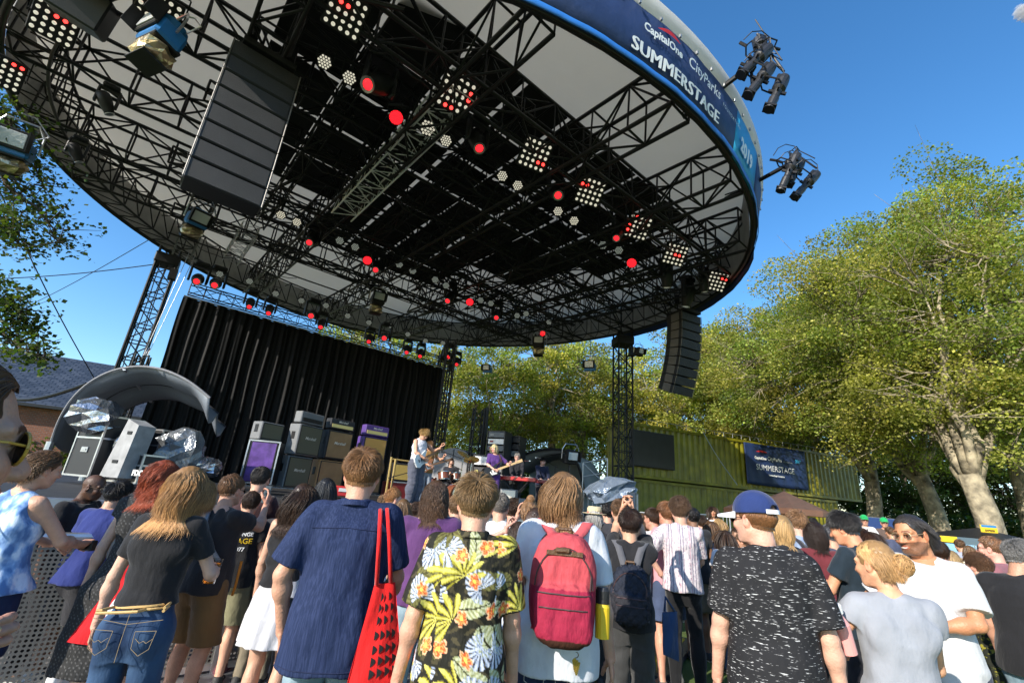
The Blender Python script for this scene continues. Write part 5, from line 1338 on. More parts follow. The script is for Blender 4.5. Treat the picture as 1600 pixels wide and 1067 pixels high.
# stack 1: purple cased cabinet with a dark combo on it
def zfoot(px, py, v): return atv(px, py, v)[2]
E1 = cab(398, 757, -1.9, .62, .95, .55, -30, M_BLACK, mat('purple_case', (.10, .045, .22), .35, noise=(5, .5)), 'tall purple flight cased cabinet with metal edges, leftmost on stage', z=1.50, name=None)
m = MB()
for x in (-.33, .33): m.box((x, -.01, .475), (.03, .03, .96))
m.box((-.33, .55, .475), (.03, .03, .96))
for z_ in (.01, .94): m.box((0, -.01, z_), (.68, .03, .03)); m.box((-.335, .27, z_), (.03, .56, .03))
m.build('edge_frame', M_ALU, E1)
cab(424, 681, -1.6, .62, .42, .34, 24, M_TOLEX, M_CLG, 'dark combo amp standing on the purple case', z=2.48, name=None)
def stack(px, v, yaw, spec):
    z = 1.46; P = atv(px, 760, v)
    for (kind, w, h, dep, body, cl, name, knobs, lb, off) in spec:
        e = empty(kind, S(toS(P)[0]+off, v, z), STAGE_ROT+math.radians(yaw), lb, 'speaker cabinet' if kind == 'speaker_cabinet' else 'amplifier')
        bpy.data.objects.remove(e); cab(px+off*40, 760, v, w, h, dep, yaw, body, cl, lb, kind, z, name, knobs)
        z += h+.035
cabH = .74
stack(466, -1.6, 26, [('speaker_cabinet', .76, cabH, .36, M_TOLEX, M_CLG, 'Marshall', 0, 'lower grey guitar cabinet with olive grille in the second stack', -.12), ('speaker_cabinet', .76, cabH, .36, M_TOLEX, M_CLG, 'Marshall', 0, 'upper grey guitar cabinet with olive grille in the second stack', .05), ('amplifier_head', .74, .28, .24, M_TOLEX, None, '', 0, 'grey amplifier head on top of the second stack', .0)])
stack(517, -1.4, 12, [('speaker_cabinet', .76, cabH, .36, M_RUST, M_CLB, '', 0, 'lower brown guitar cabinet in the third stack', -.1), ('speaker_cabinet', .76, cabH, .36, M_TOLEXB, M_CLB, 'Marshall', 0, 'upper guitar cabinet with torn brown grille in the third stack', 0), ('amplifier_head', .74, .27, .24, M_TOLEXB, None, 'Marshall', 1, 'black amplifier head with gold panel on the third stack', 0)])
stack(575, -1.2, 6, [('speaker_cabinet', .76, cabH, .36, M_TOLEX, M_CLB, '', 0, 'lower grey cabinet behind the blond head of the tall man', 0), ('speaker_cabinet', .76, cabH, .36, M_PURP, M_CLO, '', 0, 'purple guitar cabinet with bright orange grille', .0), ('amplifier_head', .76, .29, .24, M_PURP, None, 'Marshall', 1, 'purple amplifier head topping the stack with the orange grille', .0)])
cab(628, 752, -1.4, .62, .50, .30, -8, M_TOLEXB, mat('mustard_grille', (.42, .30, .08), .85, bump=(300, .4)), 'small black combo amp with mustard grille beside the guitarist', z=1.85, name=None)
e = empty('flight_case', atv(628, 775, -1.4), STAGE_ROT, 'red flight case under the mustard grille amp', 'case'); e.location.z = 1.36
m = MB(); m.box((0, .25, .235), (.85, .5, .47), bev=.02); m.build('box', mat('red_case', (.25, .02, .02), .5), e); m = MB(); m.box((0, -.005, .46), (.86, .03, .03)); m.box((0, -.005, .02), (.86, .03, .03)); m.build('edging', M_ALU, e)
e = empty('flight_case', atv(540, 779, -2.2), STAGE_ROT-.2, 'small red and white box in front of the brown cabinet', 'case'); e.location.z = 1.36
m = MB(); m.box((0, .2, .12), (.6, .4, .24), bev=.02); m.build('box', mat('red_box', (.55, .03, .03), .5), e); m = MB(); m.box((0, -.004, .15), (.4, .02, .08)); m.build('stripe', M_WHITE, e)
for (px, v, lb) in ((603, -1.9, 'brass coloured keyboard stand tube left of the mustard amp'), ):
    P = atv(px, 770, v); m = MB(); m.tube((P[0], P[1], 1.3), (P[0], P[1], 2.45), .03, 8); m.tube((P[0]+.12, P[1], 1.3), (P[0]+.12, P[1], 2.4), .03, 8); m.tube((P[0], P[1], 2.4), (P[0]+.5, P[1]+.1, 2.38), .02, 8); tag(m.build('guitar_stand', M_GOLD), lb, 'stand')

# ---- silver half-round shelter at the left with cases
fr = [(80, 690), (92, 655), (112, 622), (140, 596), (175, 578), (215, 571), (255, 576), (290, 592), (312, 608), (328, 622)]
P3 = [at(x, y, 8.0+.0*i) for i, (x, y) in enumerate(fr)]
sh = empty('silver_shelter', at(100, 700, 8.3)*[1, 1, 0]+[0, 0, 1.3], 0, 'open half round silver canopy with black ribs sheltering gear at the left of the stage', 'shelter')
so = np.array(sh.location); off = np.array([-.40, 1.35, -.34])
V = []; nn = len(P3)
fine = []
for i in range(nn-1):
    for k in range(4): fine.append(P3[i]+(P3[i+1]-P3[i])*k/4)
fine.append(P3[-1]); fine = np.array(fine); 
for _ in range(4): fine[1:-1] = .5*fine[1:-1]+.25*(fine[:-2]+fine[2:])
m_ = 9
for j in range(m_):
    for i, p in enumerate(fine):
        t = j/(m_-1); end = max(0, (i/len(fine)-.8))*5; V.append(p+off*t*(1-.0*end)-so+np.array([0, 0, -.10*math.sin(PI*((t*2) % 1))*(.4+.6*math.sin(i*.3)**2)-.25*end*math.sin(PI*((t*2) % 1))]))
k = len(fine); i = np.arange(m_-1)[:, None]*k; j = np.arange(k-1)[None]
o = fast('membrane', V, np.stack([i+j, i+j+1, i+k+j+1, i+k+j], -1).reshape(-1, 4), mat('silver_fabric', (.20, .225, .26), .45, .2, bump=(3, .5)), sh, True); s_ = o.modifiers.new('t', 'SOLIDIFY'); s_.thickness = .012
for t in (0, .5, 1):
    m = MB(); m.path([p+off*t-so for p in fine], .022, 6); m.build('rib', M_GREYCL if t == 0 else M_BLACK, sh)
m = MB(); q = fine[len(fine)//2]-so; m.tube(q-off*.0+[0, 0, -.02], q+off+[0, 0, -.02], .03, 6); m.tube(fine[0]-so, fine[0]-so-[0.0, 0, 1.0], .06, 8); m.tube(fine[0]+off-so, fine[0]+off-so-[0.0, 0, 1.0], .05, 8); m.build('post', M_ALU, sh)
def case(px, py, d, w, dep, h, yaw, label, m_=M_BLKPLAST, tilt=0):
    P = at(px, py, d); e = empty('flight_case', P, math.radians(yaw), label, 'flight case', 'flight cases beside the stage'); e.rotation_euler = (0, math.radians(tilt), math.radians(yaw))
    b = MB(); b.box((0, dep/2, h/2), (w, dep, h), bev=.012); b.build('box', m_, e)
    b = MB(); t = .028
    for x in (-w/2, w/2):
        b.box((x, 0, h/2), (t, t, h+.01)); b.box((x, dep, h/2), (t, t, h+.01))
    for z_ in (0, h*.62, h): b.box((0, -.003, z_), (w, t, t)); b.box((-w/2, dep/2, z_), (t, dep, t)); b.box((w/2, dep/2, z_), (t, dep, t))
    b.build('metal_edging', M_ALU, e)
    b = MB(); b.box((0, -.012, h*.42), (.16, .012, .09), bev=.004); b.box((0, -.022, h*.42), (.10, .01, .03)); b.build('handle', M_GALV, e)
case(118, 742, 7.6, .62, .6, 1.0, -18, 'tall black flight case with metal edges under the silver shelter', tilt=0)
case(216, 735, 8.4, .62, .55, .75, -18, 'black flight case with handle between the two foil covered piles')
case(185, 752, 7.6, .8, .5, .45, -18, 'low black box with a white stencil in front of the cases')
P = at(168, 745, 7.4); e = empty('speaker_wedge', P, -.3, 'tall grey wedge panel with dark cut handles between the flight cases', 'panel')
b = MB(); b.add([(-.2, 0, 0), (.22, 0, 0), (.30, 0, .85), (.02, 0, .95), (-.2, .3, 0), (.22, .3, 0), (.30, .3, .85), (.02, .3, .95)], [(0, 1, 2, 3), (7, 6, 5, 4), (0, 4, 5, 1), (1, 5, 6, 2), (2, 6, 7, 3), (3, 7, 4, 0)]); b.build('panel', mat('worn_grey', (.30, .30, .30), .6, noise=(5, .25)), e)
b = MB(); b.box((.05, -.006, .25), (.12, .012, .05), rotz(0)); b.box((.16, -.006, .72), (.10, .012, .05)); b.build('cut_handle', M_BLACK, e)
V, Fc = text_mesh('FDC', .12, .006); P = at(205, 742, 7.45); e2 = fast('stencil', [(a, 0, b) for a, b, c in V], Fc, M_WHITE); tag(e2, 'white stencil letters on the low black box', 'lettering'); e2.location = P; e2.rotation_euler = (0, 0, -.3)
for (px, py, d, dm, sd, lb, mm, nm) in ((150, 650, 7.9, (.95, .7, .75), 5, 'crumpled silver sheet lying over the tall flight case', M_FOILS, 'foil_sheet'), (192, 700, 7.9, (.34, .4, .75), 9, 'crumpled silver foil hanging down right of the grey wedge', M_FOILS, 'foil_sheet'), (283, 706, 8.3, (.92, .8, 1.05), 12, 'pile of gear under crumpled clear plastic and foil', mat('clear_plastic', (.18, .19, .20), .15, .4, bump=(12, 1.0)), 'covered_gear'), (262, 745, 7.9, (.7, .5, .3), 3, 'low crumpled foil at the foot of the covered gear', M_FOILS, 'foil_sheet'), (325, 730, 8.4, (.55, .5, .45), 14, 'small foil covered lump at the right end of the pile', M_FOILS, 'foil_sheet')):
    o = crumple(tuple(x*.78 for x in dm), sd, amp=.16, m=mm, name=nm); tag(o, lb, 'cover'); o.location = at(px, py, d); o.rotation_euler = (.1, .15, .3)

# ---- the far side of the stage
def rack(px, py, d, w, h, dep, yaw, n, label):
    P = at(px, py, d); e = empty('equipment_rack', P, math.radians(yaw), label, 'rack', 'equipment racks behind the bassist'); b = MB()
    for x in (-w/2, w/2): b.box((x, dep/2, h/2), (.03, dep, h))
    b.box((0, dep, h/2), (w, .03, h)); b.box((0, dep/2, h), (w+.03, dep, .03)); b.box((0, dep/2, 0), (w+.03, dep, .04)); b.build('frame', M_BLKPLAST, e)
    r_ = random.Random(px)
    for k in range(n):
        b = MB(); b.box((0, .12, h*(k+.5)/n), (w-.05, .2, h/n*.8), bev=.006); u = b.build('unit', r_.choice([M_TOLEXB, M_TOLEX, M_GALV, M_BLKPLAST]), e)
        b = MB(); b.box((-w*.25, .012, h*(k+.5)/n), (w*.2, .01, h/n*.25)); b.build('panel_light', mat('panel', r_.choice([(.3, .02, .02), (.4, .35, .1), (.3, .3, .3)]), .4), u)
rack(768, 760, 14.5, .62, 1.75, .6, -25, 8, 'tall black rack of equipment left behind the bassist')
rack(793, 758, 15.0, .62, 1.6, .6, -25, 7, 'tall rack of grey shelves right behind the bassist')
rack(747, 762, 14.2, .5, 1.0, .5, -20, 3, 'short rack standing left of the tall racks')
P = at(702, 765, 15.5); e = empty('covered_gear_stack', (P[0], P[1], 1.3), -.4, 'tall grey rounded cover standing behind the drummer', 'cover')
m = MB(); w_ = .85; prof = []
for k in range(13): a = PI*k/12; prof.append((-w_*math.cos(a), 1.1+.75*math.sin(a)))
prof = [(-w_, 0)]+prof+[(w_, 0)]
n = len(prof); V = [(x, 0, z) for x, z in prof]+[(x+.03*math.sin(z*9), 1.0, z) for x, z in prof]; m.add(V, [tuple(range(n))[::-1], tuple(range(n, 2*n))]+[(i, (i+1) % n, n+(i+1) % n, n+i) for i in range(n)]); m.build('cover', M_GREYCL, e)
m = MB(); m.box((0, -.01, .9), (.02, .02, 1.8)); m.build('seam', M_BLACK, e)
# right shelter
fr = [(786, 730), (800, 722), (815, 712), (830, 706), (850, 702), (870, 701), (888, 706), (900, 718), (909, 740), (913, 775)]
P3 = np.array([at(x, y, 16.0) for x, y in fr]); fine = []
for i in range(len(P3)-1):
    for k in range(3): fine.append(P3[i]+(P3[i+1]-P3[i])*k/3)
fine.append(P3[-1]); fine = np.array(fine)
for _ in range(3): fine[1:-1] = .5*fine[1:-1]+.25*(fine[:-2]+fine[2:])
e = empty('grey_shelter', (fine[10][0], fine[10][1], 1.3), 0, 'grey barrel shaped shelter at the far right end of the stage', 'shelter'); eo = np.array(e.location)
V = np.concatenate([fine-eo, fine-eo+[1.2, 2.4, 0], ]); k = len(fine); Q = np.array([(i, i+1, k+i+1, k+i) for i in range(k-1)])
o = fast('membrane', V, Q, mat('shelter_grey', (.20, .22, .23), .7, bump=(3, .4)), e, True); s_ = o.modifiers.new('t', 'SOLIDIFY'); s_.thickness = .02
bw = [np.array([p[0], p[1], 1.32]) for p in fine]; V = np.concatenate([fine-eo+[1.1, 2.2, 0], np.array(bw)-eo+[1.1, 2.2, 0]]); o = fast('back_wall', V, Q, mat('shelter_wall', (.16, .20, .20), .8, bump=(3, .4)), e)
m = MB(); m.path(fine-eo, .05, 6); m.path(fine-eo+[.5, 1.1, -.02], .03, 6); m.build('rib', M_BLACK, e)
floodlight(at(890, 717, 13.5), .9, 'black flood lamp on a stand by the grey shelter', (.3, .2), foil=False, body=M_BLACK); m = MB(); P = at(890, 722, 13.5); m.tube(P, (P[0], P[1], 1.3), .025, 6); tag(m.build('lamp_stand', M_BLACK), 'thin stand under the flood lamp by the grey shelter', 'stand')
# mast right of the curtain
P = at(736, 760, 15.0); e = empty('lighting_mast', (P[0], P[1], 1.3), .3, 'slim black truss mast standing between the drummer and the bassist', 'mast')
build_tubes('mast_truss', boxtruss((0, 0, 0), (0, 0, 3.2), .32, .32, .4, .03, .014, up=(0, 1, 0)), M_BLACK, e, 5); m = MB(); m.tube((.35, .2, 0), (.35, .2, 3.3), .07, 8); m.build('post', M_BLACK, e)
P = at(685, 700, 17.0); e = empty('lighting_mast', (P[0], P[1], 1.3), .3, 'black truss mast hard against the right edge of the curtain', 'mast')
build_tubes('mast_truss', boxtruss((0, 0, 0), (0, 0, 6.2), .34, .34, .45, .03, .015, up=(0, 1, 0)), M_BLACK, e, 5)

# ---- drums
M_CHROME = mat('chrome', (.65, .65, .65), .15, 1.0); M_CYM = mat('cymbal_brass', (.60, .42, .12), .25, .9); M_DRUM = mat('drum_shell', (.18, .06, .03), .3, coat=.5); M_HEAD = mat('drum_head', (.75, .74, .70), .5)
P = at(700, 768, 13.2); DK = empty('drum_kit', (P[0], P[1], 1.3), STAGE_ROT, 'drum kit with tilted brass cymbals in front of the drummer', 'drum kit')
def drum(c, r, h, ax=(0, 0, 1), name='drum'):
    R = frame_from(ax, (0.1, 1, .2)); M_ = np.eye(4); M_[:3, :3] = R; M_[:3, 3] = c
    m = MB(); m.lathe([(r, 0), (r, h)], 20, M_); o = m.build(name, M_DRUM, DK); m = MB(); m.lathe([(r*.97, h+.003), (r*.97, h+.01)], 20, M_); m.build('drum_head', M_HEAD, o); m = MB()
    for z_ in (.0, h): m.lathe([(r+.012, z_-.015), (r+.016, z_), (r+.012, z_+.015), (r, z_+.015)], 20, M_)
    m.build('hoop', M_CHROME, o)
drum((0, -.25, .30), .29, .42, (0, -1, 0), 'bass_drum'); drum((-.22, -.05, .68), .16, .22, (0, .35, 1), 'tom'); drum((.20, -.05, .70), .15, .20, (0, .35, 1), 'tom'); drum((.55, .3, .30), .20, .40, (0, .1, 1), 'floor_tom'); drum((-.45, .3, .55), .18, .15, (0, .1, 1), 'snare_drum')
for (x, y, z, r, tx, ty) in ((-.75, .15, 1.25, .22, .4, .3), (.65, -.1, 1.35, .24, -.4, .4), (.15, -.35, 1.45, .20, .1, .6), (-.75, .4, .85, .16, .0, .05)):
    n_ = np.array([tx, -ty, 1.]); n_ /= np.linalg.norm(n_); M_ = np.eye(4); M_[:3, :3] = frame_from(n_, (0, 1, .1)); M_[:3, 3] = (x, y, z)
    m = MB(); m.lathe([(.02, .03), (.05, .022), (r, 0), (r, -.004), (.05, .016)], 24, M_, cap=False); o = m.build('cymbal', M_CYM, DK); m = MB(); m.tube((x, y, z), (x, y, .35), .014, 6)
    for k in range(3): m.tube((x, y, .4), (x+.28*math.cos(k*2.1), y+.28*math.sin(k*2.1), .01), .011, 5)
    m.build('cymbal_stand', M_CHROME, DK)
def mic_stand(px, py, d, h, label, boom=(.5, -.1), z0=1.3, ym=None):
    P = at(px, py, d); e = empty('microphone_stand', (P[0], P[1], z0), 0, label, 'microphone stand', 'microphone stands on stage'); m = MB(); m.tube((0, 0, 0), (0, 0, h), .013, 6)
    for k in range(3): m.tube((0, 0, .08), (.28*math.cos(k*2.1+.4), .28*math.sin(k*2.1+.4), 0), .011, 5)
    tip = np.array([boom[0], boom[1], h+.18]); m.tube((-.2*boom[0], 0, h-.06), tip, .010, 5); m.build('stand', M_BLACK, e)
    m = MB(); m.tube(tip, tip+np.array([.12*np.sign(boom[0]), -.02, .0]), .018, 8, .022); M_ = np.eye(4); M_[:3, 3] = tip+np.array([.14*np.sign(boom[0]), -.02, 0]); m.lathe([(.012, -.025), (.028, -.01), (.028, .012), (.012, .026)], 10, M_); m.build('microphone', M_CHROME, e)
mic_stand(612, 760, 10.4, .62, 'short mic stand angled at the mustard grille amp', (.55, .1)); mic_stand(728, 760, 12.6, 1.25, 'boom microphone stand left of the bassist', (-.7, .1)); mic_stand(713, 765, 12.0, 1.0, 'boom microphone stand leaning over the drums', (-.5, .1)); mic_stand(866, 765, 13.2, 1.35, 'microphone stand in front of the right keyboard player', (-.45, 0)); mic_stand(800, 765, 12.6, 1.2, 'microphone stand at the red keyboard', (.3, .1))
# keyboards
def keyboard(px, py, d, w, yaw, label, col):
    P = at(px, py, d); e = empty('keyboard', (P[0], P[1], 1.3), math.radians(yaw), label, 'keyboard', 'electronic keyboards on stage'); hz = P[2]-1.3
    m = MB(); m.box((0, 0, hz), (w, .34, .10), bev=.012); m.build('case', col, e); m = MB(); m.box((0, .06, hz+.056), (w-.12, .18, .012)); m.build('keys', M_HEAD, e)
    m = MB()
    for k in range(int(w/.05)): m.box((-w/2+.09+k*.047, .10, hz+.066), (.018, .10, .012))
    m.build('black_keys', M_BLACK, e)
    m = MB()
    for s_ in (-1, 1): m.tube((-w*.32, s_*.15, 0), (w*.32, s_*.15, hz-.05), .018, 6); m.tube((w*.32, s_*.15, 0), (-w*.32, s_*.15, hz-.05), .018, 6)
    m.build('stand', M_BLACK, e)
keyboard(808, 748, 12.4, 1.05, -12, 'long red keyboard in front of the grey haired player', mat('red_gloss', (.45, .02, .02), .3)); keyboard(856, 753, 13.2, .7, -15, 'small red edged keyboard in front of the dark haired player', mat('red_dark', (.25, .02, .02), .3))
e = empty('floor_monitor', at(793, 783, 11.3), -.2, 'small grey combo box on the stage edge below the red keyboard', 'speaker'); m = MB(); m.box((0, .12, .14), (.42, .26, .30), bev=.015); m.build('cabinet', M_TOLEX, e); m = MB(); m.box((0, -.014, .14), (.36, .01, .24)); m.build('grille', M_CREAM, e)

# ---- crowd barrier along the stage front
perf = bpy.data.materials.new('perforated_plate'); perf.use_nodes = True; nt = perf.node_tree; b = nt.nodes['Principled BSDF']; b.inputs['Base Color'].default_value = (.20, .195, .18, 1); b.inputs['Metallic'].default_value = .6; b.inputs['Roughness'].default_value = .5
tc = nt.nodes.new('ShaderNodeTexCoord'); mp = nt.nodes.new('ShaderNodeMapping'); mp.inputs['Scale'].default_value = (32, 0, 32); vo = nt.nodes.new('ShaderNodeTexVoronoi'); vo.inputs['Randomness'].default_value = 0; vo.inputs['Scale'].default_value = 1; mt = nt.nodes.new('ShaderNodeMath'); mt.operation = 'LESS_THAN'; mt.inputs[1].default_value = .31
tr = nt.nodes.new('ShaderNodeBsdfTransparent'); ms = nt.nodes.new('ShaderNodeMixShader'); L_ = nt.links.new
L_(tc.outputs['Object'], mp.inputs[0]); L_(mp.outputs[0], vo.inputs['Vector']); L_(vo.outputs['Distance'], mt.inputs[0]); L_(mt.outputs[0], ms.inputs[0]); L_(b.outputs[0], ms.inputs[1]); L_(tr.outputs[0], ms.inputs[2]); L_(ms.outputs[0], [n for n in nt.nodes if n.type == 'OUTPUT_MATERIAL'][0].inputs[0])
BL = ['behind the left edge person', 'behind the woman in tie dye', 'in front of the bald guard', 'behind the boyish person in blue', 'behind the red haired woman', 'behind the blond woman in black', 'behind the man raising a phone', 'behind the tattooed calf man', 'behind the woman in the white skirt', 'behind the tall man in navy', 'behind the purple shirt, last on the right']
b0 = empty('crowd_barrier', S(-9.1, -8.65, 0), STAGE_ROT, 'perforated metal crowd barrier section', 'crowd barrier', 'crowd barriers along the stage front')
m = MB(); m.box((0, 0, .57), (.96, .006, .98)); m.build('perforated_panel', perf, b0)
m = MB(); m.tube((-.49, 0, 1.1), (.49, 0, 1.1), .03, 8)
for x in (-.48, .48): m.box((x, 0, .55), (.04, .05, 1.1))
m.box((0, 0, .08), (.96, .04, .05)); m.build('rail_frame', M_ALU, b0); m = MB(); m.box((0, -.35, .02), (.98, .9, .03)); m.build('foot_plate', M_ALU, b0)
m = MB(); m.tube((-.46, 0, 1.0), (-.46, .75, .05), .02, 6); m.tube((.46, 0, 1.0), (.46, .75, .05), .02, 6); m.build('brace', M_ALU, b0)
for k in range(1, 11):
    c = copy_tree(b0); p = S(-9.1+k*1.0, -8.65, 0); c.location = p
for o in [x for x in C.objects if x.name.startswith('crowd_barrier') and x.parent is None]:
    k_ = int(round((toS(o.location)[0]+9.1))); o['label'] = 'perforated metal barrier section '+BL[k_]
# crowd barrier right, by the container
def bikerack(px0, py0, px1, py1, d0, d1, label, h=1.05):
    A, B = at(px0, py0, d0), at(px1, py1, d1); A[2] = B[2] = 0; L = np.linalg.norm(B-A); e = empty('metal_fence', A, math.atan2(B[1]-A[1], B[0]-A[0]), label, 'fence', 'metal pedestrian fences'); s_ = []
    zt = at(px0, py0, d0)[2]; z0_ = max(0, zt-h)
    s_ += [((0, 0, zt), (L, 0, zt), .022), ((0, 0, z0_+.15), (L, 0, z0_+.15), .02), ((0, 0, 0), (0, 0, zt), .022), ((L, 0, 0), (L, 0, zt), .022)]
    build_tubes('frame', s_, M_GALV, e, 6); build_tubes('bars', [((x, 0, z0_+.15), (x, 0, zt), .011) for x in np.arange(.12, L, .13)], M_GALV, e, 5)
bikerack(906, 767, 945, 768, 13.5, 13.5, 'short metal fence beside the grey shelter', 1.1); bikerack(966, 767, 996, 770, 13.2, 14.5, 'metal fence right of the crumpled plastic cover', 1.1); bikerack(1078, 802, 1140, 806, 12.0, 12.5, 'metal fence in front of the seated woman by the container', 1.1); bikerack(1000, 800, 1076, 802, 12.3, 12.0, 'metal fence behind the heads at the container foot', 1.1)
# scaffold rail steps
e = empty('scaffold', at(930, 790, 15.5)*[1, 1, 0], 0, 'small galvanised scaffold rail between the grey shelter and the container', 'scaffold'); s_ = []
A = at(911, 723, 15.5)-np.array(e.location); B = at(949, 716, 15.5)-np.array(e.location)
for dz in (0, -.45, -.9): s_.append((A+[0, 0, dz], B+[0, 0, dz], .022))
for p in (A, B): s_.append((p, [p[0], p[1], 0], .024))
s_.append((A, B+[0, 0, -.9], .018)); build_tubes('frame', s_, M_GALV, e, 6)
o = crumple((1.0, .8, .55), 21, amp=.2, m=mat('blue_plastic', (.16, .20, .26), .2, .2, bump=(10, 1.0)), name='plastic_sheet'); tag(o, 'crumpled blue grey plastic sheet over a camera right of the grey shelter', 'plastic sheet'); o.location = at(953, 767, 10.5); o.rotation_euler = (.2, -.35, .2)
m = MB(); P = at(953, 772, 10.5); m.tube(P, (P[0], P[1], 0), .03, 6); tag(m.build('tripod', M_BLACK), 'dark post under the crumpled plastic sheet', 'post')
# blue low wall, tent and truck at the right
A, B = at(1336, 806, 15), at(1400, 812, 15); e = empty('blue_barrier', A*[1, 1, 0], math.atan2((B-A)[1], (B-A)[0]), 'low navy blue cloth covered barrier under the trees', 'barrier'); L = np.linalg.norm((B-A)[:2])
m = MB(); m.box((L/2, 0, A[2]/2), (L, .05, A[2]), bev=.01); m.build('cloth', mat('navy_cloth', (.02, .05, .16), .8, bump=(8, .5)), e); m = MB(); m.tube((0, 0, A[2]), (L, 0, A[2]), .02, 6); m.build('rail', M_GALV, e)
def tent(px, py, d, w, h, label):
    P = at(px, py, d); e = empty('vendor_tent', (P[0], P[1], 0), .3, label, 'tent'); t = P[2]; m = MB()
    V = [(0, 0, t)]+[(sx*w/2, sy*w/2, t-h) for sx, sy in ((-1, -1), (1, -1), (1, 1), (-1, 1))]+[(sx*w/2, sy*w/2, t-h-.3) for sx, sy in ((-1, -1), (1, -1), (1, 1), (-1, 1))]
    m.add(V, [(0, 1, 2), (0, 2, 3), (0, 3, 4), (0, 4, 1)]+[(1+i, 5+i, 5+(i+1) % 4, 1+(i+1) % 4) for i in range(4)]); o = m.build('canopy', M_BLKPLAST, e); s_ = o.modifiers.new('t', 'SOLIDIFY'); s_.thickness = .01
    m = MB()
    for sx in (-1, 1):
        for sy in (-1, 1): m.tube((sx*w/2*.97, sy*w/2*.97, 0), (sx*w/2*.97, sy*w/2*.97, t-h), .025, 6)
    m.build('leg', M_GALV, e) if False else build_tubes('frame', [((sx*w/2*.97, sy*w/2*.97, 0), (sx*w/2*.97, sy*w/2*.97, t-h), .025) for sx in (-1, 1) for sy in (-1, 1)], M_GALV, e, 6)
    return e, t-h
M_YEL = mat('yellow_sign', (.75, .50, .02), .5)
e, zz = tent(1528, 824, 16, 3.0, .45, 'black vendor tent with a yellow lettered valance under the big tree')
V, Fc = text_mesh('YIN YANG FOOD', .17, .004); fast('lettering', [(a-.9, -1.52, b+zz-.22) for a, b, c in V], Fc, M_YEL, e)
e = empty('sign_board', at(1545, 826, 15), -.1, 'small yellow and blue sign board on top of the black tent', 'sign'); m = MB(); m.box((0, 0, 0), (.50, .04, .24), bev=.008); m.build('board', M_YEL, e); m = MB(); m.box((0, -.022, .08), (.46, .006, .07)); m.build('blue_strip', mat('sign_blue', (.03, .2, .45), .5), e)
V, Fc = text_mesh('EXPRESS', .08, .003, align='CENTER'); fast('lettering', [(a, -.03, b-.08) for a, b, c in V], Fc, M_BLACK, e)
P = at(1510, 872, 13); e = empty('food_truck', (P[0], P[1], 0), -.15, 'pale blue and white food cart with windows and a yellow sign behind the crowd', 'food cart')
m = MB(); m.box((0, 1, .95), (2.0, 1.8, 1.3), bev=.08); m.build('body', mat('cart_paint', (.10, .14, .16), .4), e); m = MB(); m.box((.1, .06, 1.2), (1.3, .05, .42), bev=.01); m.build('window', mat('cart_glass', (.25, .45, .60), .1), e); m = MB()
for k in range(4): m.box((-.5+.4*k, .03, 1.2), (.03, .02, .44))
m.build('window_frame', M_ALU, e); m = MB(); m.box((-.35, .06, 1.52), (.5, .05, .16)); m.build('sign', M_YEL, e)
m = MB(); M_ = np.eye(4)
for x in (-.6, .6):
    M_ = np.eye(4); M_[:3, :3] = np.array([[1, 0, 0], [0, 0, 1], [0, -1, 0]]); M_[:3, 3] = (x, .15, .28); w_ = MB(); w_.lathe([(.1, -.06), (.28, -.06), (.28, .06), (.1, .06)], 16, M_); w_.build('wheel', M_BLACK, e)
# yellow and black cable ramp on the ground
def ramp(px0, py0, px1, py1, label):
    A, B = atz(px0, py0, 0), atz(px1, py1, 0); L = np.linalg.norm(B-A); e = empty('cable_ramp', A, math.atan2(B[1]-A[1], B[0]-A[0]), label, 'cable ramp', 'yellow and black cable ramps'); m = MB(); m.box((L/2, 0, .03), (L, .5, .05), bev=.02); m.build('ramp', M_BLKPLAST, e); m = MB()
    for k in range(int(L/.9)): m.box((.45+k*.9, 0, .06), (.82, .22, .015), bev=.004)
    m.build('lid', mat('ramp_yellow', (.70, .52, .02), .6, noise=(8, .2)), e)
ramp(812, 1045, 850, 945, 'cable ramp with yellow lid between the flowered shirt and the pink backpack'); ramp(1005, 1062, 1060, 1000, 'cable ramp with yellow lid on the grass by the striped shirt man')
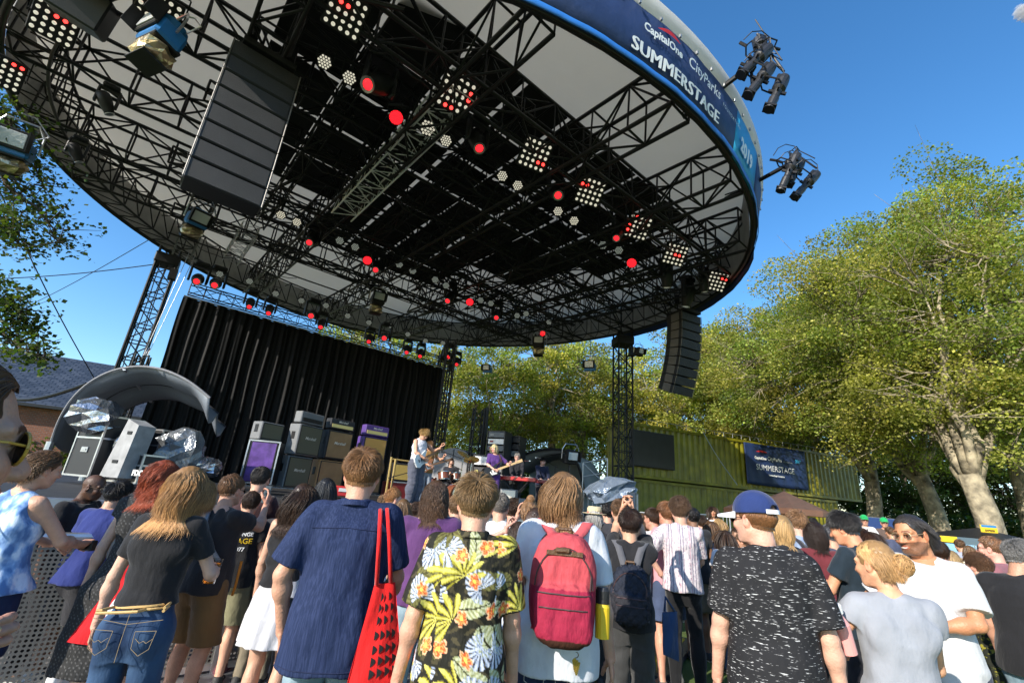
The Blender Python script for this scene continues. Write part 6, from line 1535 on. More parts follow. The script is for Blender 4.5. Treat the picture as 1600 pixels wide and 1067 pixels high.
# ------------------------------------------------------------------ trees
M_BARK = mat('plane_bark', (.25, .21, .14), .85, noise=(2.6, .85), bump=(9, 1.0)); M_BARKD = mat('dark_bark', (.07, .055, .04), .9, bump=(12, 1))
def make_tree(name, base, H, crown_c, crown_r, n_cl, leaves, lsize, label, group, lm, seed, trunk_r=.35, bark=None, fork=.35, lean=(0, 0), trunk2=None, clr=1.0, gap=.0):
    """base world xy; crown_c offset from base; clusters spread through the crown shell"""
    r = np.random.default_rng(seed); e = empty(name, (base[0], base[1], 0), 0, label, 'tree', group)
    cc = np.array(crown_c, float); cr = np.array(crown_r, float)
    # cluster centres: mostly outer shell, lumpy outline
    D = r.normal(size=(n_cl*2, 3)); D /= np.linalg.norm(D, axis=1)[:, None]
    lump = 1+.16*np.sin(D@np.array([3.1, 2.2, 4.0])+seed)+.12*np.sin(D@np.array([-6, 5, 3.])+2*seed)
    rad = r.uniform(.30, 1.0, len(D))**.55*lump
    K = cc+D*rad[:, None]*cr; K = K[K[:, 2] > cc[2]-cr[2]*.82][:n_cl]
    cl_r = clr*r.uniform(.5, 1.2, len(K))
    m = MB(); top = np.array([lean[0], lean[1], H*fork]); b0_ = np.array([0, 0, 0.])
    tp = [b0_, b0_*.6+top*.4+[.08*H*.1, 0, 0], top]; m.path([[0, 0, -.2], [lean[0]*.1, lean[1]*.1, H*fork*.25], [lean[0]*.5+.1, lean[1]*.5, H*fork*.6], top], [trunk_r*1.35, trunk_r, trunk_r*.92, trunk_r*.8], 10)
    segs = []
    nl = 7; limbs = []
    for k in range(nl):
        a = 2*PI*k/nl+r.uniform(-.3, .3); tgt = cc+cr*np.array([math.cos(a)*.5, math.sin(a)*.5, r.uniform(-.25, .45)])
        if k == 0: tgt = cc+cr*np.array([.05, 0, .6])
        p0 = top*r.uniform(.75, 1.0) if k else top; mid = (p0+tgt)/2+np.array([r.normal()*.5, r.normal()*.5, .12*H*.3]); P = [p0*(1-t)**2+mid*2*t*(1-t)+tgt*t*t+(r.normal(size=3)*.12 if 0 < t < 1 else 0) for t in np.linspace(0, 1, 8)]
        rr_ = np.linspace(trunk_r*.5, trunk_r*.05, 8)**1.0; m.path(P, rr_, 7); limbs.append((np.array(P), rr_))
    allp = np.concatenate([l[0][2:] for l in limbs]); 
    for c in K:
        i = np.argmin(np.linalg.norm(allp-c, axis=1)); q = allp[i]; mid = (q+c)/2+r.normal(size=3)*.35; pts = [q, (q+mid)/2+r.normal(size=3)*.1, mid, c]
        rr0 = trunk_r*.12
        for a_, b_, k0, k1 in ((0, 1, 1, .8), (1, 2, .8, .55), (2, 3, .55, .2)): segs.append((pts[a_], pts[b_], rr0*k0, rr0*k1))
        for _ in range(3):
            w = c+r.normal(size=3)*.55*clr; segs.append((mid, w, rr0*.4, rr0*.1))
    V, Q = tubes(segs, 4); m.add(V, Q.tolist()); m.build('trunk', bark or M_BARK, e, True)
    leaves = int(leaves*2.5); lsize = lsize*.56; nper = leaves//len(K)
    def fp(rg, n):
        idx = np.repeat(np.arange(len(K)), nper); n = len(idx); d = rg.normal(size=(n, 3)); d /= np.linalg.norm(d, axis=1)[:, None]; rr = rg.uniform(.2, 1, n)**.5
        off = d*rr[:, None]*cl_r[idx][:, None]*np.array([1.15, 1.15, .62]); off[:, 2] -= .18*(off[:, 0]**2+off[:, 1]**2)
        return K[idx]+off
    V, Q, P = leaf_quads(leaves, fp, lsize, seed+1)
    n = len(P); t = np.repeat(r.uniform(.55, 1.35, len(K)), nper)*r.uniform(.6, 1.4, n); c = np.stack([t*np.repeat(r.uniform(.85, 1.25, len(K)), nper), t, t*r.uniform(.7, 1.2, n)], 1)  # tone varies per cluster, darker ones painted to read as shaded gaps
    fast('crown', V, Q, lm, e, col=np.repeat(c, 4, 0))
    return e
def tree_px(px, d, ptop, base_y=None, **k):
    """tree whose crown top shows at (px, ptop) at depth d"""
    T = at(px, ptop, d); return T
TG = 'trees around the lawn'
def T_(name, bx, by, H, cc, cr, n, lv, ls, label, lm=None, seed=1, **k): return make_tree(name, (bx, by), H, cc, cr, n, lv, ls, label, TG, lm or M_LEAF, seed, **k)
def XY(px, d, y=800): p = at(px, y, d); return p[0], p[1]
# big plane tree at the right edge, trunk at px 1545
x, y = XY(1545, 17); T_('plane_tree', x, y, 15, (1.0, 1.0, 9.8), (6.4, 5.5, 6.4), 300, 46000, .21, 'largest plane tree with a thick pale mottled trunk near the right edge', seed=3, trunk_r=.43, fork=.26, lean=(-.4, 0), clr=1.3)
x, y = XY(1590, 19); T_('plane_tree', x+.5, y, 19, (1.5, 1.5, 14.3), (6, 6, 6.6), 190, 24000, .22, 'tall plane tree cut by the right edge behind the thickest trunk', seed=9, trunk_r=.40, fork=.3, clr=1.1)
x, y = XY(1468, 23); T_('plane_tree', x, y, 17, (-.5, 1, 11.6), (6.0, 5.5, 6.2), 220, 30000, .24, 'plane tree with a slender double trunk between the big trunk and the container', seed=5, trunk_r=.42, fork=.26, lean=(-.6, 0), clr=1.15)
x, y = XY(1362, 25); T_('plane_tree', x, y, 16, (-1.5, 1, 10.8), (6.2, 5.5, 5.6), 210, 27000, .24, 'plane tree whose mottled trunk stands at the right end of the containers', seed=6, trunk_r=.40, fork=.33, lean=(.3, 0), clr=1.15)
x, y = XY(1250, 33); T_('plane_tree', x, y, 17, (0, 0, 11.3), (7.2, 6, 5.8), 200, 24000, .30, 'broad plane tree rising behind the banner on the containers', seed=7, trunk_r=.45, fork=.3, clr=1.4)
x, y = XY(1120, 38); T_('plane_tree', x, y, 18, (0, 0, 11.3), (6.8, 6, 7.0), 190, 22000, .32, 'yellow green tree behind the curved speaker array', M_LEAFY, seed=8, trunk_r=.45, fork=.3, clr=1.4)
x, y = XY(1000, 36); T_('plane_tree', x, y, 16, (0, 0, 9.0), (6.0, 6, 5.6), 150, 17000, .30, 'yellow green tree above the video screen', M_LEAFY, seed=12, trunk_r=.40, fork=.3, clr=1.3)
x, y = XY(905, 34); T_('plane_tree', x, y, 16, (0, 0, 9.5), (5.0, 5, 5.4), 110, 12000, .28, 'open yellow green tree left of the right truss tower', M_LEAFY, seed=13, trunk_r=.36, fork=.42, clr=1.15)
x, y = XY(855, 30); T_('plane_tree', x, y, 15, (-.3, 0, 9.3), (4.2, 4, 4.8), 90, 9500, .26, 'thin pale trunked tree over the grey shelter', M_LEAFY, seed=14, trunk_r=.28, fork=.5, clr=1.0)
x, y = XY(765, 30); T_('plane_tree', x, y, 15, (0, 0, 7.6), (4.6, 4, 5.2), 120, 13000, .26, 'darker green tree behind the bassist and the slim mast', M_LEAF, seed=15, trunk_r=.30, fork=.3, clr=1.15)
x, y = XY(690, 33); T_('plane_tree', x, y, 15, (0, 0, 8.2), (4.5, 4, 5.6), 110, 12000, .28, 'tree showing between the curtain edge and the drummer', M_LEAF, seed=16, trunk_r=.30, fork=.3, clr=1.2)
x, y = XY(560, 36); T_('plane_tree', x, y, 18, (0, 0, 12.6), (5.5, 5, 4.6), 90, 9000, .32, 'tree showing only above the top edge of the curtain', M_LEAFY, seed=17, trunk_r=.35, fork=.4, clr=1.4)
x, y = XY(258, 24); T_('small_tree', x, y, 8, (0, 0, 5.3), (1.6, 1.6, 2.2), 30, 3000, .20, 'small green tree peeping out between the left tower and the curtain', M_LEAFD, seed=18, trunk_r=.14, fork=.4, clr=.6)
# dark trees deep behind the right trunks, shade put into their dark leaf colour
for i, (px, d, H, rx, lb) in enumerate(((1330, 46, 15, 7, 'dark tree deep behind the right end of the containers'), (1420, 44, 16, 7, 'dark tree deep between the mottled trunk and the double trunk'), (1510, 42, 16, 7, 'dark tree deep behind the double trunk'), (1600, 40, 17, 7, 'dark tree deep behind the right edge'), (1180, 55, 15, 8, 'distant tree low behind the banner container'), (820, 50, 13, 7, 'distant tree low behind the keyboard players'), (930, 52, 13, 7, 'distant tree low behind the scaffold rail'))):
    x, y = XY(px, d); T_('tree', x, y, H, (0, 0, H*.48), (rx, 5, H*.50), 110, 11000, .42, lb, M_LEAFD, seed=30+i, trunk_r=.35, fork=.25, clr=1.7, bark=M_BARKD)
# leafy shrubs under the far trees, dark leaf colour stands in for shade
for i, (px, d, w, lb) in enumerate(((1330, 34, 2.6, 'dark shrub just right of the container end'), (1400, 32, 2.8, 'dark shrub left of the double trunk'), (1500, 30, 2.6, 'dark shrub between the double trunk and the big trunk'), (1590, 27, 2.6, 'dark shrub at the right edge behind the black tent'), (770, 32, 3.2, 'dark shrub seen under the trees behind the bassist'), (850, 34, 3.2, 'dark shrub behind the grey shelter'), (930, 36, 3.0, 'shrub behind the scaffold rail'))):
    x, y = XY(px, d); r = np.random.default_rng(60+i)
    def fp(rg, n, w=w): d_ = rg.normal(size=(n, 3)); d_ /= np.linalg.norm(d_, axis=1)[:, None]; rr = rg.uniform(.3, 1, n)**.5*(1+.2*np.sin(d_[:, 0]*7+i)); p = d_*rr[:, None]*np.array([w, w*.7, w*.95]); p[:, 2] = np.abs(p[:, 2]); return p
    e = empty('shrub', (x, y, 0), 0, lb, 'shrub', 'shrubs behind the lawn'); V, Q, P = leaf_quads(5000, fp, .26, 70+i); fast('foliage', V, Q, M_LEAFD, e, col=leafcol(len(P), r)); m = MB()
    for k in range(5): m.path([(0, 0, 0), (r.normal()*.3, r.normal()*.3, w*.4), (r.normal()*w*.4, r.normal()*w*.3, w*.8)], [.06, .045, .015], 5)
    m.build('stem', M_BARKD, e)
# near branches hanging in at the left from a tree outside the frame
P0 = at(-330, 300, 11); LT = empty('overhanging_tree', (P0[0], P0[1], 0), 0, 'dark leaved tree reaching in from the left with hanging branches against the sky', 'tree')
m = MB(); r = np.random.default_rng(77); o0 = np.array(LT.location); K = []; m.path([[0, 0, -.2], [.2, .1, 3], [.1, .3, 6.5], [.3, .2, 9.5]], [.34, .28, .22, .12], 9); sg = []
def limb(pts, rr0, dens=5, sp=.42):
    pts = [at(*p)-o0 for p in pts]; start = np.array([.1, .3, min(max(pts[0][2]-.5, 3), 9)]); P = [start]+pts
    f_ = []
    for i in range(len(P)-1):
        for t in np.linspace(0, 1, 5, endpoint=False): f_.append(P[i]+(P[i+1]-P[i])*t+r.normal(size=3)*.03)
    f_.append(P[-1]); m.path(f_, np.linspace(rr0, .012, len(f_)), 6)
    for i in range(5, len(f_)):
        for k in range(dens): c = f_[i]+r.normal(size=3)*np.array([sp, sp, sp*.8]); sg.append((f_[i], c, .012, .004)); K.append(c)
limb([(-30, 110, 11), (5, 190, 10.8), (35, 240, 10.6), (70, 290, 10.5)], .08, 5, .34)
limb([(-30, 200, 10), (15, 290, 10), (60, 330, 10), (92, 378, 10)], .08, 6, .34)
limb([(-40, 240, 10.5), (0, 330, 10.3), (20, 372, 10.2), (45, 392, 10.1)], .06, 7, .30)
limb([(-50, 120, 10.5), (-10, 170, 10.3), (20, 200, 10.2), (40, 240, 10.2)], .06, 5, .34)
limb([(-60, 430, 9.5), (-10, 465, 9.5), (20, 480, 9.5), (40, 500, 9.5)], .06, 7, .26)
limb([(-60, 500, 9.5), (0, 515, 9.5), (30, 540, 9.4), (70, 558, 9.3)], .05, 6, .24)
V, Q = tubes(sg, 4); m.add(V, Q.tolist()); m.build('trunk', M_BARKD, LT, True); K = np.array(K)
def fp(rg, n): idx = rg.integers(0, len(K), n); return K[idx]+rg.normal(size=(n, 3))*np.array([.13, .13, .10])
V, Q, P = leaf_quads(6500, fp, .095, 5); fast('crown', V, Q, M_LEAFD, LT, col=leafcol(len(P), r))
# small white clouds, top right, outside everything
M_CLOUD = bpy.data.materials.new('cloud'); M_CLOUD.use_nodes = True; _n = M_CLOUD.node_tree; _n.nodes.remove(_n.nodes['Principled BSDF']); _v = _n.nodes.new('ShaderNodeVolumePrincipled'); _v.inputs['Density'].default_value = .10; _v.inputs['Color'].default_value = (.98, .98, 1, 1); _n.links.new(_v.outputs[0], [q for q in _n.nodes if q.type == 'OUTPUT_MATERIAL'][0].inputs['Volume'])
c0_ = at(1597, 22, 900); V, Q = nets(lambda P: smin(smin(sd_ell(P, (0, 0, 0), (14, 10, 16)), sd_ell(P, (14, 0, 14), (20, 10, 12)), 6), sd_ell(P, (20, 0, -14), (16, 10, 10)), 6)+2.5*np.sin(P[..., 0]*.5)*np.sin(P[..., 2]*.6+1)+1.2*np.sin(P[..., 0]*1.3+P[..., 2]), (-22, -16, -30), (44, 16, 34), 1.6)
tag(fast('cloud', V+c0_, Q, M_CLOUD, None, True), kind='structure')
# ------------------------------------------------------------------ accessories
def mixmat(name, c1, c2, scale, lo, hi, rough=.85, detail=3, c3=None):
    m = mat(name, c1, rough, bump=(6, .8, (1.3, 1.3, .6)), spec=.25); nt = m.node_tree; b = nt.nodes['Principled BSDF']; tc = [n for n in nt.nodes if n.type == 'TEX_COORD'][0]
    mp = nt.nodes.new('ShaderNodeMapping'); mp.inputs['Scale'].default_value = scale; n = nt.nodes.new('ShaderNodeTexNoise'); n.inputs['Scale'].default_value = 1; n.inputs['Detail'].default_value = detail
    cr = nt.nodes.new('ShaderNodeValToRGB'); cr.color_ramp.elements[0].position = lo; cr.color_ramp.elements[1].position = hi; cr.color_ramp.elements[0].color = (*c1, 1); cr.color_ramp.elements[1].color = (*c2, 1)
    if c3: e_ = cr.color_ramp.elements.new((lo+hi)/2); e_.color = (*c3, 1)
    nt.links.new(tc.outputs['Object'], mp.inputs[0]); nt.links.new(mp.outputs[0], n.inputs['Vector']); nt.links.new(n.outputs[0], cr.inputs[0]); nt.links.new(cr.outputs[0], b.inputs['Base Color']); return m
M_PATT = mat('printed_cloth', (1, 1, 1), .8, attr='Col', noise=(30, .14), bump=(9, .8, (1.5, 1.5, .6)), spec=.25)
def floral(V):
    r = np.random.default_rng(4); x, y, z = V.T; u = x+.55*y*np.sign(x+1e-6)*(np.abs(x) > .12); n = len(V)
    col = np.zeros((n, 3)); col[:] = (.016, .015, .010)
    nz = np.sin(u*90+np.sin(z*70)*2)*np.sin(z*85); col[nz > .35] = (.06, .05, .025)
    wv = .012*np.sin(z*25)+.008*np.sin(u*33); uu = u+wv; zz = z+.01*np.sin(u*28)
    def polar(cx, cz): dx, dz = uu-cx, zz-cz; return np.hypot(dx, dz), np.arctan2(dz, dx)
    cx = r.uniform(-.32, .32, 200); cz = r.uniform(.78, 1.5, 200)
    def spread(k, dmin, seed):
        rr = np.random.default_rng(seed); P = []
        for _ in range(4000):
            p = np.array([rr.uniform(-.34, .34), rr.uniform(.80, 1.48)])
            if all(np.hypot(*(p-q)) > dmin for q in P): P.append(p)
            if len(P) >= k: break
        return P
    for i, (a, c_) in enumerate(spread(26, .105, 1)):        # broad olive and cream leaves
        t0 = r.uniform(0, 6.28); dx, dz = uu-a, zz-c_; lx = dx*math.cos(t0)+dz*math.sin(t0); ly = -dx*math.sin(t0)+dz*math.cos(t0)
        w = .036*np.sqrt(np.clip(1-(lx/.075)**2, 0, 1)); m_ = np.abs(ly) < w; rib = np.abs(((lx-np.abs(ly)*.8)*90) % 2-1)
        base = (.30, .31, .14) if i % 3 == 0 else (.085, .075, .022); alt = (.50, .52, .33) if i % 3 == 0 else (.16, .15, .05)
        col[m_] = base; col[m_ & (rib > .45)] = alt; col[m_ & (np.abs(ly) < .003)] = (.03, .03, .01)
    for i, (a, c_) in enumerate(spread(13, .15, 2)):         # blue white fronds
        d_, t = polar(a, c_); t0 = r.uniform(0, 6.28); ta = np.abs(((t-t0+PI) % (2*PI))-PI); m_ = (d_ < .085*(1-.35*(ta/2.2))) & (ta < 2.2); f = np.abs(np.sin(t*10))
        col[m_ & (f > .42)] = (.26, .31, .43); col[m_ & (f > .8)] = (.56, .60, .68)
    for i, (a, c_) in enumerate(spread(8, .17, 3)):         # spiky yellow fronds
        d_, t = polar(a, c_); t0 = r.uniform(0, 6.28); ta = np.abs(((t-t0+PI) % (2*PI))-PI); f = np.abs(np.sin(t*6.0)); m_ = (ta < 1.9) & (d_ < .11*(.35+.65*f)) & (f > .45)
        col[m_] = (.34, .30, .025); col[m_ & (f > .85)] = (.58, .52, .12)
    for i, (a, c_) in enumerate(spread(24, .105, 6)):         # orange flowers
        d_, t = polar(a, c_); rr_ = .034*(.62+.38*np.abs(np.cos(t*2.5+i))); m_ = d_ < rr_; col[m_] = (.72, .10, .025); col[m_ & (d_ < rr_*.72) & (np.cos(t*10) > 0)] = (.85, .33, .10); col[d_ < .008] = (.85, .6, .1); col[m_ & (d_ > rr_*.82)] = (.75, .45, .25)
    return col
def stripes(V):
    x, y, z = V.T; u = np.where(np.abs(x) > .17, y+x, x); p = (u/.026) % 1; col = np.ones((len(V), 3))*np.array((.55, .49, .49)); col[p < .18] = (.10, .09, .16); col[(p > .5) & (p < .58)] = (.42, .22, .28); return col
def dots(V):
    x, y, z = V.T; a = np.sin(x*230)*np.sin(z*230); c = np.ones((len(V), 3))*.024; c[a > .72] = .10; return c
def hatched(V):
    x, y, z = V.T; c = np.ones((len(V), 3))*.62; c[(np.sin(x*120+z*60)*np.sin(z*150-x*40)) > .3] = .08; return c
M_SPACE = mixmat('space_dyed_jersey', (.016, .016, .018), (.55, .55, .55), (34, 34, 230), .62, .68)
M_TIE = mixmat('tie_dyed_denim', (.10, .20, .42), (.62, .72, .85), (14, 14, 9), .42, .62, c3=(.25, .40, .66))
M_CAMO = mixmat('olive_yellow_print', (.02, .022, .015), (.26, .23, .03), (26, 26, 34), .52, .60, c3=(.05, .055, .02))
M_SEER = mixmat('navy_seersucker', (.011, .021, .062), (.023, .036, .095), (160, 160, 6), .45, .6)
M_JEAN = mixmat('indigo_denim', (.012, .030, .075), (.05, .10, .19), (5, 5, 3.2), .38, .68); M_LJEAN = mixmat('washed_denim', (.12, .20, .26), (.30, .40, .46), (6, 6, 4), .38, .66); M_NJEAN = mixmat('navy_denim', (.008, .018, .055), (.018, .034, .085), (7, 7, 5), .4, .62)
M_STITCH = mat('pale_thread', (.55, .52, .42), .8); M_STITCHD = mat('tan_thread', (.30, .22, .12), .8); M_DARKGL = mat('dark_glass', (.01, .008, .006), .08); M_CLEARG = mat('spectacle_rim', (.12, .08, .05), .35); M_LEATHER = mat('brown_leather', (.10, .05, .02), .5, bump=(60, .4))
M_SCREEN = mat('phone_screen', (.02, .025, .03), .1); M_PHONE = mat('phone_body', (.03, .03, .035), .3); M_BEER = mat('amber_drink', (.62, .20, .02), .15); M_CUP = mat('clear_cup', (.75, .75, .75), .1, spec=.6); M_CUP.node_tree.nodes['Principled BSDF'].inputs['Transmission Weight'].default_value = 1; M_CUP.node_tree.nodes['Principled BSDF'].inputs['IOR'].default_value = 1.08
M_SPEC = mat('spectacle_lens', (1, 1, 1), .02, spec=.1); M_SPEC.node_tree.nodes['Principled BSDF'].inputs['Transmission Weight'].default_value = 1; M_SPEC.node_tree.nodes['Principled BSDF'].inputs['IOR'].default_value = 1.04
def glasses(P_, dark=False, rim_col=M_CLEARG, r=.022):
    m = MB()
    for s in (-1, 1):
        m.path([(s*.033+r*1.1*math.cos(a), .094, .006+r*.85*math.sin(a)) for a in np.linspace(0, 2*PI, 17)], .0022, 5); m.path([(s*.056, .092, .010), (s*.076, .07, .012), (s*.081, .0, .012), (s*.080, -.02, .0)], .002, 5)
    m.path([(-.011, .097, .008), (0, .102, .011), (.011, .097, .008)], .002, 5)
    V = P_['fin'](P_['hp'](np.concatenate(m.V))); o = fast('glasses', V, m.F, rim_col, P_['root'])
    for s in (-1, 1):
        q = MB(); V = [(s*.033+r*1.08*math.cos(a), .0945, .006+r*.83*math.sin(a)) for a in np.linspace(0, 2*PI, 16, endpoint=False)]; V2 = [(a, b-.0015, c) for a, b, c in V]
        fast('lens', P_['fin'](P_['hp'](np.array(V+V2))), [tuple(range(16)), tuple(range(16, 32))[::-1]], M_DARKGL if dark else M_SPEC, o)
def held(P_, side, name, label, cat, builder, off=(0, 0, .09), R=None, group=None):
    """a top-level thing in the hand: builder(e) makes parts around the origin"""
    J = [j for j in P_['J'] if j[0] == side][0]; W = J[3]; fv = J[5]; pn = J[6]; Y = pn-fv*(pn@fv); Y /= np.linalg.norm(Y)+1e-9
    c = W+fv*off[2]+Y*(off[1]+.03)+np.array([off[0], 0, 0])*1.0; p = P_['w'](c)
    e = empty(name, p, 0, label, cat, group); e.rotation_euler = (0, 0, P_['root'].rotation_euler.z); builder(e); return e
def phone(P_, side, label, tilt=0.1, off=(0, 0, .09)):
    def b(e):
        m = MB(); m.box((0, 0, .02), (.072, .009, .15), bev=.004); m.build('case', M_PHONE, e); m = MB(); m.box((0, -.0055, .02), (.064, .002, .136)); m.build('screen', M_SCREEN, e); m = MB(); M_ = np.eye(4); M_[:3, :3] = np.array([[1, 0, 0], [0, 0, 1], [0, -1, 0]]); M_[:3, 3] = (.02, .006, .08); m.lathe([(.006, 0), (.006, .003)], 8, M_); m.build('camera_lens', M_DARKGL, e)
        e.rotation_euler.x = -tilt
    return held(P_, side, 'phone', label, 'phone', b, off, group='phones held up in the crowd')
def cup(P_, side, label, drink=M_BEER, h=.12):
    def b(e):
        m = MB(); m.lathe([(.030, -.06), (.041, .045)], 16); m.build('drink', drink, e); m = MB(); m.lathe([(.032, -.063), (.032, -.06), (.046, .07), (.048, .07), (.0335, -.064)], 18, cap=False); m.build('cup', M_CUP, e)
    return held(P_, side, 'drink_cup', label, 'cup', b)
def cap_hat(P_, col, brimcol, strap=True, hole=True, nm='cap'):
    def fn(P):
        d = sd_ell(P, (0, -.012, .045), (.092, .113, .104)); d = np.maximum(d, .034+.0*P[..., 1]-P[..., 2]-.08*(P[..., 1]-.02)*0)
        if hole: d = np.maximum(d, -sd_ell(P, (0, -.118, .038), (.038, .05, .036)))
        return d
    V, Q = nets(fn, (-.1, -.13, .02), (.1, .11, .155), .005); o = fast(nm, P_['fin'](P_['hp'](V)), Q, cloth(col), P_['root'], True)
    V = []; n = 14
    for t in np.linspace(-1, 1, n):
        a = t*1.15; V.append((.087*math.sin(a), .010+.094*math.cos(a)*.95, .036)); V.append((.088*math.sin(a)*1.0, .05+.135*math.cos(a*.75)**.7 if abs(t) < .999 else .05, .028-.02*t*t))
    V = np.array(V); V2 = V+[0, 0, .005]; F_ = [(2*i, 2*i+1, 2*i+3, 2*i+2) for i in range(n-1)]; F2 = [tuple(j+2*n for j in f)[::-1] for f in F_]
    fast('brim', P_['fin'](P_['hp'](np.concatenate([V, V2]))), F_+F2+[(2*i+1, 2*i+1+2*n, 2*i+3+2*n, 2*i+3) for i in range(n-1)], cloth(brimcol), o)
    m = MB(); M_ = np.eye(4); M_[:3, 3] = (0, -.012, .143); m.lathe([(.008, -.004), (.006, .004)], 10, M_); fast('button', P_['fin'](P_['hp'](np.concatenate(m.V))), m.F, cloth(brimcol), o)
    if strap:
        V = []
        for t in np.linspace(-1, 1, 13):
            a = t*.62; V += [(.093*math.sin(a), -.012-.116*math.cos(a), .032), (.093*math.sin(a), -.012-.115*math.cos(a), .052)]
        fast('strap', P_['fin'](P_['hp'](np.array(V))), [(2*i, 2*i+2, 2*i+3, 2*i+1) for i in range(12)], cloth((.75, .75, .75)), o)
    return o
def backpack(P_, label, cols, zc=1.15, w=.30, h=.46, dep=.17, quilt=False, yoff=0, x0=0, patch=None, tw=0):
    """cols: body, lower, strap, base ; built on the wearer's back"""
    body, lower, strapc, base = cols; root = P_['root']; e = empty('backpack', root.location, root.rotation_euler.z, label, 'backpack', 'backpacks worn in the crowd')
    yb = -.135-yoff; Fn = lambda V: P_['fin'](np.asarray(V, float)+[x0, 0, 0])
    def fb(P):
        q = P-np.array([0, yb-dep*.5, zc], np.float32); taper = 1-.18*np.clip(q[..., 2]/(h/2), 0, 1)**2
        k = ((np.abs(q[..., 0]/(w/2*taper))**3.2)+(np.abs(q[..., 1]/(dep/2))**2.6)+(np.abs(q[..., 2]/(h/2))**3.4))**(1/3.); d = (k-1)*dep/2
        q2 = P-np.array([0, yb-dep*.98, zc-h*.20], np.float32); k2 = ((np.abs(q2[..., 0]/(w/2*.86))**3.2)+(np.abs(q2[..., 1]/(dep*.28))**2.6)+(np.abs(q2[..., 2]/(h*.27))**3.4))**(1/3.)
        d = smin(d, (k2-1)*dep*.3, .010)+fold(P, .006, 14, 4)
        if quilt: d = d+.004*(np.abs(np.sin((P[..., 0]+P[..., 2])*45))*np.abs(np.sin((P[..., 0]-P[..., 2])*45))<.2)
        return d
    V, Q = nets(fb, (-w/2-.03, yb-dep*1.35, zc-h/2-.03), (w/2+.03, yb+.03, zc+h/2+.03), .007)
    lowm = V[:, 2] < zc-h*.5+.045; col = np.ones((len(V), 3))*np.array(body); fl = (V[:, 2] < zc+h*.02) ; col[fl] = lower; col[lowm] = base
    fast('bag', Fn(V), Q, M_PATT, e, True, col)
    # seams and zips
    m = MB()
    def surf(x, z):
        ys = np.linspace(yb-dep*1.4, yb, 80); P = np.zeros((80, 3), np.float32); P[:, 0] = x; P[:, 1] = ys; P[:, 2] = z; d = fb(P); i = np.argmax(d < 0); return (x, ys[max(i, 1)]-.003, z) if d.min() < 0 else (x, yb-dep*.5, z)
    arc = [surf(w*.42*math.cos(a), zc+h*.02+h*.36*math.sin(a)) for a in np.linspace(0, PI, 19)]; m.path(arc, .004, 5); m.path([surf(x, zc-h*.02) for x in np.linspace(-w*.38, w*.38, 12)], .004, 5); m.path([surf(x, zc-h*.14) for x in np.linspace(-w*.34, w*.34, 12)], .0035, 5); m.path([(arc[2][0], arc[2][1]-.004, arc[2][2]), (arc[2][0]-.004, arc[2][1]-.008, arc[2][2]-.06)], .004, 5)
    fast('zip', Fn(np.concatenate(m.V)), m.F, mat('zip', (.06, .03, .03), .5), e)
    for s in (-1, 1):
        sw = .085; pts = [(s*.04, yb-.02, zc+h*.42), (s*.085, -.10, 1.452), (s*(sw+.035), -.03, 1.500), (s*(sw+.035), .06, 1.47), (s*(sw+.03), .125, 1.36), (s*(sw+.05), .10, 1.18), (s*(w*.42), -.03, zc-h*.34), (s*w*.42, yb-.02, zc-h*.40)]
        fp_ = []
        for i in range(len(pts)-1):
            for t in np.linspace(0, 1, 6, endpoint=False): fp_.append(np.array(pts[i])*(1-t)+np.array(pts[i+1])*t)
        fp_.append(np.array(pts[-1])); fp_ = np.array(fp_)
        for _ in range(4): fp_[1:-1] = .5*fp_[1:-1]+.25*(fp_[:-2]+fp_[2:])
        V = []; n = len(fp_)
        for i, p in enumerate(fp_):
            wd = .028 if i < n*.62 else .013; out = np.array([p[0]*.3, p[1], (p[2]-1.25)*.8]); out /= np.linalg.norm(out); sd = np.array([1, 0, 0.])
            for a, b in ((-1, .0), (1, .0), (1, .012), (-1, .012)): V.append(p+sd*wd*a+out*b)
        F_ = [(4*i+k, 4*i+(k+1) % 4, 4*i+4+(k+1) % 4, 4*i+4+k) for i in range(n-1) for k in range(4)]+[(0, 3, 2, 1), (4*n-4, 4*n-3, 4*n-2, 4*n-1)]
        fast('shoulder_strap', Fn(V), F_, cloth(strapc), e, True)
    m = MB(); m.path([(-.035, yb-.03, zc+h*.47), (-.03, yb-.04, zc+h*.54), (.03, yb-.04, zc+h*.54), (.035, yb-.03, zc+h*.47)], .009, 6); fast('carry_loop', Fn(np.concatenate(m.V)), m.F, M_LEATHER, e)
    if patch:
        m = MB(); c = surf(0, zc+h*.33); m.box((c[0], c[1]-.002, c[2]), (.17, .012, .022), bev=.003); m.box((c[0]-.01, c[1]-.012, c[2]+.014), (.07, .02, .022), bev=.006); fast('leather_patch', Fn(np.concatenate(m.V)), m.F, M_LEATHER, e)
    return e
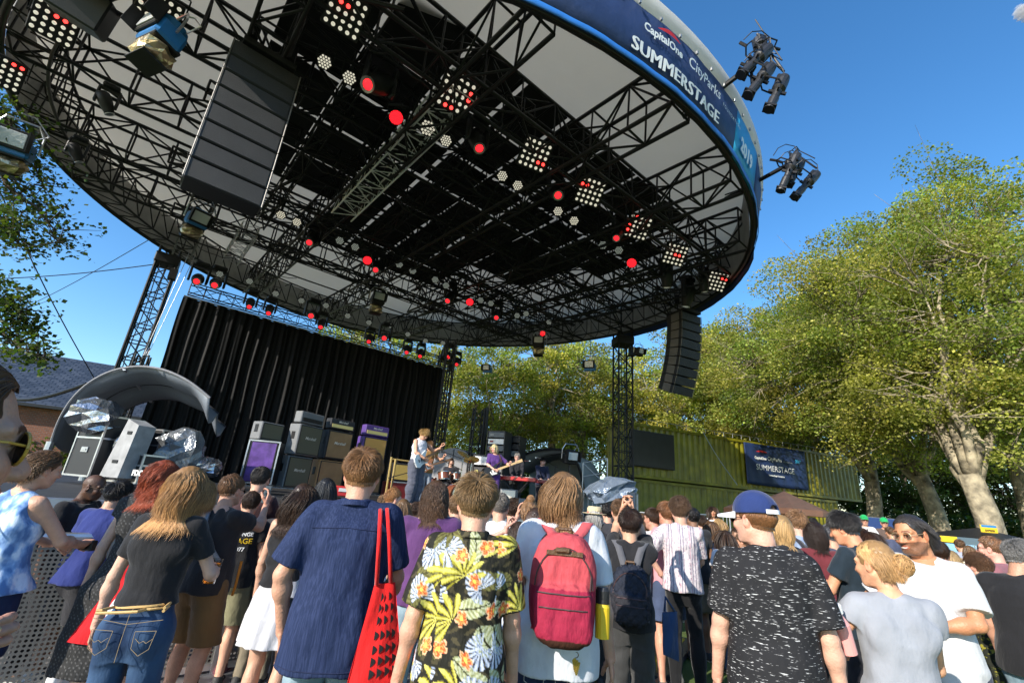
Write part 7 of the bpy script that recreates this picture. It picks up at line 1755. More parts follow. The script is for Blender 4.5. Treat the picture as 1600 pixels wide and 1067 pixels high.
def tote(P_, label, quad, col, straps, prints=None, name='tote_bag', thick=.05, parentpts=None):
    """quad: bag outline in the body frame (x,y,z) clockwise from top left"""
    root = P_['root']; e = empty(name, root.location, root.rotation_euler.z, label, 'bag', 'cloth tote bags'); q = np.array(quad, float); nrm_ = np.cross(q[1]-q[0], q[3]-q[0]); nrm_ /= np.linalg.norm(nrm_); V = []; n = 14
    def pt(u, v): a = q[0]*(1-u)+q[1]*u; b = q[3]*(1-u)+q[2]*u; return a*(1-v)+b*v
    for sgn in (1, -1):
        for j in range(n):
            for i in range(n):
                u, v = i/(n-1), j/(n-1); bl = thick*.5*(math.sin(PI*u)**.6)*(.25+.75*v)*(1-.6*max(0, v-.85)/.15); V.append(pt(u, v)+nrm_*sgn*(bl+.004*math.sin(u*9+v*6))+0)
    F_ = []
    for s_ in (0, 1):
        for j in range(n-1):
            for i in range(n-1):
                a = s_*n*n+j*n+i; f = (a, a+1, a+n+1, a+n); F_.append(f if s_ else f[::-1])
    o = fast('bag', P_['fin'](np.array(V)), F_, cloth(col), e, True)
    for st in straps:
        m = MB(); m.path(st, .010, 6); fast('strap', P_['fin'](np.concatenate(m.V)), m.F, cloth(col), e, True)
    if prints:
        for (nm, polys, m_) in prints:
            Vp = []; Fp = []
            for poly in polys:
                b0 = len(Vp); Vp += [pt(u, v)+nrm_*(-1)*(thick*.5*(math.sin(PI*min(max(u, 0), 1))**.6)*(.25+.75*v)*(1-.6*max(0, v-.85)/.15)+.006)*np.sign(nrm_[1]) for u, v in poly]; Fp.append(tuple(range(b0, len(Vp))))
            fast(nm, P_['fin'](np.array(Vp)), Fp, m_, o)
    return e
GF = 'people in the audience'
def pp(label, px, py, d, yr, **k): k.setdefault('group', GF); k['w'] = k.get('w', 1.0)*.94; return person(label, px, py, d, yr=yr, **k)

# ------------------------------------------------------------------ the front of the crowd
p = pp('woman in blue tie dyed sleeveless top and denim shorts leaning on the barrier', 72, 698, 2.9, 50, fem=True, skin=(.58, .32, .21), hair=dict(style='back', L=.13, col=(.14, .075, .035), bun=(0, -.115, -.01, .05), messy=.12, wave=6), top=dict(kind='blouse', sl=0, mat=M_TIE, hem=.93, flare=.03, ease=.02), bot=dict(kind='shorts', mat=M_NJEAN, hem=.60, waist=1.04, amp=.012), arms=('rail', ((.14, .38, 1.16), (1, -.8, -.9), 'grip', (-.5, .9, .2), (0, .2, -1))), lean=(.0, .04), q=0, head=(15, 5, 0), w=1.05)
def cam_b(e): m = MB(); m.box((0, 0, 0), (.10, .05, .065), bev=.008); m.build('body', M_BLKPLAST, e); m = MB(); M_ = np.eye(4); M_[:3, :3] = np.array([[1, 0, 0], [0, 0, 1], [0, -1, 0]]).T; m.lathe([(.028, .02), (.026, .05)], 12, M_); m.build('lens_barrel', M_BLACK, e)
held(p, 1, 'camera', 'small black camera held over the barrier by the woman in tie dye', 'camera', cam_b)
m = MB(); m.path(p['fin'](np.array([(-.10, -.10, 1.46), (-.02, -.15, 1.40), (.08, -.165, 1.28), (.16, -.12, 1.12)])), .006, 5); m.build('bag_strap', mat('tan_strap', (.50, .36, .14), .6), p['root'])
p = pp('person cut by the left edge, brown hair, in sunglasses with yellow temples', -92, 524, .62, 84, skin=(.50, .27, .19), hair=dict(style='back', L=.10, col=(.075, .042, .024), messy=.05, N=7500), top=dict(col=(.05, .05, .06)), bot=dict(col=(.03, .03, .04)), q=0, arms=('down', 'down2'), z0=0.0, armw=(-185, 1060, .75))
glasses(p, True, mat('yellow_frame', (.50, .28, .04), .4), .026)
def cam_c(e): m = MB(); m.box((0, 0, 0), (.12, .05, .075), bev=.01); m.build('body', mat('champagne_metal', (.5, .45, .28), .35, .5), e); m = MB(); M_ = np.eye(4); M_[:3, :3] = np.array([[1, 0, 0], [0, 0, 1], [0, -1, 0]]).T; m.lathe([(.03, .02), (.028, .055)], 14, M_); m.build('lens_barrel', M_BLACK, e)
P = at(-70, 1010, .64); e = empty('camera', P, -.5, 'gold coloured compact camera held at the bottom left corner', 'camera'); cam_c(e)
p = pp('bald security guard with glasses in a black polo with a yellow emblem', 147, 737, 4.1, 128, skin=DARK, hair=None, top=dict(col=(.012, .012, .014), kind='shirt', hem=.86), bot=dict(col=(.015, .015, .018)), q=1, head=(-10, 12, 0), w=1.1); glasses(p)
o = fast('emblem', p['fin'](on_surface(p, 'top', [(.085+.028*math.cos(a), 1.33+.028*math.sin(a)) for a in np.linspace(0, 2*PI, 12, endpoint=False)], 'front')), [tuple(range(12))], M_YEL, p['top'])
p = pp('boyish person with black hair in a royal blue T-shirt, black shorts and white socks', 192, 748, 3.9, 38, skin=(.46, .26, .17), hair=dict(style='short', L=.075, col=BLACKH, messy=.06), top=dict(col=(.018, .030, .15), hem=.88, ease=.022, amp=.014), bot=dict(kind='shorts', col=(.015, .015, .018), hem=.56), q=1, arms=('bent', 'rail'), lean=(-.02, .16), sock=(.75, .75, .75), shoe=(.5, .5, .5))
p = pp('red haired woman in a long black tiered dress with a red bag at her side', 262, 715, 3.3, 22, fem=True, skin=PALE, hair=dict(style='fall', L=.27, col=(.30, .062, .025), wave=5, messy=.05, N=5400), top=dict(kind='dress', col=(.02, .02, .022), hem=.46, flare=.07, ease=.02, sl=.30, amp=.012, paint=dots, mat=M_PATT), bot=None, q=0, arms=('down', 'down2'), lean=(-.02, .04), shoe=(.02, .02, .02))
tote(p, 'bright red cloth bag with a white round print beside the red haired woman', [(.03, -.20, 1.06), (.11, -.21, 1.05), (.15, -.28, .64), (-.13, -.24, .66)], (.55, .01, .015), [[(.11, -.10, 1.46), (.10, -.18, 1.3), (.05, -.20, 1.05)], [(.13, -.09, 1.46), (.13, -.18, 1.3), (.09, -.21, 1.05)]], prints=[('print', [[(.72+.22*math.cos(a), .52+.20*math.sin(a)) for a in np.linspace(0, 2*PI, 16, endpoint=False)]], M_SIGNW)])
p = pp('blond woman in a tight black T-shirt and blue jeans with a tan cord belt', 300, 724, 2.6, 22, fem=True, skin=PALE, hair=dict(style='fall', L=.26, col=(.46, .245, .095), wave=4, messy=.05, N=6300), top=dict(kind='fitted', col=(.014, .014, .016), hem=1.025, sl=.62, ease=.010, amp=.008), bot=dict(kind='jeans', mat=M_JEAN, waist=1.09, ease=.004, amp=.004), q=0, arms=('down2', ((.20, .30, 1.14), (.7, -.6, -.9), 'grip', None, (-1, 0, .2))), lean=(.02, .02), shoe=(.05, .05, .05), head=(22, 0, 0), w=.96)
cup(p, 1, 'plastic cup of amber beer held by the blond woman in black')
stitches(p, 'bot', [[(-.145, .94), (-.05, .935), (-.055, .86), (-.095, .83), (-.135, .86), (-.145, .94)], [(.05, .935), (.145, .94), (.135, .86), (.095, .83), (.055, .86), (.05, .935)], [(.06, .905), (.085, .885), (.10, .895), (.115, .885), (.138, .905)], [(-.138, .905), (-.115, .885), (-.10, .895), (-.085, .885), (-.06, .905)], [(0, 1.06), (0, .80)], [(-.16, .99), (0, .965), (.16, .99)]], M_STITCHD, .0014)
m = MB(); m.path(p['fin'](on_surface(p, 'bot', [(x, 1.035+.012*math.sin(x*8)) for x in np.linspace(-.15, .15, 16)], 'back', .008)), .007*1, 6); m.path(p['fin'](on_surface(p, 'bot', [(x, 1.022+.010*math.sin(x*8)) for x in np.linspace(-.15, .15, 16)], 'back', .008)), .007, 6); m.build('cord_belt', mat('tan_cord', (.60, .38, .14), .6), p['root'])
p = pp('curly haired man in dark glasses and black T-shirt, sling on his back, raising a phone', 366, 740, 3.7, 48, skin=(.52, .27, .18), hair=dict(style='short', L=.05, col=(.13, .065, .03), wave=9, messy=.3), top=dict(col=(.022, .018, .018), ease=.018), bot=dict(kind='shorts', col=(.16, .085, .03), hem=.50), q=1, arms=('down', ((.03, .40, 1.50), (.6, .1, -1), 'cup', (-.1, .3, 1), (-.6, -.2, 0))), shoe=(.1, .02, .02)); glasses(p, True)
phone(p, 1, 'black phone held up by the curly haired man at the left')
m = MB(); m.path(p['fin'](np.array([(-.10, -.06, 1.49), (0, -.15, 1.38), (.12, -.16, 1.22), (.17, -.08, 1.10)])), .016, 6); m.build('sling_strap', M_GREYCL, p['root'])
m = MB(); m.path(p['fin'](np.array([(.15, .16, 1.08), (.14, .17, .9), (.13, .17, .82)])), .010, 5); m.build('lanyard', mat('orange_strap', (.75, .25, .02), .6), p['root'])
p = pp('dark haired man in a maroon black shirt and khaki shorts with tattooed calf', 411, 728, 4.6, 25, skin=FAIR, hair=dict(style='short', L=.04, col=(.03, .025, .022), messy=.1, cover='fade'), top=dict(col=(.035, .014, .016), ease=.02), bot=dict(kind='shorts', col=(.20, .19, .11), hem=.50), q=1, arms=('bent', 'bent'), beard=(.3, .25, .25), tattoo=True, shoe=(.10, .02, .03), feet=((.14, .12), (.12, -.08))); glasses(p, True)
q = pp('photographer in a black shirt with white lettering on the back, partly hidden', 396, 766, 4.2, 10, skin=FAIR, hair=dict(style='short', L=.04, col=DBROWN), top=dict(col=(.015, .015, .016), ease=.022), bot=dict(kind='shorts', col=(.20, .19, .11)), q=1)
for (txt, z_, sz, mm_) in (('LOUNGE', 1.33, .05, M_SIGNW), ('STAGE', 1.26, .07, M_YEL), ('0077', 1.19, .05, M_SIGNW)):
    V, Fc = text_mesh(txt, sz, .001, 0, 'CENTER'); fast('lettering', q['fin'](on_surface(q, 'top', [(a+.02, b+z_) for a, b, c in V], 'back', .004)), [f[::1] for f in Fc], mm_, q['top'])
p = pp('woman with long dark brown hair half tied back, black tank top and white skirt', 477, 752, 3.5, 26, fem=True, skin=(.56, .32, .22), hair=dict(style='fall', L=.30, col=(.055, .028, .015), wave=3, messy=.04, N=4800), top=dict(kind='tank', col=(.012, .012, .014), sl=0, hem=1.0, ease=.012), bot=dict(kind='skirt', col=(.52, .52, .55), hem=.62, flare=.03, waist=1.06), q=0, arms=('down2', 'chest'), shoe=(.03, .03, .03), w=1.05)
tote(p, 'small black shoulder bag on the hip of the woman in the white skirt', [(.10, -.16, .96), (.27, -.16, .95), (.27, -.17, .80), (.08, -.17, .83)], (.012, .014, .018), [[(.12, -.16, .96), (.10, -.14, 1.2), (.08, -.08, 1.47)]], name='shoulder_bag')
pp('woman with straight black hair behind the woman in the white skirt', 513, 744, 4.3, 5, fem=True, skin=FAIR, hair=dict(style='fall', L=.25, col=(.02, .02, .022), messy=.03), top=dict(col=(.03, .03, .03)), bot=dict(col=(.02, .02, .02)), q=1)
p = pp('tall man in a navy seersucker shirt with a red tote on his shoulder', 573, 699, 2.48, 6, skin=(.56, .30, .20), hair=dict(style='short', L=.062, col=(.24, .12, .05), N=9750, messy=.10, width=.0010, hl=.010), top=dict(kind='shirt', mat=M_SEER, hem=.80, ease=.030, sl=.80, flare=.012, amp=.013, neck=.066), bot=dict(kind='jeans', mat=M_LJEAN), q=0, arms=('pocket', ((.20, .22, .98), (.9, -.9, -.3), 'relax', (-.6, .8, 0), (-1, .1, 0))), shoe=(.05, .05, .05), w=1.03)
stitches(p, 'top', [[(-.17, 1.375), (0, 1.385), (.17, 1.375)], [(-.20, .825), (.20, .825)]], mat('navy_seam', (.008, .016, .06), .9), .0022, 'seam')
V, Q = nets(lambda P: np.maximum(np.maximum(np.abs(sd_cone(P, (0, -.022, 1.46), (0, -.010, 1.515), .083, .068))-.006, 1.468-P[..., 2]-.15*P[..., 1]), P[..., 2]-1.512), (-.11, -.13, 1.44), (.11, .10, 1.53), .006); fast('collar', p['fin'](V), Q, M_SEER, p['root'], True)
def halfleaf(u, v, w, h, fl=1): return [(u, v-h/2)]+[(u+fl*w*math.sin(PI*t), v-h/2+h*t) for t in np.linspace(.1, .9, 7)]+[(u, v+h/2)]
pr = []
rows_ = [(.12, 2), (.22, 3), (.33, 3), (.46, 4), (.58, 4), (.68, 4), (.78, 4)]
for v_, n_ in rows_:
    for i in range(n_): pr.append(halfleaf(.30+.60*(i+.3)/n_, v_, .10, .085, 1))
tb = tote(p, 'red cotton tote bag with rows of black half leaf shapes on the tall man', [(.155, -.155, 1.16), (.245, -.135, 1.17), (.345, -.15, .755), (.10, -.19, .72)], (.62, .012, .012), [[(.125, -.09, 1.475), (.145, -.165, 1.35), (.165, -.165, 1.16)], [(.155, -.08, 1.48), (.19, -.15, 1.35), (.225, -.145, 1.17)]], prints=[('print', pr, M_BLACK), ('print_bar', [[(.14, .86), (.96, .84), (.98, .93), (.12, .95)]], M_BLACK)], thick=.06)
V, Fc = text_mesh('POWERHOUSE', .1, .003); wx = V[:, 0].max(); qd = np.array([(.155, -.155, 1.16), (.245, -.135, 1.17), (.345, -.15, .755), (.10, -.19, .72)])
uvp = [(.17+.76*a/wx, .93-.06*b/.07) for a, b, c in V]; fast('print_lettering', p['fin'](np.array([((qd[0]*(1-u)+qd[1]*u)*(1-v)+(qd[3]*(1-u)+qd[2]*u)*v)+np.array([0, -.034*math.sin(PI*u)**.6-.004, 0]) for u, v in uvp])), Fc, mat('print_red', (.55, .02, .02), .7), [c for c in tb.children if c.name.startswith('bag')][0])
pp('child with curly ginger blond hair in front of the guitarist', 615, 761, 5.2, 60, skin=PALE, hair=dict(style='short', L=.05, col=(.34, .16, .06), wave=8, messy=.3), top=dict(col=(.60, .10, .08)), bot=dict(col=(.05, .06, .09)), q=1)
pp('girl with long light brown hair beside the curly ginger one', 632, 777, 4.9, 5, fem=True, skin=FAIR, hair=dict(style='fall', L=.26, col=(.20, .11, .05), messy=.03), top=dict(col=(.60, .68, .78)), bot=dict(col=(.05, .06, .09)), q=1)
pp('person with long dark brown wavy hair in a plain purple T-shirt and washed jeans', 684, 748, 3.4, 0, skin=(.5, .3, .2), hair=dict(style='fall', L=.23, col=(.10, .055, .032), wave=8, messy=.10, N=6300), top=dict(col=(.095, .035, .125), hem=.93, ease=.02), bot=dict(kind='jeans', mat=M_LJEAN, ease=.02), arms=('down2', 'front'), q=0, w=1.06, feet=((.14, 0), (.14, .05)))
pp('person in a white shirt hidden behind the purple shirt and the flowered shirt', 716, 772, 4.4, 0, skin=FAIR, hair=dict(style='short', L=.05, col=DBLOND), top=dict(col=(.70, .74, .76)), bot=dict(col=(.05, .06, .09)), q=1)
p = pp('man with short dark blond hair in a flowered tropical shirt', 748, 741, 2.22, -2, skin=(.58, .32, .22), hair=dict(style='short', L=.065, col=(.22, .135, .062), N=9000, messy=.12, width=.0010), top=dict(kind='shirt', mat=M_PATT, paint=floral, hem=.80, ease=.026, sl=.86, h=.0052, amp=.010, neck=.066), bot=dict(kind='jeans', mat=M_NJEAN), q=0, arms=('down', 'down2'), w=1.0)
V, Q = nets(lambda P: np.maximum(np.maximum(np.abs(sd_cone(P, (0, -.022, 1.46), (0, -.010, 1.515), .083, .068))-.006, 1.468-P[..., 2]-.15*P[..., 1]), P[..., 2]-1.512), (-.11, -.13, 1.44), (.11, .10, 1.53), .006); fast('collar', p['fin'](V), Q, M_PATT, p['root'], True, floral(V))
pp('grey haired man in a white T-shirt right behind the flowered shirt', 783, 769, 4.2, 5, skin=FAIR, hair=dict(style='short', L=.04, col=(.17, .15, .13), cover='fade'), top=dict(col=(.72, .72, .74)), bot=dict(col=(.05, .06, .09)), q=1)
pp('person in a black and white patterned shirt between the white T-shirts', 803, 778, 4.9, 10, skin=FAIR, hair=dict(style='short', L=.06, col=DBROWN), top=dict(col=(1, 1, 1), mat=M_PATT, paint=hatched), bot=dict(col=(.03, .03, .03)), q=1)
p = pp('woman with a small blond top bun and a green strap, raising a phone', 829, 776, 4.3, -8, fem=True, skin=FAIR, hair=dict(style='back', L=.12, col=(.24, .13, .06), bun=(0, -.05, .12, .038)), top=dict(kind='tank', col=(.03, .035, .10), sl=0), bot=dict(col=(.03, .03, .03)), arms=('phone', 'down'), q=1); phone(p, -1, 'phone raised by the woman with the top bun')
pp('woman with smooth dark brown hair in a red top below the top bun', 838, 790, 3.8, 0, fem=True, skin=FAIR, hair=dict(style='back', L=.13, col=(.06, .035, .025), messy=.02), top=dict(col=(.45, .02, .03)), bot=dict(col=(.03, .03, .03)), arms=('down', 'down'), q=1)
q = pp('person in a white T-shirt with arm raised to the face and a black wristband', 812, 812, 3.5, -10, fem=True, skin=(.56, .32, .24), hair=dict(style='back', L=.14, col=(.05, .03, .02)), top=dict(col=(.60, .66, .76)), bot=dict(col=(.03, .03, .03)), arms=(((.10, .12, 1.66), (.9, .0, -1), 'grip', (-.2, .1, 1), (-.7, 0, 0)), 'down'), q=1)
p = pp('person with shaggy light brown hair in a white T-shirt carrying a pink backpack', 881, 734, 2.63, 0, skin=(.48, .28, .20), hair=dict(style='fall', L=.22, col=(.26, .145, .068), wave=3, messy=.07, N=7800, width=.0011), top=dict(col=(.58, .60, .64), hem=.82, ease=.028, sl=.75, flare=.01), bot=dict(kind='jeans', mat=M_NJEAN, ease=.024), q=0, arms=('down', 'down'), w=.98)
bp = backpack(p, 'faded pink red backpack with brown leather patch and dark base', [(.46, .065, .078), (.29, .016, .045), (.55, .085, .095), (.05, .018, .010)], zc=1.215, w=.315, h=.47, dep=.18, patch=True, x0=.02)  # darker lower half carries the shade in its colour, upper half sunlit
stitches(p, 'bot', [[(-.15, .90), (-.05, .905), (-.055, .80), (-.10, .775), (-.145, .80), (-.15, .90)], [(.05, .905), (.15, .90), (.145, .80), (.10, .775), (.055, .80), (.05, .905)], [(0, .96), (0, .80)], [(-.16, .74), (-.10, .70), (-.03, .74)], [(.03, .74), (.10, .70), (.16, .74)]], M_STITCH, .0016)
R0 = p['root']; e = empty('water_bottle', p['w']((.205, -.20, 1.12)), 0, 'yellow bottle with black cap in the side pocket of the pink backpack', 'bottle'); m = MB(); m.lathe([(.034, -.10), (.036, .03), (.030, .045)], 16); m.build('body', M_YEL, e); m = MB(); m.lathe([(.032, .045), (.033, .10), (.026, .115)], 16); m.build('lid', M_BLKPLAST, e)
e = empty('key_bunch', p['w']((.09, -.165, .93)), 0, 'bunch of keys hanging from the waist under the pink backpack', 'keys'); m = MB()
for k in range(4): m.box((.006*k-.01, -.004*k, -.03-.006*k), (.010, .003, .055), roty(.15*k-.2)); m.path([(.012*math.cos(a), 0, .004+.012*math.sin(a)) for a in np.linspace(0, 2*PI, 10)], .0015, 4)
m.build('keys', M_CYM, e)
p = pp('man in black T-shirt and grey trousers holding a phone up with both hands', 984, 793, 3.6, 0, skin=(.54, .30, .19), hair=dict(style='short', L=.07, col=(.035, .018, .012), messy=.12, N=4500), top=dict(col=(.014, .014, .016), hem=.88, ease=.018), bot=dict(col=(.045, .045, .045), ease=.022, amp=.012), q=0, arms=('phonehi', ((.03, .42, 1.72), (.7, .3, -1), 'cup', (-.2, .1, 1), (-.6, -.2, 0))), w=.95)
phone(p, -1, 'large black phone held high in both hands by the man with the quilted backpack', off=(.04, 0, .09))
backpack(p, 'black quilted backpack with grey straps', [(.018, .022, .035), (.022, .022, .028), (.10, .10, .11), (.012, .012, .014)], zc=1.14, w=.30, h=.42, dep=.15, quilt=True)
tote(p, 'navy paper bag with pale lettering hanging beside the black trousers', [(.24, -.02, 1.02), (.36, .10, 1.02), (.36, .10, .68), (.24, -.02, .74)], (.02, .05, .13), [[(.26, .02, 1.02), (.27, .04, 1.12), (.34, .08, 1.02)]], name='paper_bag')
p = pp('man in a straw hat with white hair and a black shirt', 929, 790, 5.0, 5, skin=FAIR, hair=dict(style='fall', L=.14, col=(.45, .43, .40), messy=.1), top=dict(col=(.015, .015, .018)), bot=dict(col=(.03, .03, .03)), q=1)
m = MB(); M_ = np.eye(4); M_[:3, 3] = (0, -.012, .05); m.lathe([(.088, .0), (.086, .06), (.070, .085), (.03, .078)], 22, M_); V = p['fin'](p['hp'](np.concatenate(m.V))); M_STRAW = mat('straw', (.55, .46, .28), .8, bump=(80, .6)); o = fast('straw_hat', V, m.F, M_STRAW, p['root'], True)
m = MB(); m.lathe([(.14, .010), (.142, .004), (.08, -.002), (.08, .004)], 24, M_); fast('brim', p['fin'](p['hp'](np.concatenate(m.V))), m.F, M_STRAW, o, True); m = MB(); m.lathe([(.0895, .003), (.0885, .022)], 22, M_, cap=False); fast('hat_band', p['fin'](p['hp'](np.concatenate(m.V))), m.F, cloth((.45, .02, .02)), o)
pp('brown haired man half hidden behind the raised phone', 968, 779, 5.0, 0, skin=FAIR, hair=dict(style='short', L=.05, col=LBROWN), top=dict(col=(.03, .03, .035)), bot=dict(col=(.03, .03, .03)), q=1)
pp('short haired man in a white shirt looking left of the pink shirt', 1021, 792, 5.2, -45, skin=(.5, .26, .18), hair=dict(style='short', L=.045, col=DBROWN, cover='fade'), top=dict(kind='shirt', col=(.66, .66, .66)), bot=dict(col=(.20, .17, .12)), q=1)
p = pp('man in a pink shirt and shorts with bare legs holding a beer', 1042, 783, 5.1, -35, skin=(.55, .27, .18), hair=dict(style='short', L=.06, col=(.20, .09, .04), messy=.2), top=dict(col=(.62, .28, .32)), bot=dict(kind='shorts', col=(.05, .07, .13), hem=.60), q=1, arms=('bent', 'bent'), shoe=(.12, .12, .11), feet=((.2, -.1), (.12, .1))); cup(p, -1, 'cup of beer in front of the pink shirt')
p = pp('man with wavy brown hair in a striped pale shirt and tight black trousers', 1062, 776, 4.8, -6, skin=(.54, .30, .21), hair=dict(style='short', L=.085, col=(.11, .062, .035), wave=6, messy=.22), top=dict(kind='shirt', mat=M_PATT, paint=stripes, hem=.90, ease=.026, sl=.85, h=.008), bot=dict(kind='jeans', col=(.008, .008, .009), ease=.002), q=0, arms=('hip', 'front'), w=.94, feet=((.10, -.05), (.13, .05)), sock=None)
stitches(p, 'bot', [[(-.12, .93), (-.05, .935), (-.05, .925), (-.115, .92)]], M_STITCH, .004, 'label_tape')
pp('man with shaved sides in a mustard yellow polo shirt and black shorts', 1096, 804, 6.8, -30, skin=(.5, .28, .2), hair=dict(style='short', L=.04, col=DBROWN, cover='fade'), top=dict(kind='shirt', col=(.50, .33, .015), ease=.022), bot=dict(kind='shorts', col=(.014, .014, .016), hem=.50), q=1, sock=(.02, .02, .02), shoe=(.03, .03, .03))
# right hand foreground
p = pp('young man in a blue cap with white strap and sunglasses, speckled black T-shirt', 1186, 768, 2.36, -6, skin=(.62, .35, .25), hair=dict(style='short', L=.04, col=(.26, .12, .05), N=7500, messy=.05, width=.0010, cover='cap'), top=dict(mat=M_SPACE, hem=.80, ease=.024, sl=.80, amp=.010), bot=dict(kind='jeans', mat=M_NJEAN), q=0, arms=('down2', 'down'), head=(-50, 3, 0), w=1.03)
cap_hat(p, (.016, .032, .12), (.74, .74, .76)); glasses(p, True, mat('tortoise', (.05, .02, .01), .3), .024)
pp('woman with a blond bob and a dark top looking left', 1219, 801, 4.0, -55, fem=True, skin=PALE, hair=dict(style='fall', L=.15, col=(.42, .26, .11), messy=.03), top=dict(col=(.02, .02, .022)), bot=dict(col=(.02, .02, .02)), q=1)
p = pp('sandy haired man in a light blue shirt with a dark blue bag strap', 1243, 796, 4.8, -45, skin=(.58, .33, .24), hair=dict(style='short', L=.05, col=(.22, .12, .06)), top=dict(kind='shirt', col=(.28, .36, .52)), bot=dict(col=(.08, .10, .16)), q=1)
backpack(p, 'dark blue backpack on the sandy haired man', [(.03, .06, .14), (.03, .05, .12), (.03, .03, .04), (.02, .02, .03)], zc=1.18, w=.26, h=.36, dep=.12)
pp('person with long curly black hair in a maroon T-shirt and black trousers', 1273, 812, 4.4, -22, fem=True, skin=(.46, .25, .17), hair=dict(style='fall', L=.21, col=(.03, .016, .011), wave=9, messy=.14, N=4800), top=dict(col=(.13, .022, .028), hem=.88, ease=.02), bot=dict(col=(.02, .018, .018)), arms=('down', 'bent'), q=0)
pp('man in a grey blue cap and navy jacket behind the curly black hair', 1296, 818, 5.0, -50, skin=FAIR, hair=dict(style='short', L=.04, col=(.10, .10, .11)), top=dict(col=(.05, .06, .10), sl=1.9), bot=dict(col=(.05, .05, .07)), q=1)
p = pp('greying dark haired man in a dark teal T-shirt looking down at his phone', 1326, 796, 3.7, -62, skin=(.58, .27, .15), hair=dict(style='short', L=.075, col=(.045, .042, .042), N=5400, messy=.10), top=dict(col=(.012, .022, .032), hem=.86, ease=.02), bot=dict(col=(.015, .015, .02)), q=0, arms=('bent', ((.05, .34, 1.18), (.8, -.5, -1), 'grip', (-.3, .9, .1), (-.3, 0, -1))), head=(-8, 16, 0))
phone(p, 1, 'dark phone in the hands of the greying man in teal', 1.2); o = crumple((.14, .10, .12), 44, amp=.12, m=cloth((.75, .75, .75)), name='paper_wrap'); tag(o, 'white paper wrap held by the greying man in teal', 'paper'); o.location = p['w']((-.02, .36, 1.14))
p = pp('smiling tanned man with long swept back hair and glasses, white T-shirt, arms folded', 1428, 800, 3.0, 196, skin=(.50, .225, .115), hair=dict(style='back', L=.125, col=(.045, .040, .038), N=6300, wave=1.5, messy=.06, width=.0011), top=dict(col=(.54, .54, .54), hem=.84, ease=.024, sl=.80, amp=.012), bot=dict(kind='shorts', col=(.03, .04, .075)), q=0, arms=(((.02, .24, 1.12), (1, -.1, -.6), 'relax', (-1, .25, -.15), (0, -1, .2)), ((.16, .22, 1.10), (1, -.2, -.6), 'relax', (-.9, .3, .2), (0, -1, 0))), head=(18, 8, 5), beard=(.42, .44, .48), w=1.02)
glasses(p, False, mat('gold_wire', (.5, .4, .25), .3, .6), .024)
# open smile
V = [(x, .0975-.10*x*x*10*.35+.0015*s_, -.0600-.0055*(1-(x/.023)**2)*s_*(1 if s_ > 0 else .2)+.13*abs(x)*.16) for x in np.linspace(-.023, .023, 11) for s_ in (0, 1)]
fast('teeth', p['fin'](p['hp'](np.array(V))), [(2*i, 2*i+1, 2*i+3, 2*i+2) for i in range(10)], mat('teeth', (.75, .70, .62), .3), p['root'])
p = pp('woman with blond hair in a low bun and a pale grey blouse', 1374, 839, 2.25, -20, fem=True, skin=(.66, .34, .20), hair=dict(style='back', L=.085, col=(.50, .29, .12), bun=(.02, -.118, .005, .050), N=7800, messy=.05, width=.0010), top=dict(kind='blouse', col=(.27, .285, .32), hem=.84, sl=.32, ease=.018, flare=.02, amp=.012), bot=dict(kind='trousers', col=(.05, .06, .10)), q=0, arms=(((.22, .20, 1.04), (1, -.6, -.15), 'grip', (-.1, .6, .8), (-.8, -.2, 0)), 'front'), head=(-38, 6, 0), w=1.04)
P = at(1316, 982, 2.1); e = empty('drink_bottle', P, 0, 'clear bottle of pink drink with a white cap held by the woman in grey', 'bottle'); e.rotation_euler = (.1, -.25, 0); m = MB(); m.lathe([(.033, -.10), (.035, .02), (.018, .055), (.017, .07)], 18); m.build('body', mat('pink_bottle', (.80, .35, .32), .12, coat=.5), e); m = MB(); m.lathe([(.024, .068), (.024, .10), (.020, .105)], 16); m.build('cap', M_WHITE, e)
pp('man in a dark red T-shirt behind the smiling man', 1462, 842, 4.3, -10, skin=(.55, .26, .17), hair=dict(style='short', L=.05, col=DBROWN), top=dict(col=(.42, .05, .06)), bot=dict(col=(.10, .12, .2)), arms=('down', 'bent'), q=1)
pp('blond person in a pale blue T-shirt right of the dark red shirt', 1484, 858, 5.2, 15, skin=FAIR, hair=dict(style='fall', L=.14, col=(.42, .28, .13), messy=.05), top=dict(col=(.35, .45, .62)), bot=dict(kind='shorts', col=(.03, .06, .14)), sock=(.7, .7, .7), shoe=(.02, .15, .3), q=1)
p = pp('brown haired woman with glasses and a black wristwatch, olive and yellow print top', 1527, 862, 3.8, -58, fem=True, skin=(.62, .34, .24), hair=dict(style='short', L=.07, col=(.12, .06, .03), wave=5, messy=.18), top=dict(mat=M_CAMO, sl=.35, hem=.70, flare=.03), bot=dict(col=(.012, .012, .014)), arms=('face', 'down'), q=0); glasses(p)
J = [j for j in p['J'] if j[0] == -1][0]; W_, E_ = J[3], J[2]; V, Q = tubes([(W_+(E_-W_)*.06, W_+(E_-W_)*.15, .032, .034)], 14); fast('wristwatch', p['fin'](V), Q, M_BLACK, p['root'])
p = pp('balding man with glasses facing left at the right edge', 1547, 836, 4.5, -75, skin=(.64, .33, .25), hair=dict(style='short', L=.03, col=(.20, .10, .05), cover='fade', N=700), top=dict(col=(.25, .10, .12)), bot=dict(col=(.05, .05, .07)), q=1); glasses(p)
pp('grey haired man in a black T-shirt and pale jeans at the right edge', 1578, 838, 3.2, 20, skin=(.50, .26, .17), hair=dict(style='short', L=.045, col=(.15, .145, .14), cover='fade', N=5400), top=dict(col=(.013, .013, .015), hem=.88, ease=.02, amp=.013), bot=dict(kind='jeans', mat=M_LJEAN, ease=.02), arms=('down2', 'front'), head=(35, 10, 0), q=0, w=1.16)
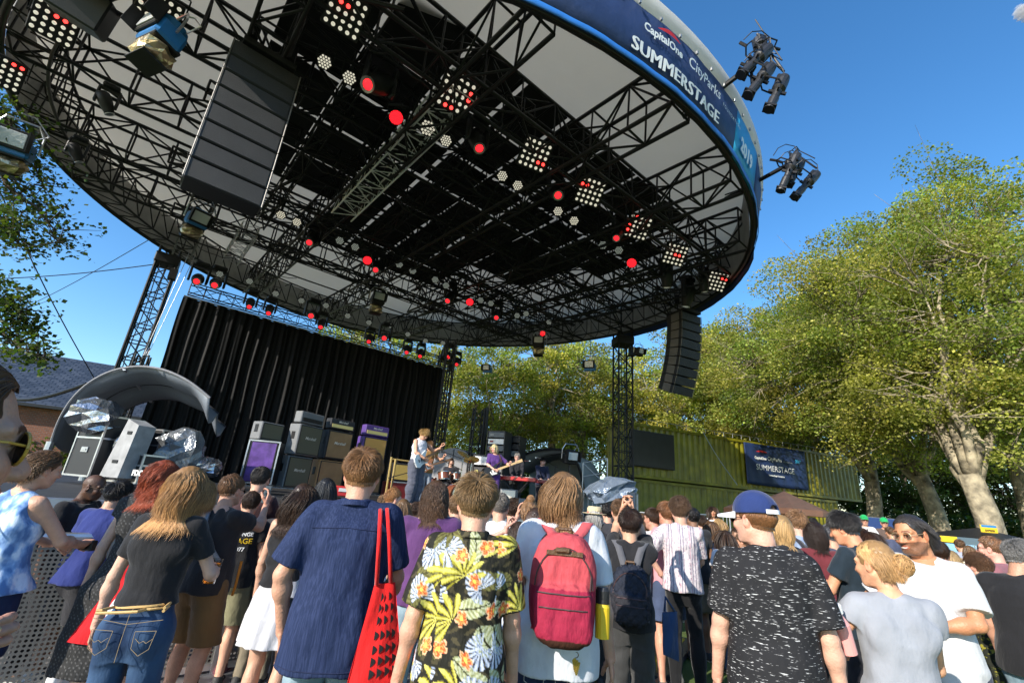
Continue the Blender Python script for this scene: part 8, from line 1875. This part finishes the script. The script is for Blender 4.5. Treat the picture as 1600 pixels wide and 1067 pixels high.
# behind them
BACK = [(1110, 812, 5.2, -10, 1, dict(style='fall', L=.2, col=LBROWN), (.25, .33, .45), 'woman with brown hair in a denim blue shirt beside the mustard polo'), (1124, 808, 6.0, -150, 1, dict(style='fall', L=.2, col=BLOND), (.5, .4, .35), 'blond woman turned back towards the camera near the cap brim'),
 (1134, 826, 4.6, -20, 1, dict(style='fall', L=.3, col=DBROWN), (.62, .62, .64), 'woman with long dark hair in white left of the blue cap'), (1150, 824, 6.5, -160, 0, dict(style='short', L=.05, col=DBROWN), (.7, .7, .72), 'man in white facing the camera left of the cap wearer'), (1163, 832, 5.0, -70, 1, dict(style='short', L=.06, col=LBROWN), (.60, .62, .66), 'person in pale shirt just under the cap brim'),
 (1205, 806, 7.5, -30, 0, dict(style='short', L=.05, col=BLACKH), (.03, .03, .04), 'distant man in black between the cap and the blond bob'), (1258, 815, 6.5, -40, 1, dict(style='fall', L=.2, col=BLACKH), (.25, .05, .07), 'distant woman in dark red right of the sandy haired man'), (1306, 806, 8.0, -20, 0, dict(style='short', L=.05, col=BLACKH), (.1, .12, .2), 'distant man in blue grey left of the greying man'),
 (1352, 826, 4.2, -80, 1, dict(style='short', L=.10, col=(.06, .03, .02)), (.12, .10, .10), 'brown haired woman in profile between the teal shirt and the long haired man'), (1368, 830, 5.4, -30, 1, dict(style='fall', L=.22, col=DBROWN), (.45, .42, .40), 'dark long haired woman behind the blond bun'), (1390, 822, 8.5, -40, 0, dict(style='short', L=.05, col=LBROWN), (.06, .07, .12), 'small distant man right of the green caps'),
 (1458, 832, 7.0, 10, 0, dict(style='short', L=.05, col=BLACKH), (.35, .10, .10), 'distant dark haired man over the dark red shirt'), (1498, 842, 7.5, -30, 0, dict(style='short', L=.05, col=LBROWN), (.3, .32, .4), 'distant man in grey blue by the food cart'), (1512, 850, 6.2, -10, 1, dict(style='fall', L=.2, col=DBLOND), (.55, .5, .4), 'distant blond woman in front of the food cart'),
 (1232, 812, 9.0, -10, 1, dict(style='fall', L=.2, col=DBROWN), (.6, .6, .6), 'very small woman in white under the red umbrella'), (1270, 808, 10, -30, 0, dict(style='short', L=.05, col=BLACKH), (.03, .03, .03), 'very small man in black under the umbrella edge'), (1318, 812, 10.5, 20, 0, dict(style='short', L=.05, col=BLACKH), (.04, .05, .08), 'very small dark figure at the container foot'),
 (950, 786, 5.2, 0, 0, dict(style='short', L=.05, col=BLACKH), (.03, .03, .04), 'man in black behind the straw hat'), (1004, 800, 5.5, -20, 1, dict(style='fall', L=.2, col=LBROWN), (.35, .33, .33), 'brown haired woman between the phone arms and the white shirt'), (652, 784, 4.8, 10, 0, dict(style='short', L=.05, col=DBROWN), (.12, .14, .2), 'dark haired man right of the long haired girl'),
 (602, 772, 5.0, 20, 0, dict(style='short', L=.05, col=DBLOND), (.45, .08, .08), 'person in red half behind the tall man'), (860, 786, 4.6, 0, 0, dict(style='short', L=.05, col=DBROWN), (.2, .25, .35), 'man just left of the shaggy hair above the pink strap'), (1082, 792, 5.0, -20, 0, dict(style='short', L=.05, col=BLACKH), (.02, .02, .022), 'man in black right of the striped shirt'), (455, 770, 3.6, 20, 0, dict(style='short', L=.05, col=BLACKH), (.03, .03, .035), 'dark haired man left of the half tied hair')]
for (px, py, d, yr, fm, h, c, lb) in BACK: pp(lb, px, py, d*1.2, yr, fem=bool(fm), skin=rnd.choice([PALE, FAIR, TAN, OLIVE, BROWN]), hair=h, top=dict(col=c), bot=dict(kind=rnd.choice(['trousers', 'shorts']), col=rnd.choice([(.02, .02, .03), (.05, .08, .15), (.2, .17, .12)])), q=2 if d > 4.5 else 1, w=rnd.uniform(.94, 1.08), arms=rnd.choice([('down', 'down2'), ('down2', 'bent'), ('front', 'down')]), head=(rnd.uniform(-15, 15), rnd.uniform(-4, 8), 0))
p = pp('woman with long dark hair in a white T-shirt sitting by the container fence', 1113, 790, 11.5, 175, fem=True, skin=TAN, hair=dict(style='fall', L=.25, col=DBROWN), top=dict(col=(.72, .74, .78)), bot=dict(col=(.05, .05, .08)), arms=('bent', 'bent'), q=2, group='people beyond the crowd')
for (px, py, lb, c) in ((1349, 804, 'person in a green cap and white top at the blue barrier, the left one', (.75, .72, .70)), (1380, 808, 'person in a green cap and dark top at the blue barrier, the right one', (.10, .07, .06))):
    p = pp(lb, px, py, 13.5, 170, skin=(.5, .27, .19), hair=dict(style='short', L=.04, col=DBROWN), top=dict(col=c), bot=dict(col=(.05, .05, .06)), arms=('bent', 'front'), q=2, group='people beyond the crowd'); cap_hat(p, (.01, .35, .10), (.01, .30, .09), strap=False, hole=False)

# ------------------------------------------------------------------ the band
def guitar(P_, label, col, c=(-.02, .17, 1.03), ang=28, bass=False, neckcol=M_WOOD, fw=0.0, name='electric_guitar'):
    root = P_['root']; e = empty(name, root.location, root.rotation_euler.z, label, 'guitar'); a = math.radians(ang)
    ax = np.array([-math.cos(a), fw, math.sin(a)]); ax /= np.linalg.norm(ax); nz = np.array([0, 1., .12]); nz -= ax*(nz@ax); nz /= np.linalg.norm(nz); ay = np.cross(nz, ax); c = np.array(c); T = lambda p: c+ax*p[0]+ay*p[1]+nz*p[2]
    out = [(-.23, .0), (-.22, .09), (-.15, .155), (-.05, .145), (.02, .11), (.08, .13), (.17, .16), (.20, .12), (.13, .06), (.12, .0), (.13, -.06), (.18, -.11), (.13, -.145), (.05, -.115), (-.03, -.12), (-.12, -.16), (-.20, -.12)]
    n = len(out); V = [T((x, y, z)) for z in (-.02, .02) for x, y in out]; F_ = [tuple(range(n))[::-1], tuple(range(n, 2*n))]+[(i, (i+1) % n, n+(i+1) % n, n+i) for i in range(n)]
    b = fast('body', P_['fin'](V), F_, col, e); L = .66 if bass else .50
    def bx(p, q): x0, y0, z0_ = p; x1, y1, z1_ = q; V = [T((x, y, z)) for x in (x0, x1) for y in (y0, y1) for z in (z0_, z1_)]; return V, [(0, 1, 3, 2), (4, 6, 7, 5), (0, 4, 5, 1), (2, 3, 7, 6), (0, 2, 6, 4), (1, 5, 7, 3)]
    V, F_ = bx((.08, -.026, .012), (.08+L, .026, .034)); fast('neck', P_['fin'](V), F_, neckcol, e); V, F_ = bx((.08+L, -.03, .0), (.08+L+.17, .045, .02)); h = fast('headstock', P_['fin'](V), F_, neckcol, e)
    m = MB()
    for k in range(4 if bass else 6): q = T((.10+L+.025*k, .06, .01)); m.tube(T((.10+L+.025*k, .04, .01)), q, .006, 5)
    fast('tuning_pegs', P_['fin'](np.concatenate(m.V)), m.F, M_CHROME, h)
    pgp = [(-.05, -.09), (.11, -.10), (.12, .03), (.02, .05), (-.08, .0)]; fast('pickguard', P_['fin']([T((x, y, .023)) for x, y in pgp]), [tuple(range(5))], M_HEAD if bass else mat('pickguard', (.35, .40, .45), .4), b); m = MB()
    for x in (-.12, -.04, .04): V, F_ = bx((x, -.035, .022), (x+.018, .035, .034)); m.add(V, F_)
    fast('pickups', P_['fin'](np.concatenate(m.V)), m.F, M_BLKPLAST, b)
    m = MB(); m.path([T((-.23, 0, 0)), np.array([.20, .10, 1.15]), np.array([.14, -.10, 1.40]), np.array([.0, -.10, 1.50]), np.array([-.10, .03, 1.50]), np.array([-.16, .14, 1.30]), T((.18, .13, 0))], .012, 5); fast('guitar_strap', P_['fin'](np.concatenate(m.V)), m.F, M_LEATHER, e)
    return e
GB = 'musicians on the stage'
strum = (((.16, .20, 1.24), (1, .2, -.5), 'grip', (-.2, .6, .8), (.3, 0, -1)), ((.05, .25, 1.05), (1, -.5, -.3), 'grip', (-.9, .2, -.3), (-.2, -.9, 0)))
p = person('blond guitarist in a white vest and wide grey trousers bent over a pale guitar', 662, 668, 10.7, yr=132, skin=(.60, .33, .22), hair=dict(style='short', L=.11, col=(.46, .28, .10), messy=.12, wave=3), top=dict(kind='tank', col=(.62, .62, .68), sl=0, hem=1.0), bot=dict(col=(.085, .09, .12), ease=.045, amp=.014), arms=(((.34, .33, 1.34), (1, .1, -.8), 'grip', (-.1, .4, .9), (.3, 0, -1)), strum[1]), z0=1.3, q=1, head=(8, 28, 0), lean=(0, .06), group=GB, shoe=(.02, .02, .02))
guitar(p, 'pale blue white electric guitar of the guitarist in the vest', mat('pale_guitar', (.66, .70, .72), .3, coat=.5), c=(.06, .17, 1.03), ang=26)
p = person('second guitarist with brown hair behind the blond one', 672, 688, 12.2, yr=150, skin=(.60, .33, .22), hair=dict(style='short', L=.06, col=(.16, .08, .03)), top=dict(col=(.30, .16, .05)), bot=dict(col=(.25, .28, .33)), arms=(((.34, .30, 1.30), (1, .1, -.8), 'grip', (-.1, .4, .9), (.3, 0, -1)), strum[1]), z0=1.3, q=1, head=(0, 15, 0), group=GB)
guitar(p, 'orange wood guitar of the second guitarist, mostly hidden', mat('orange_wood', (.45, .15, .03), .3, coat=.5), c=(.06, .17, 1.05), ang=18)
p = person('drummer with dark hair in a black shirt seated behind the kit', 706, 715, 14.2, yr=175, skin=(.6, .36, .26), hair=dict(style='fall', L=.12, col=(.05, .03, .02)), top=dict(col=(.022, .022, .03)), bot=dict(col=(.02, .02, .02)), arms=('chest', 'bent'), z0=1.3, sit=1, q=1, feet=((.22, .45), (.22, .45)), group=GB)
m = MB(); P = p['base']; m.tube((P[0], P[1], 1.3), (P[0], P[1], 1.3+.45), .04, 8); m.tube((P[0], P[1], 1.75), (P[0], P[1], 1.84), .16, 14); tag(m.build('drum_stool', M_BLACK), 'round black stool under the drummer', 'stool')
p = person('bassist with long bleached hair in a purple shirt and trousers', 775, 693, 12.3, yr=165, fem=True, skin=(.62, .36, .27), hair=dict(style='fall', L=.20, col=(.62, .50, .26), messy=.04), top=dict(kind='shirt', col=(.075, .03, .16), hem=.95, sl=.9), bot=dict(col=(.075, .03, .17), ease=.02), arms=(((.36, .30, 1.20), (1, .1, -.8), 'grip', (-.1, .4, .9), (.3, 0, -1)), strum[1]), z0=1.3, q=1, head=(48, 5, 0), group=GB)
guitar(p, 'black bass guitar with a long pale neck and white pickguard', M_BLKPLAST, c=(.08, .17, 1.0), ang=24, bass=True, neckcol=mat('maple', (.62, .42, .20), .4), name='bass_guitar')
p = person('grey haired keyboard player with glasses in a dark jacket', 809, 707, 13.2, yr=178, skin=(.60, .36, .28), hair=dict(style='short', L=.05, col=(.32, .30, .28)), top=dict(kind='shirt', col=(.022, .022, .028), sl=1.9), bot=dict(col=(.02, .02, .02)), arms=(((.14, .38, 1.02), (.8, -.6, -.5), 'relax', (-.1, 1, -.2), (0, 0, -1)),)*2, z0=1.3, q=1, head=(5, 8, 0), group=GB); glasses(p)
p = person('dark haired keyboard player in a navy jumper looking down', 848, 714, 14.2, yr=165, skin=(.60, .36, .28), hair=dict(style='short', L=.07, col=(.02, .014, .012)), top=dict(col=(.015, .02, .05), sl=1.9), bot=dict(col=(.02, .02, .03)), arms=(((.14, .38, 1.02), (.8, -.6, -.5), 'relax', (-.1, 1, -.2), (0, 0, -1)),)*2, z0=1.3, q=1, head=(-5, 15, 0), group=GB)
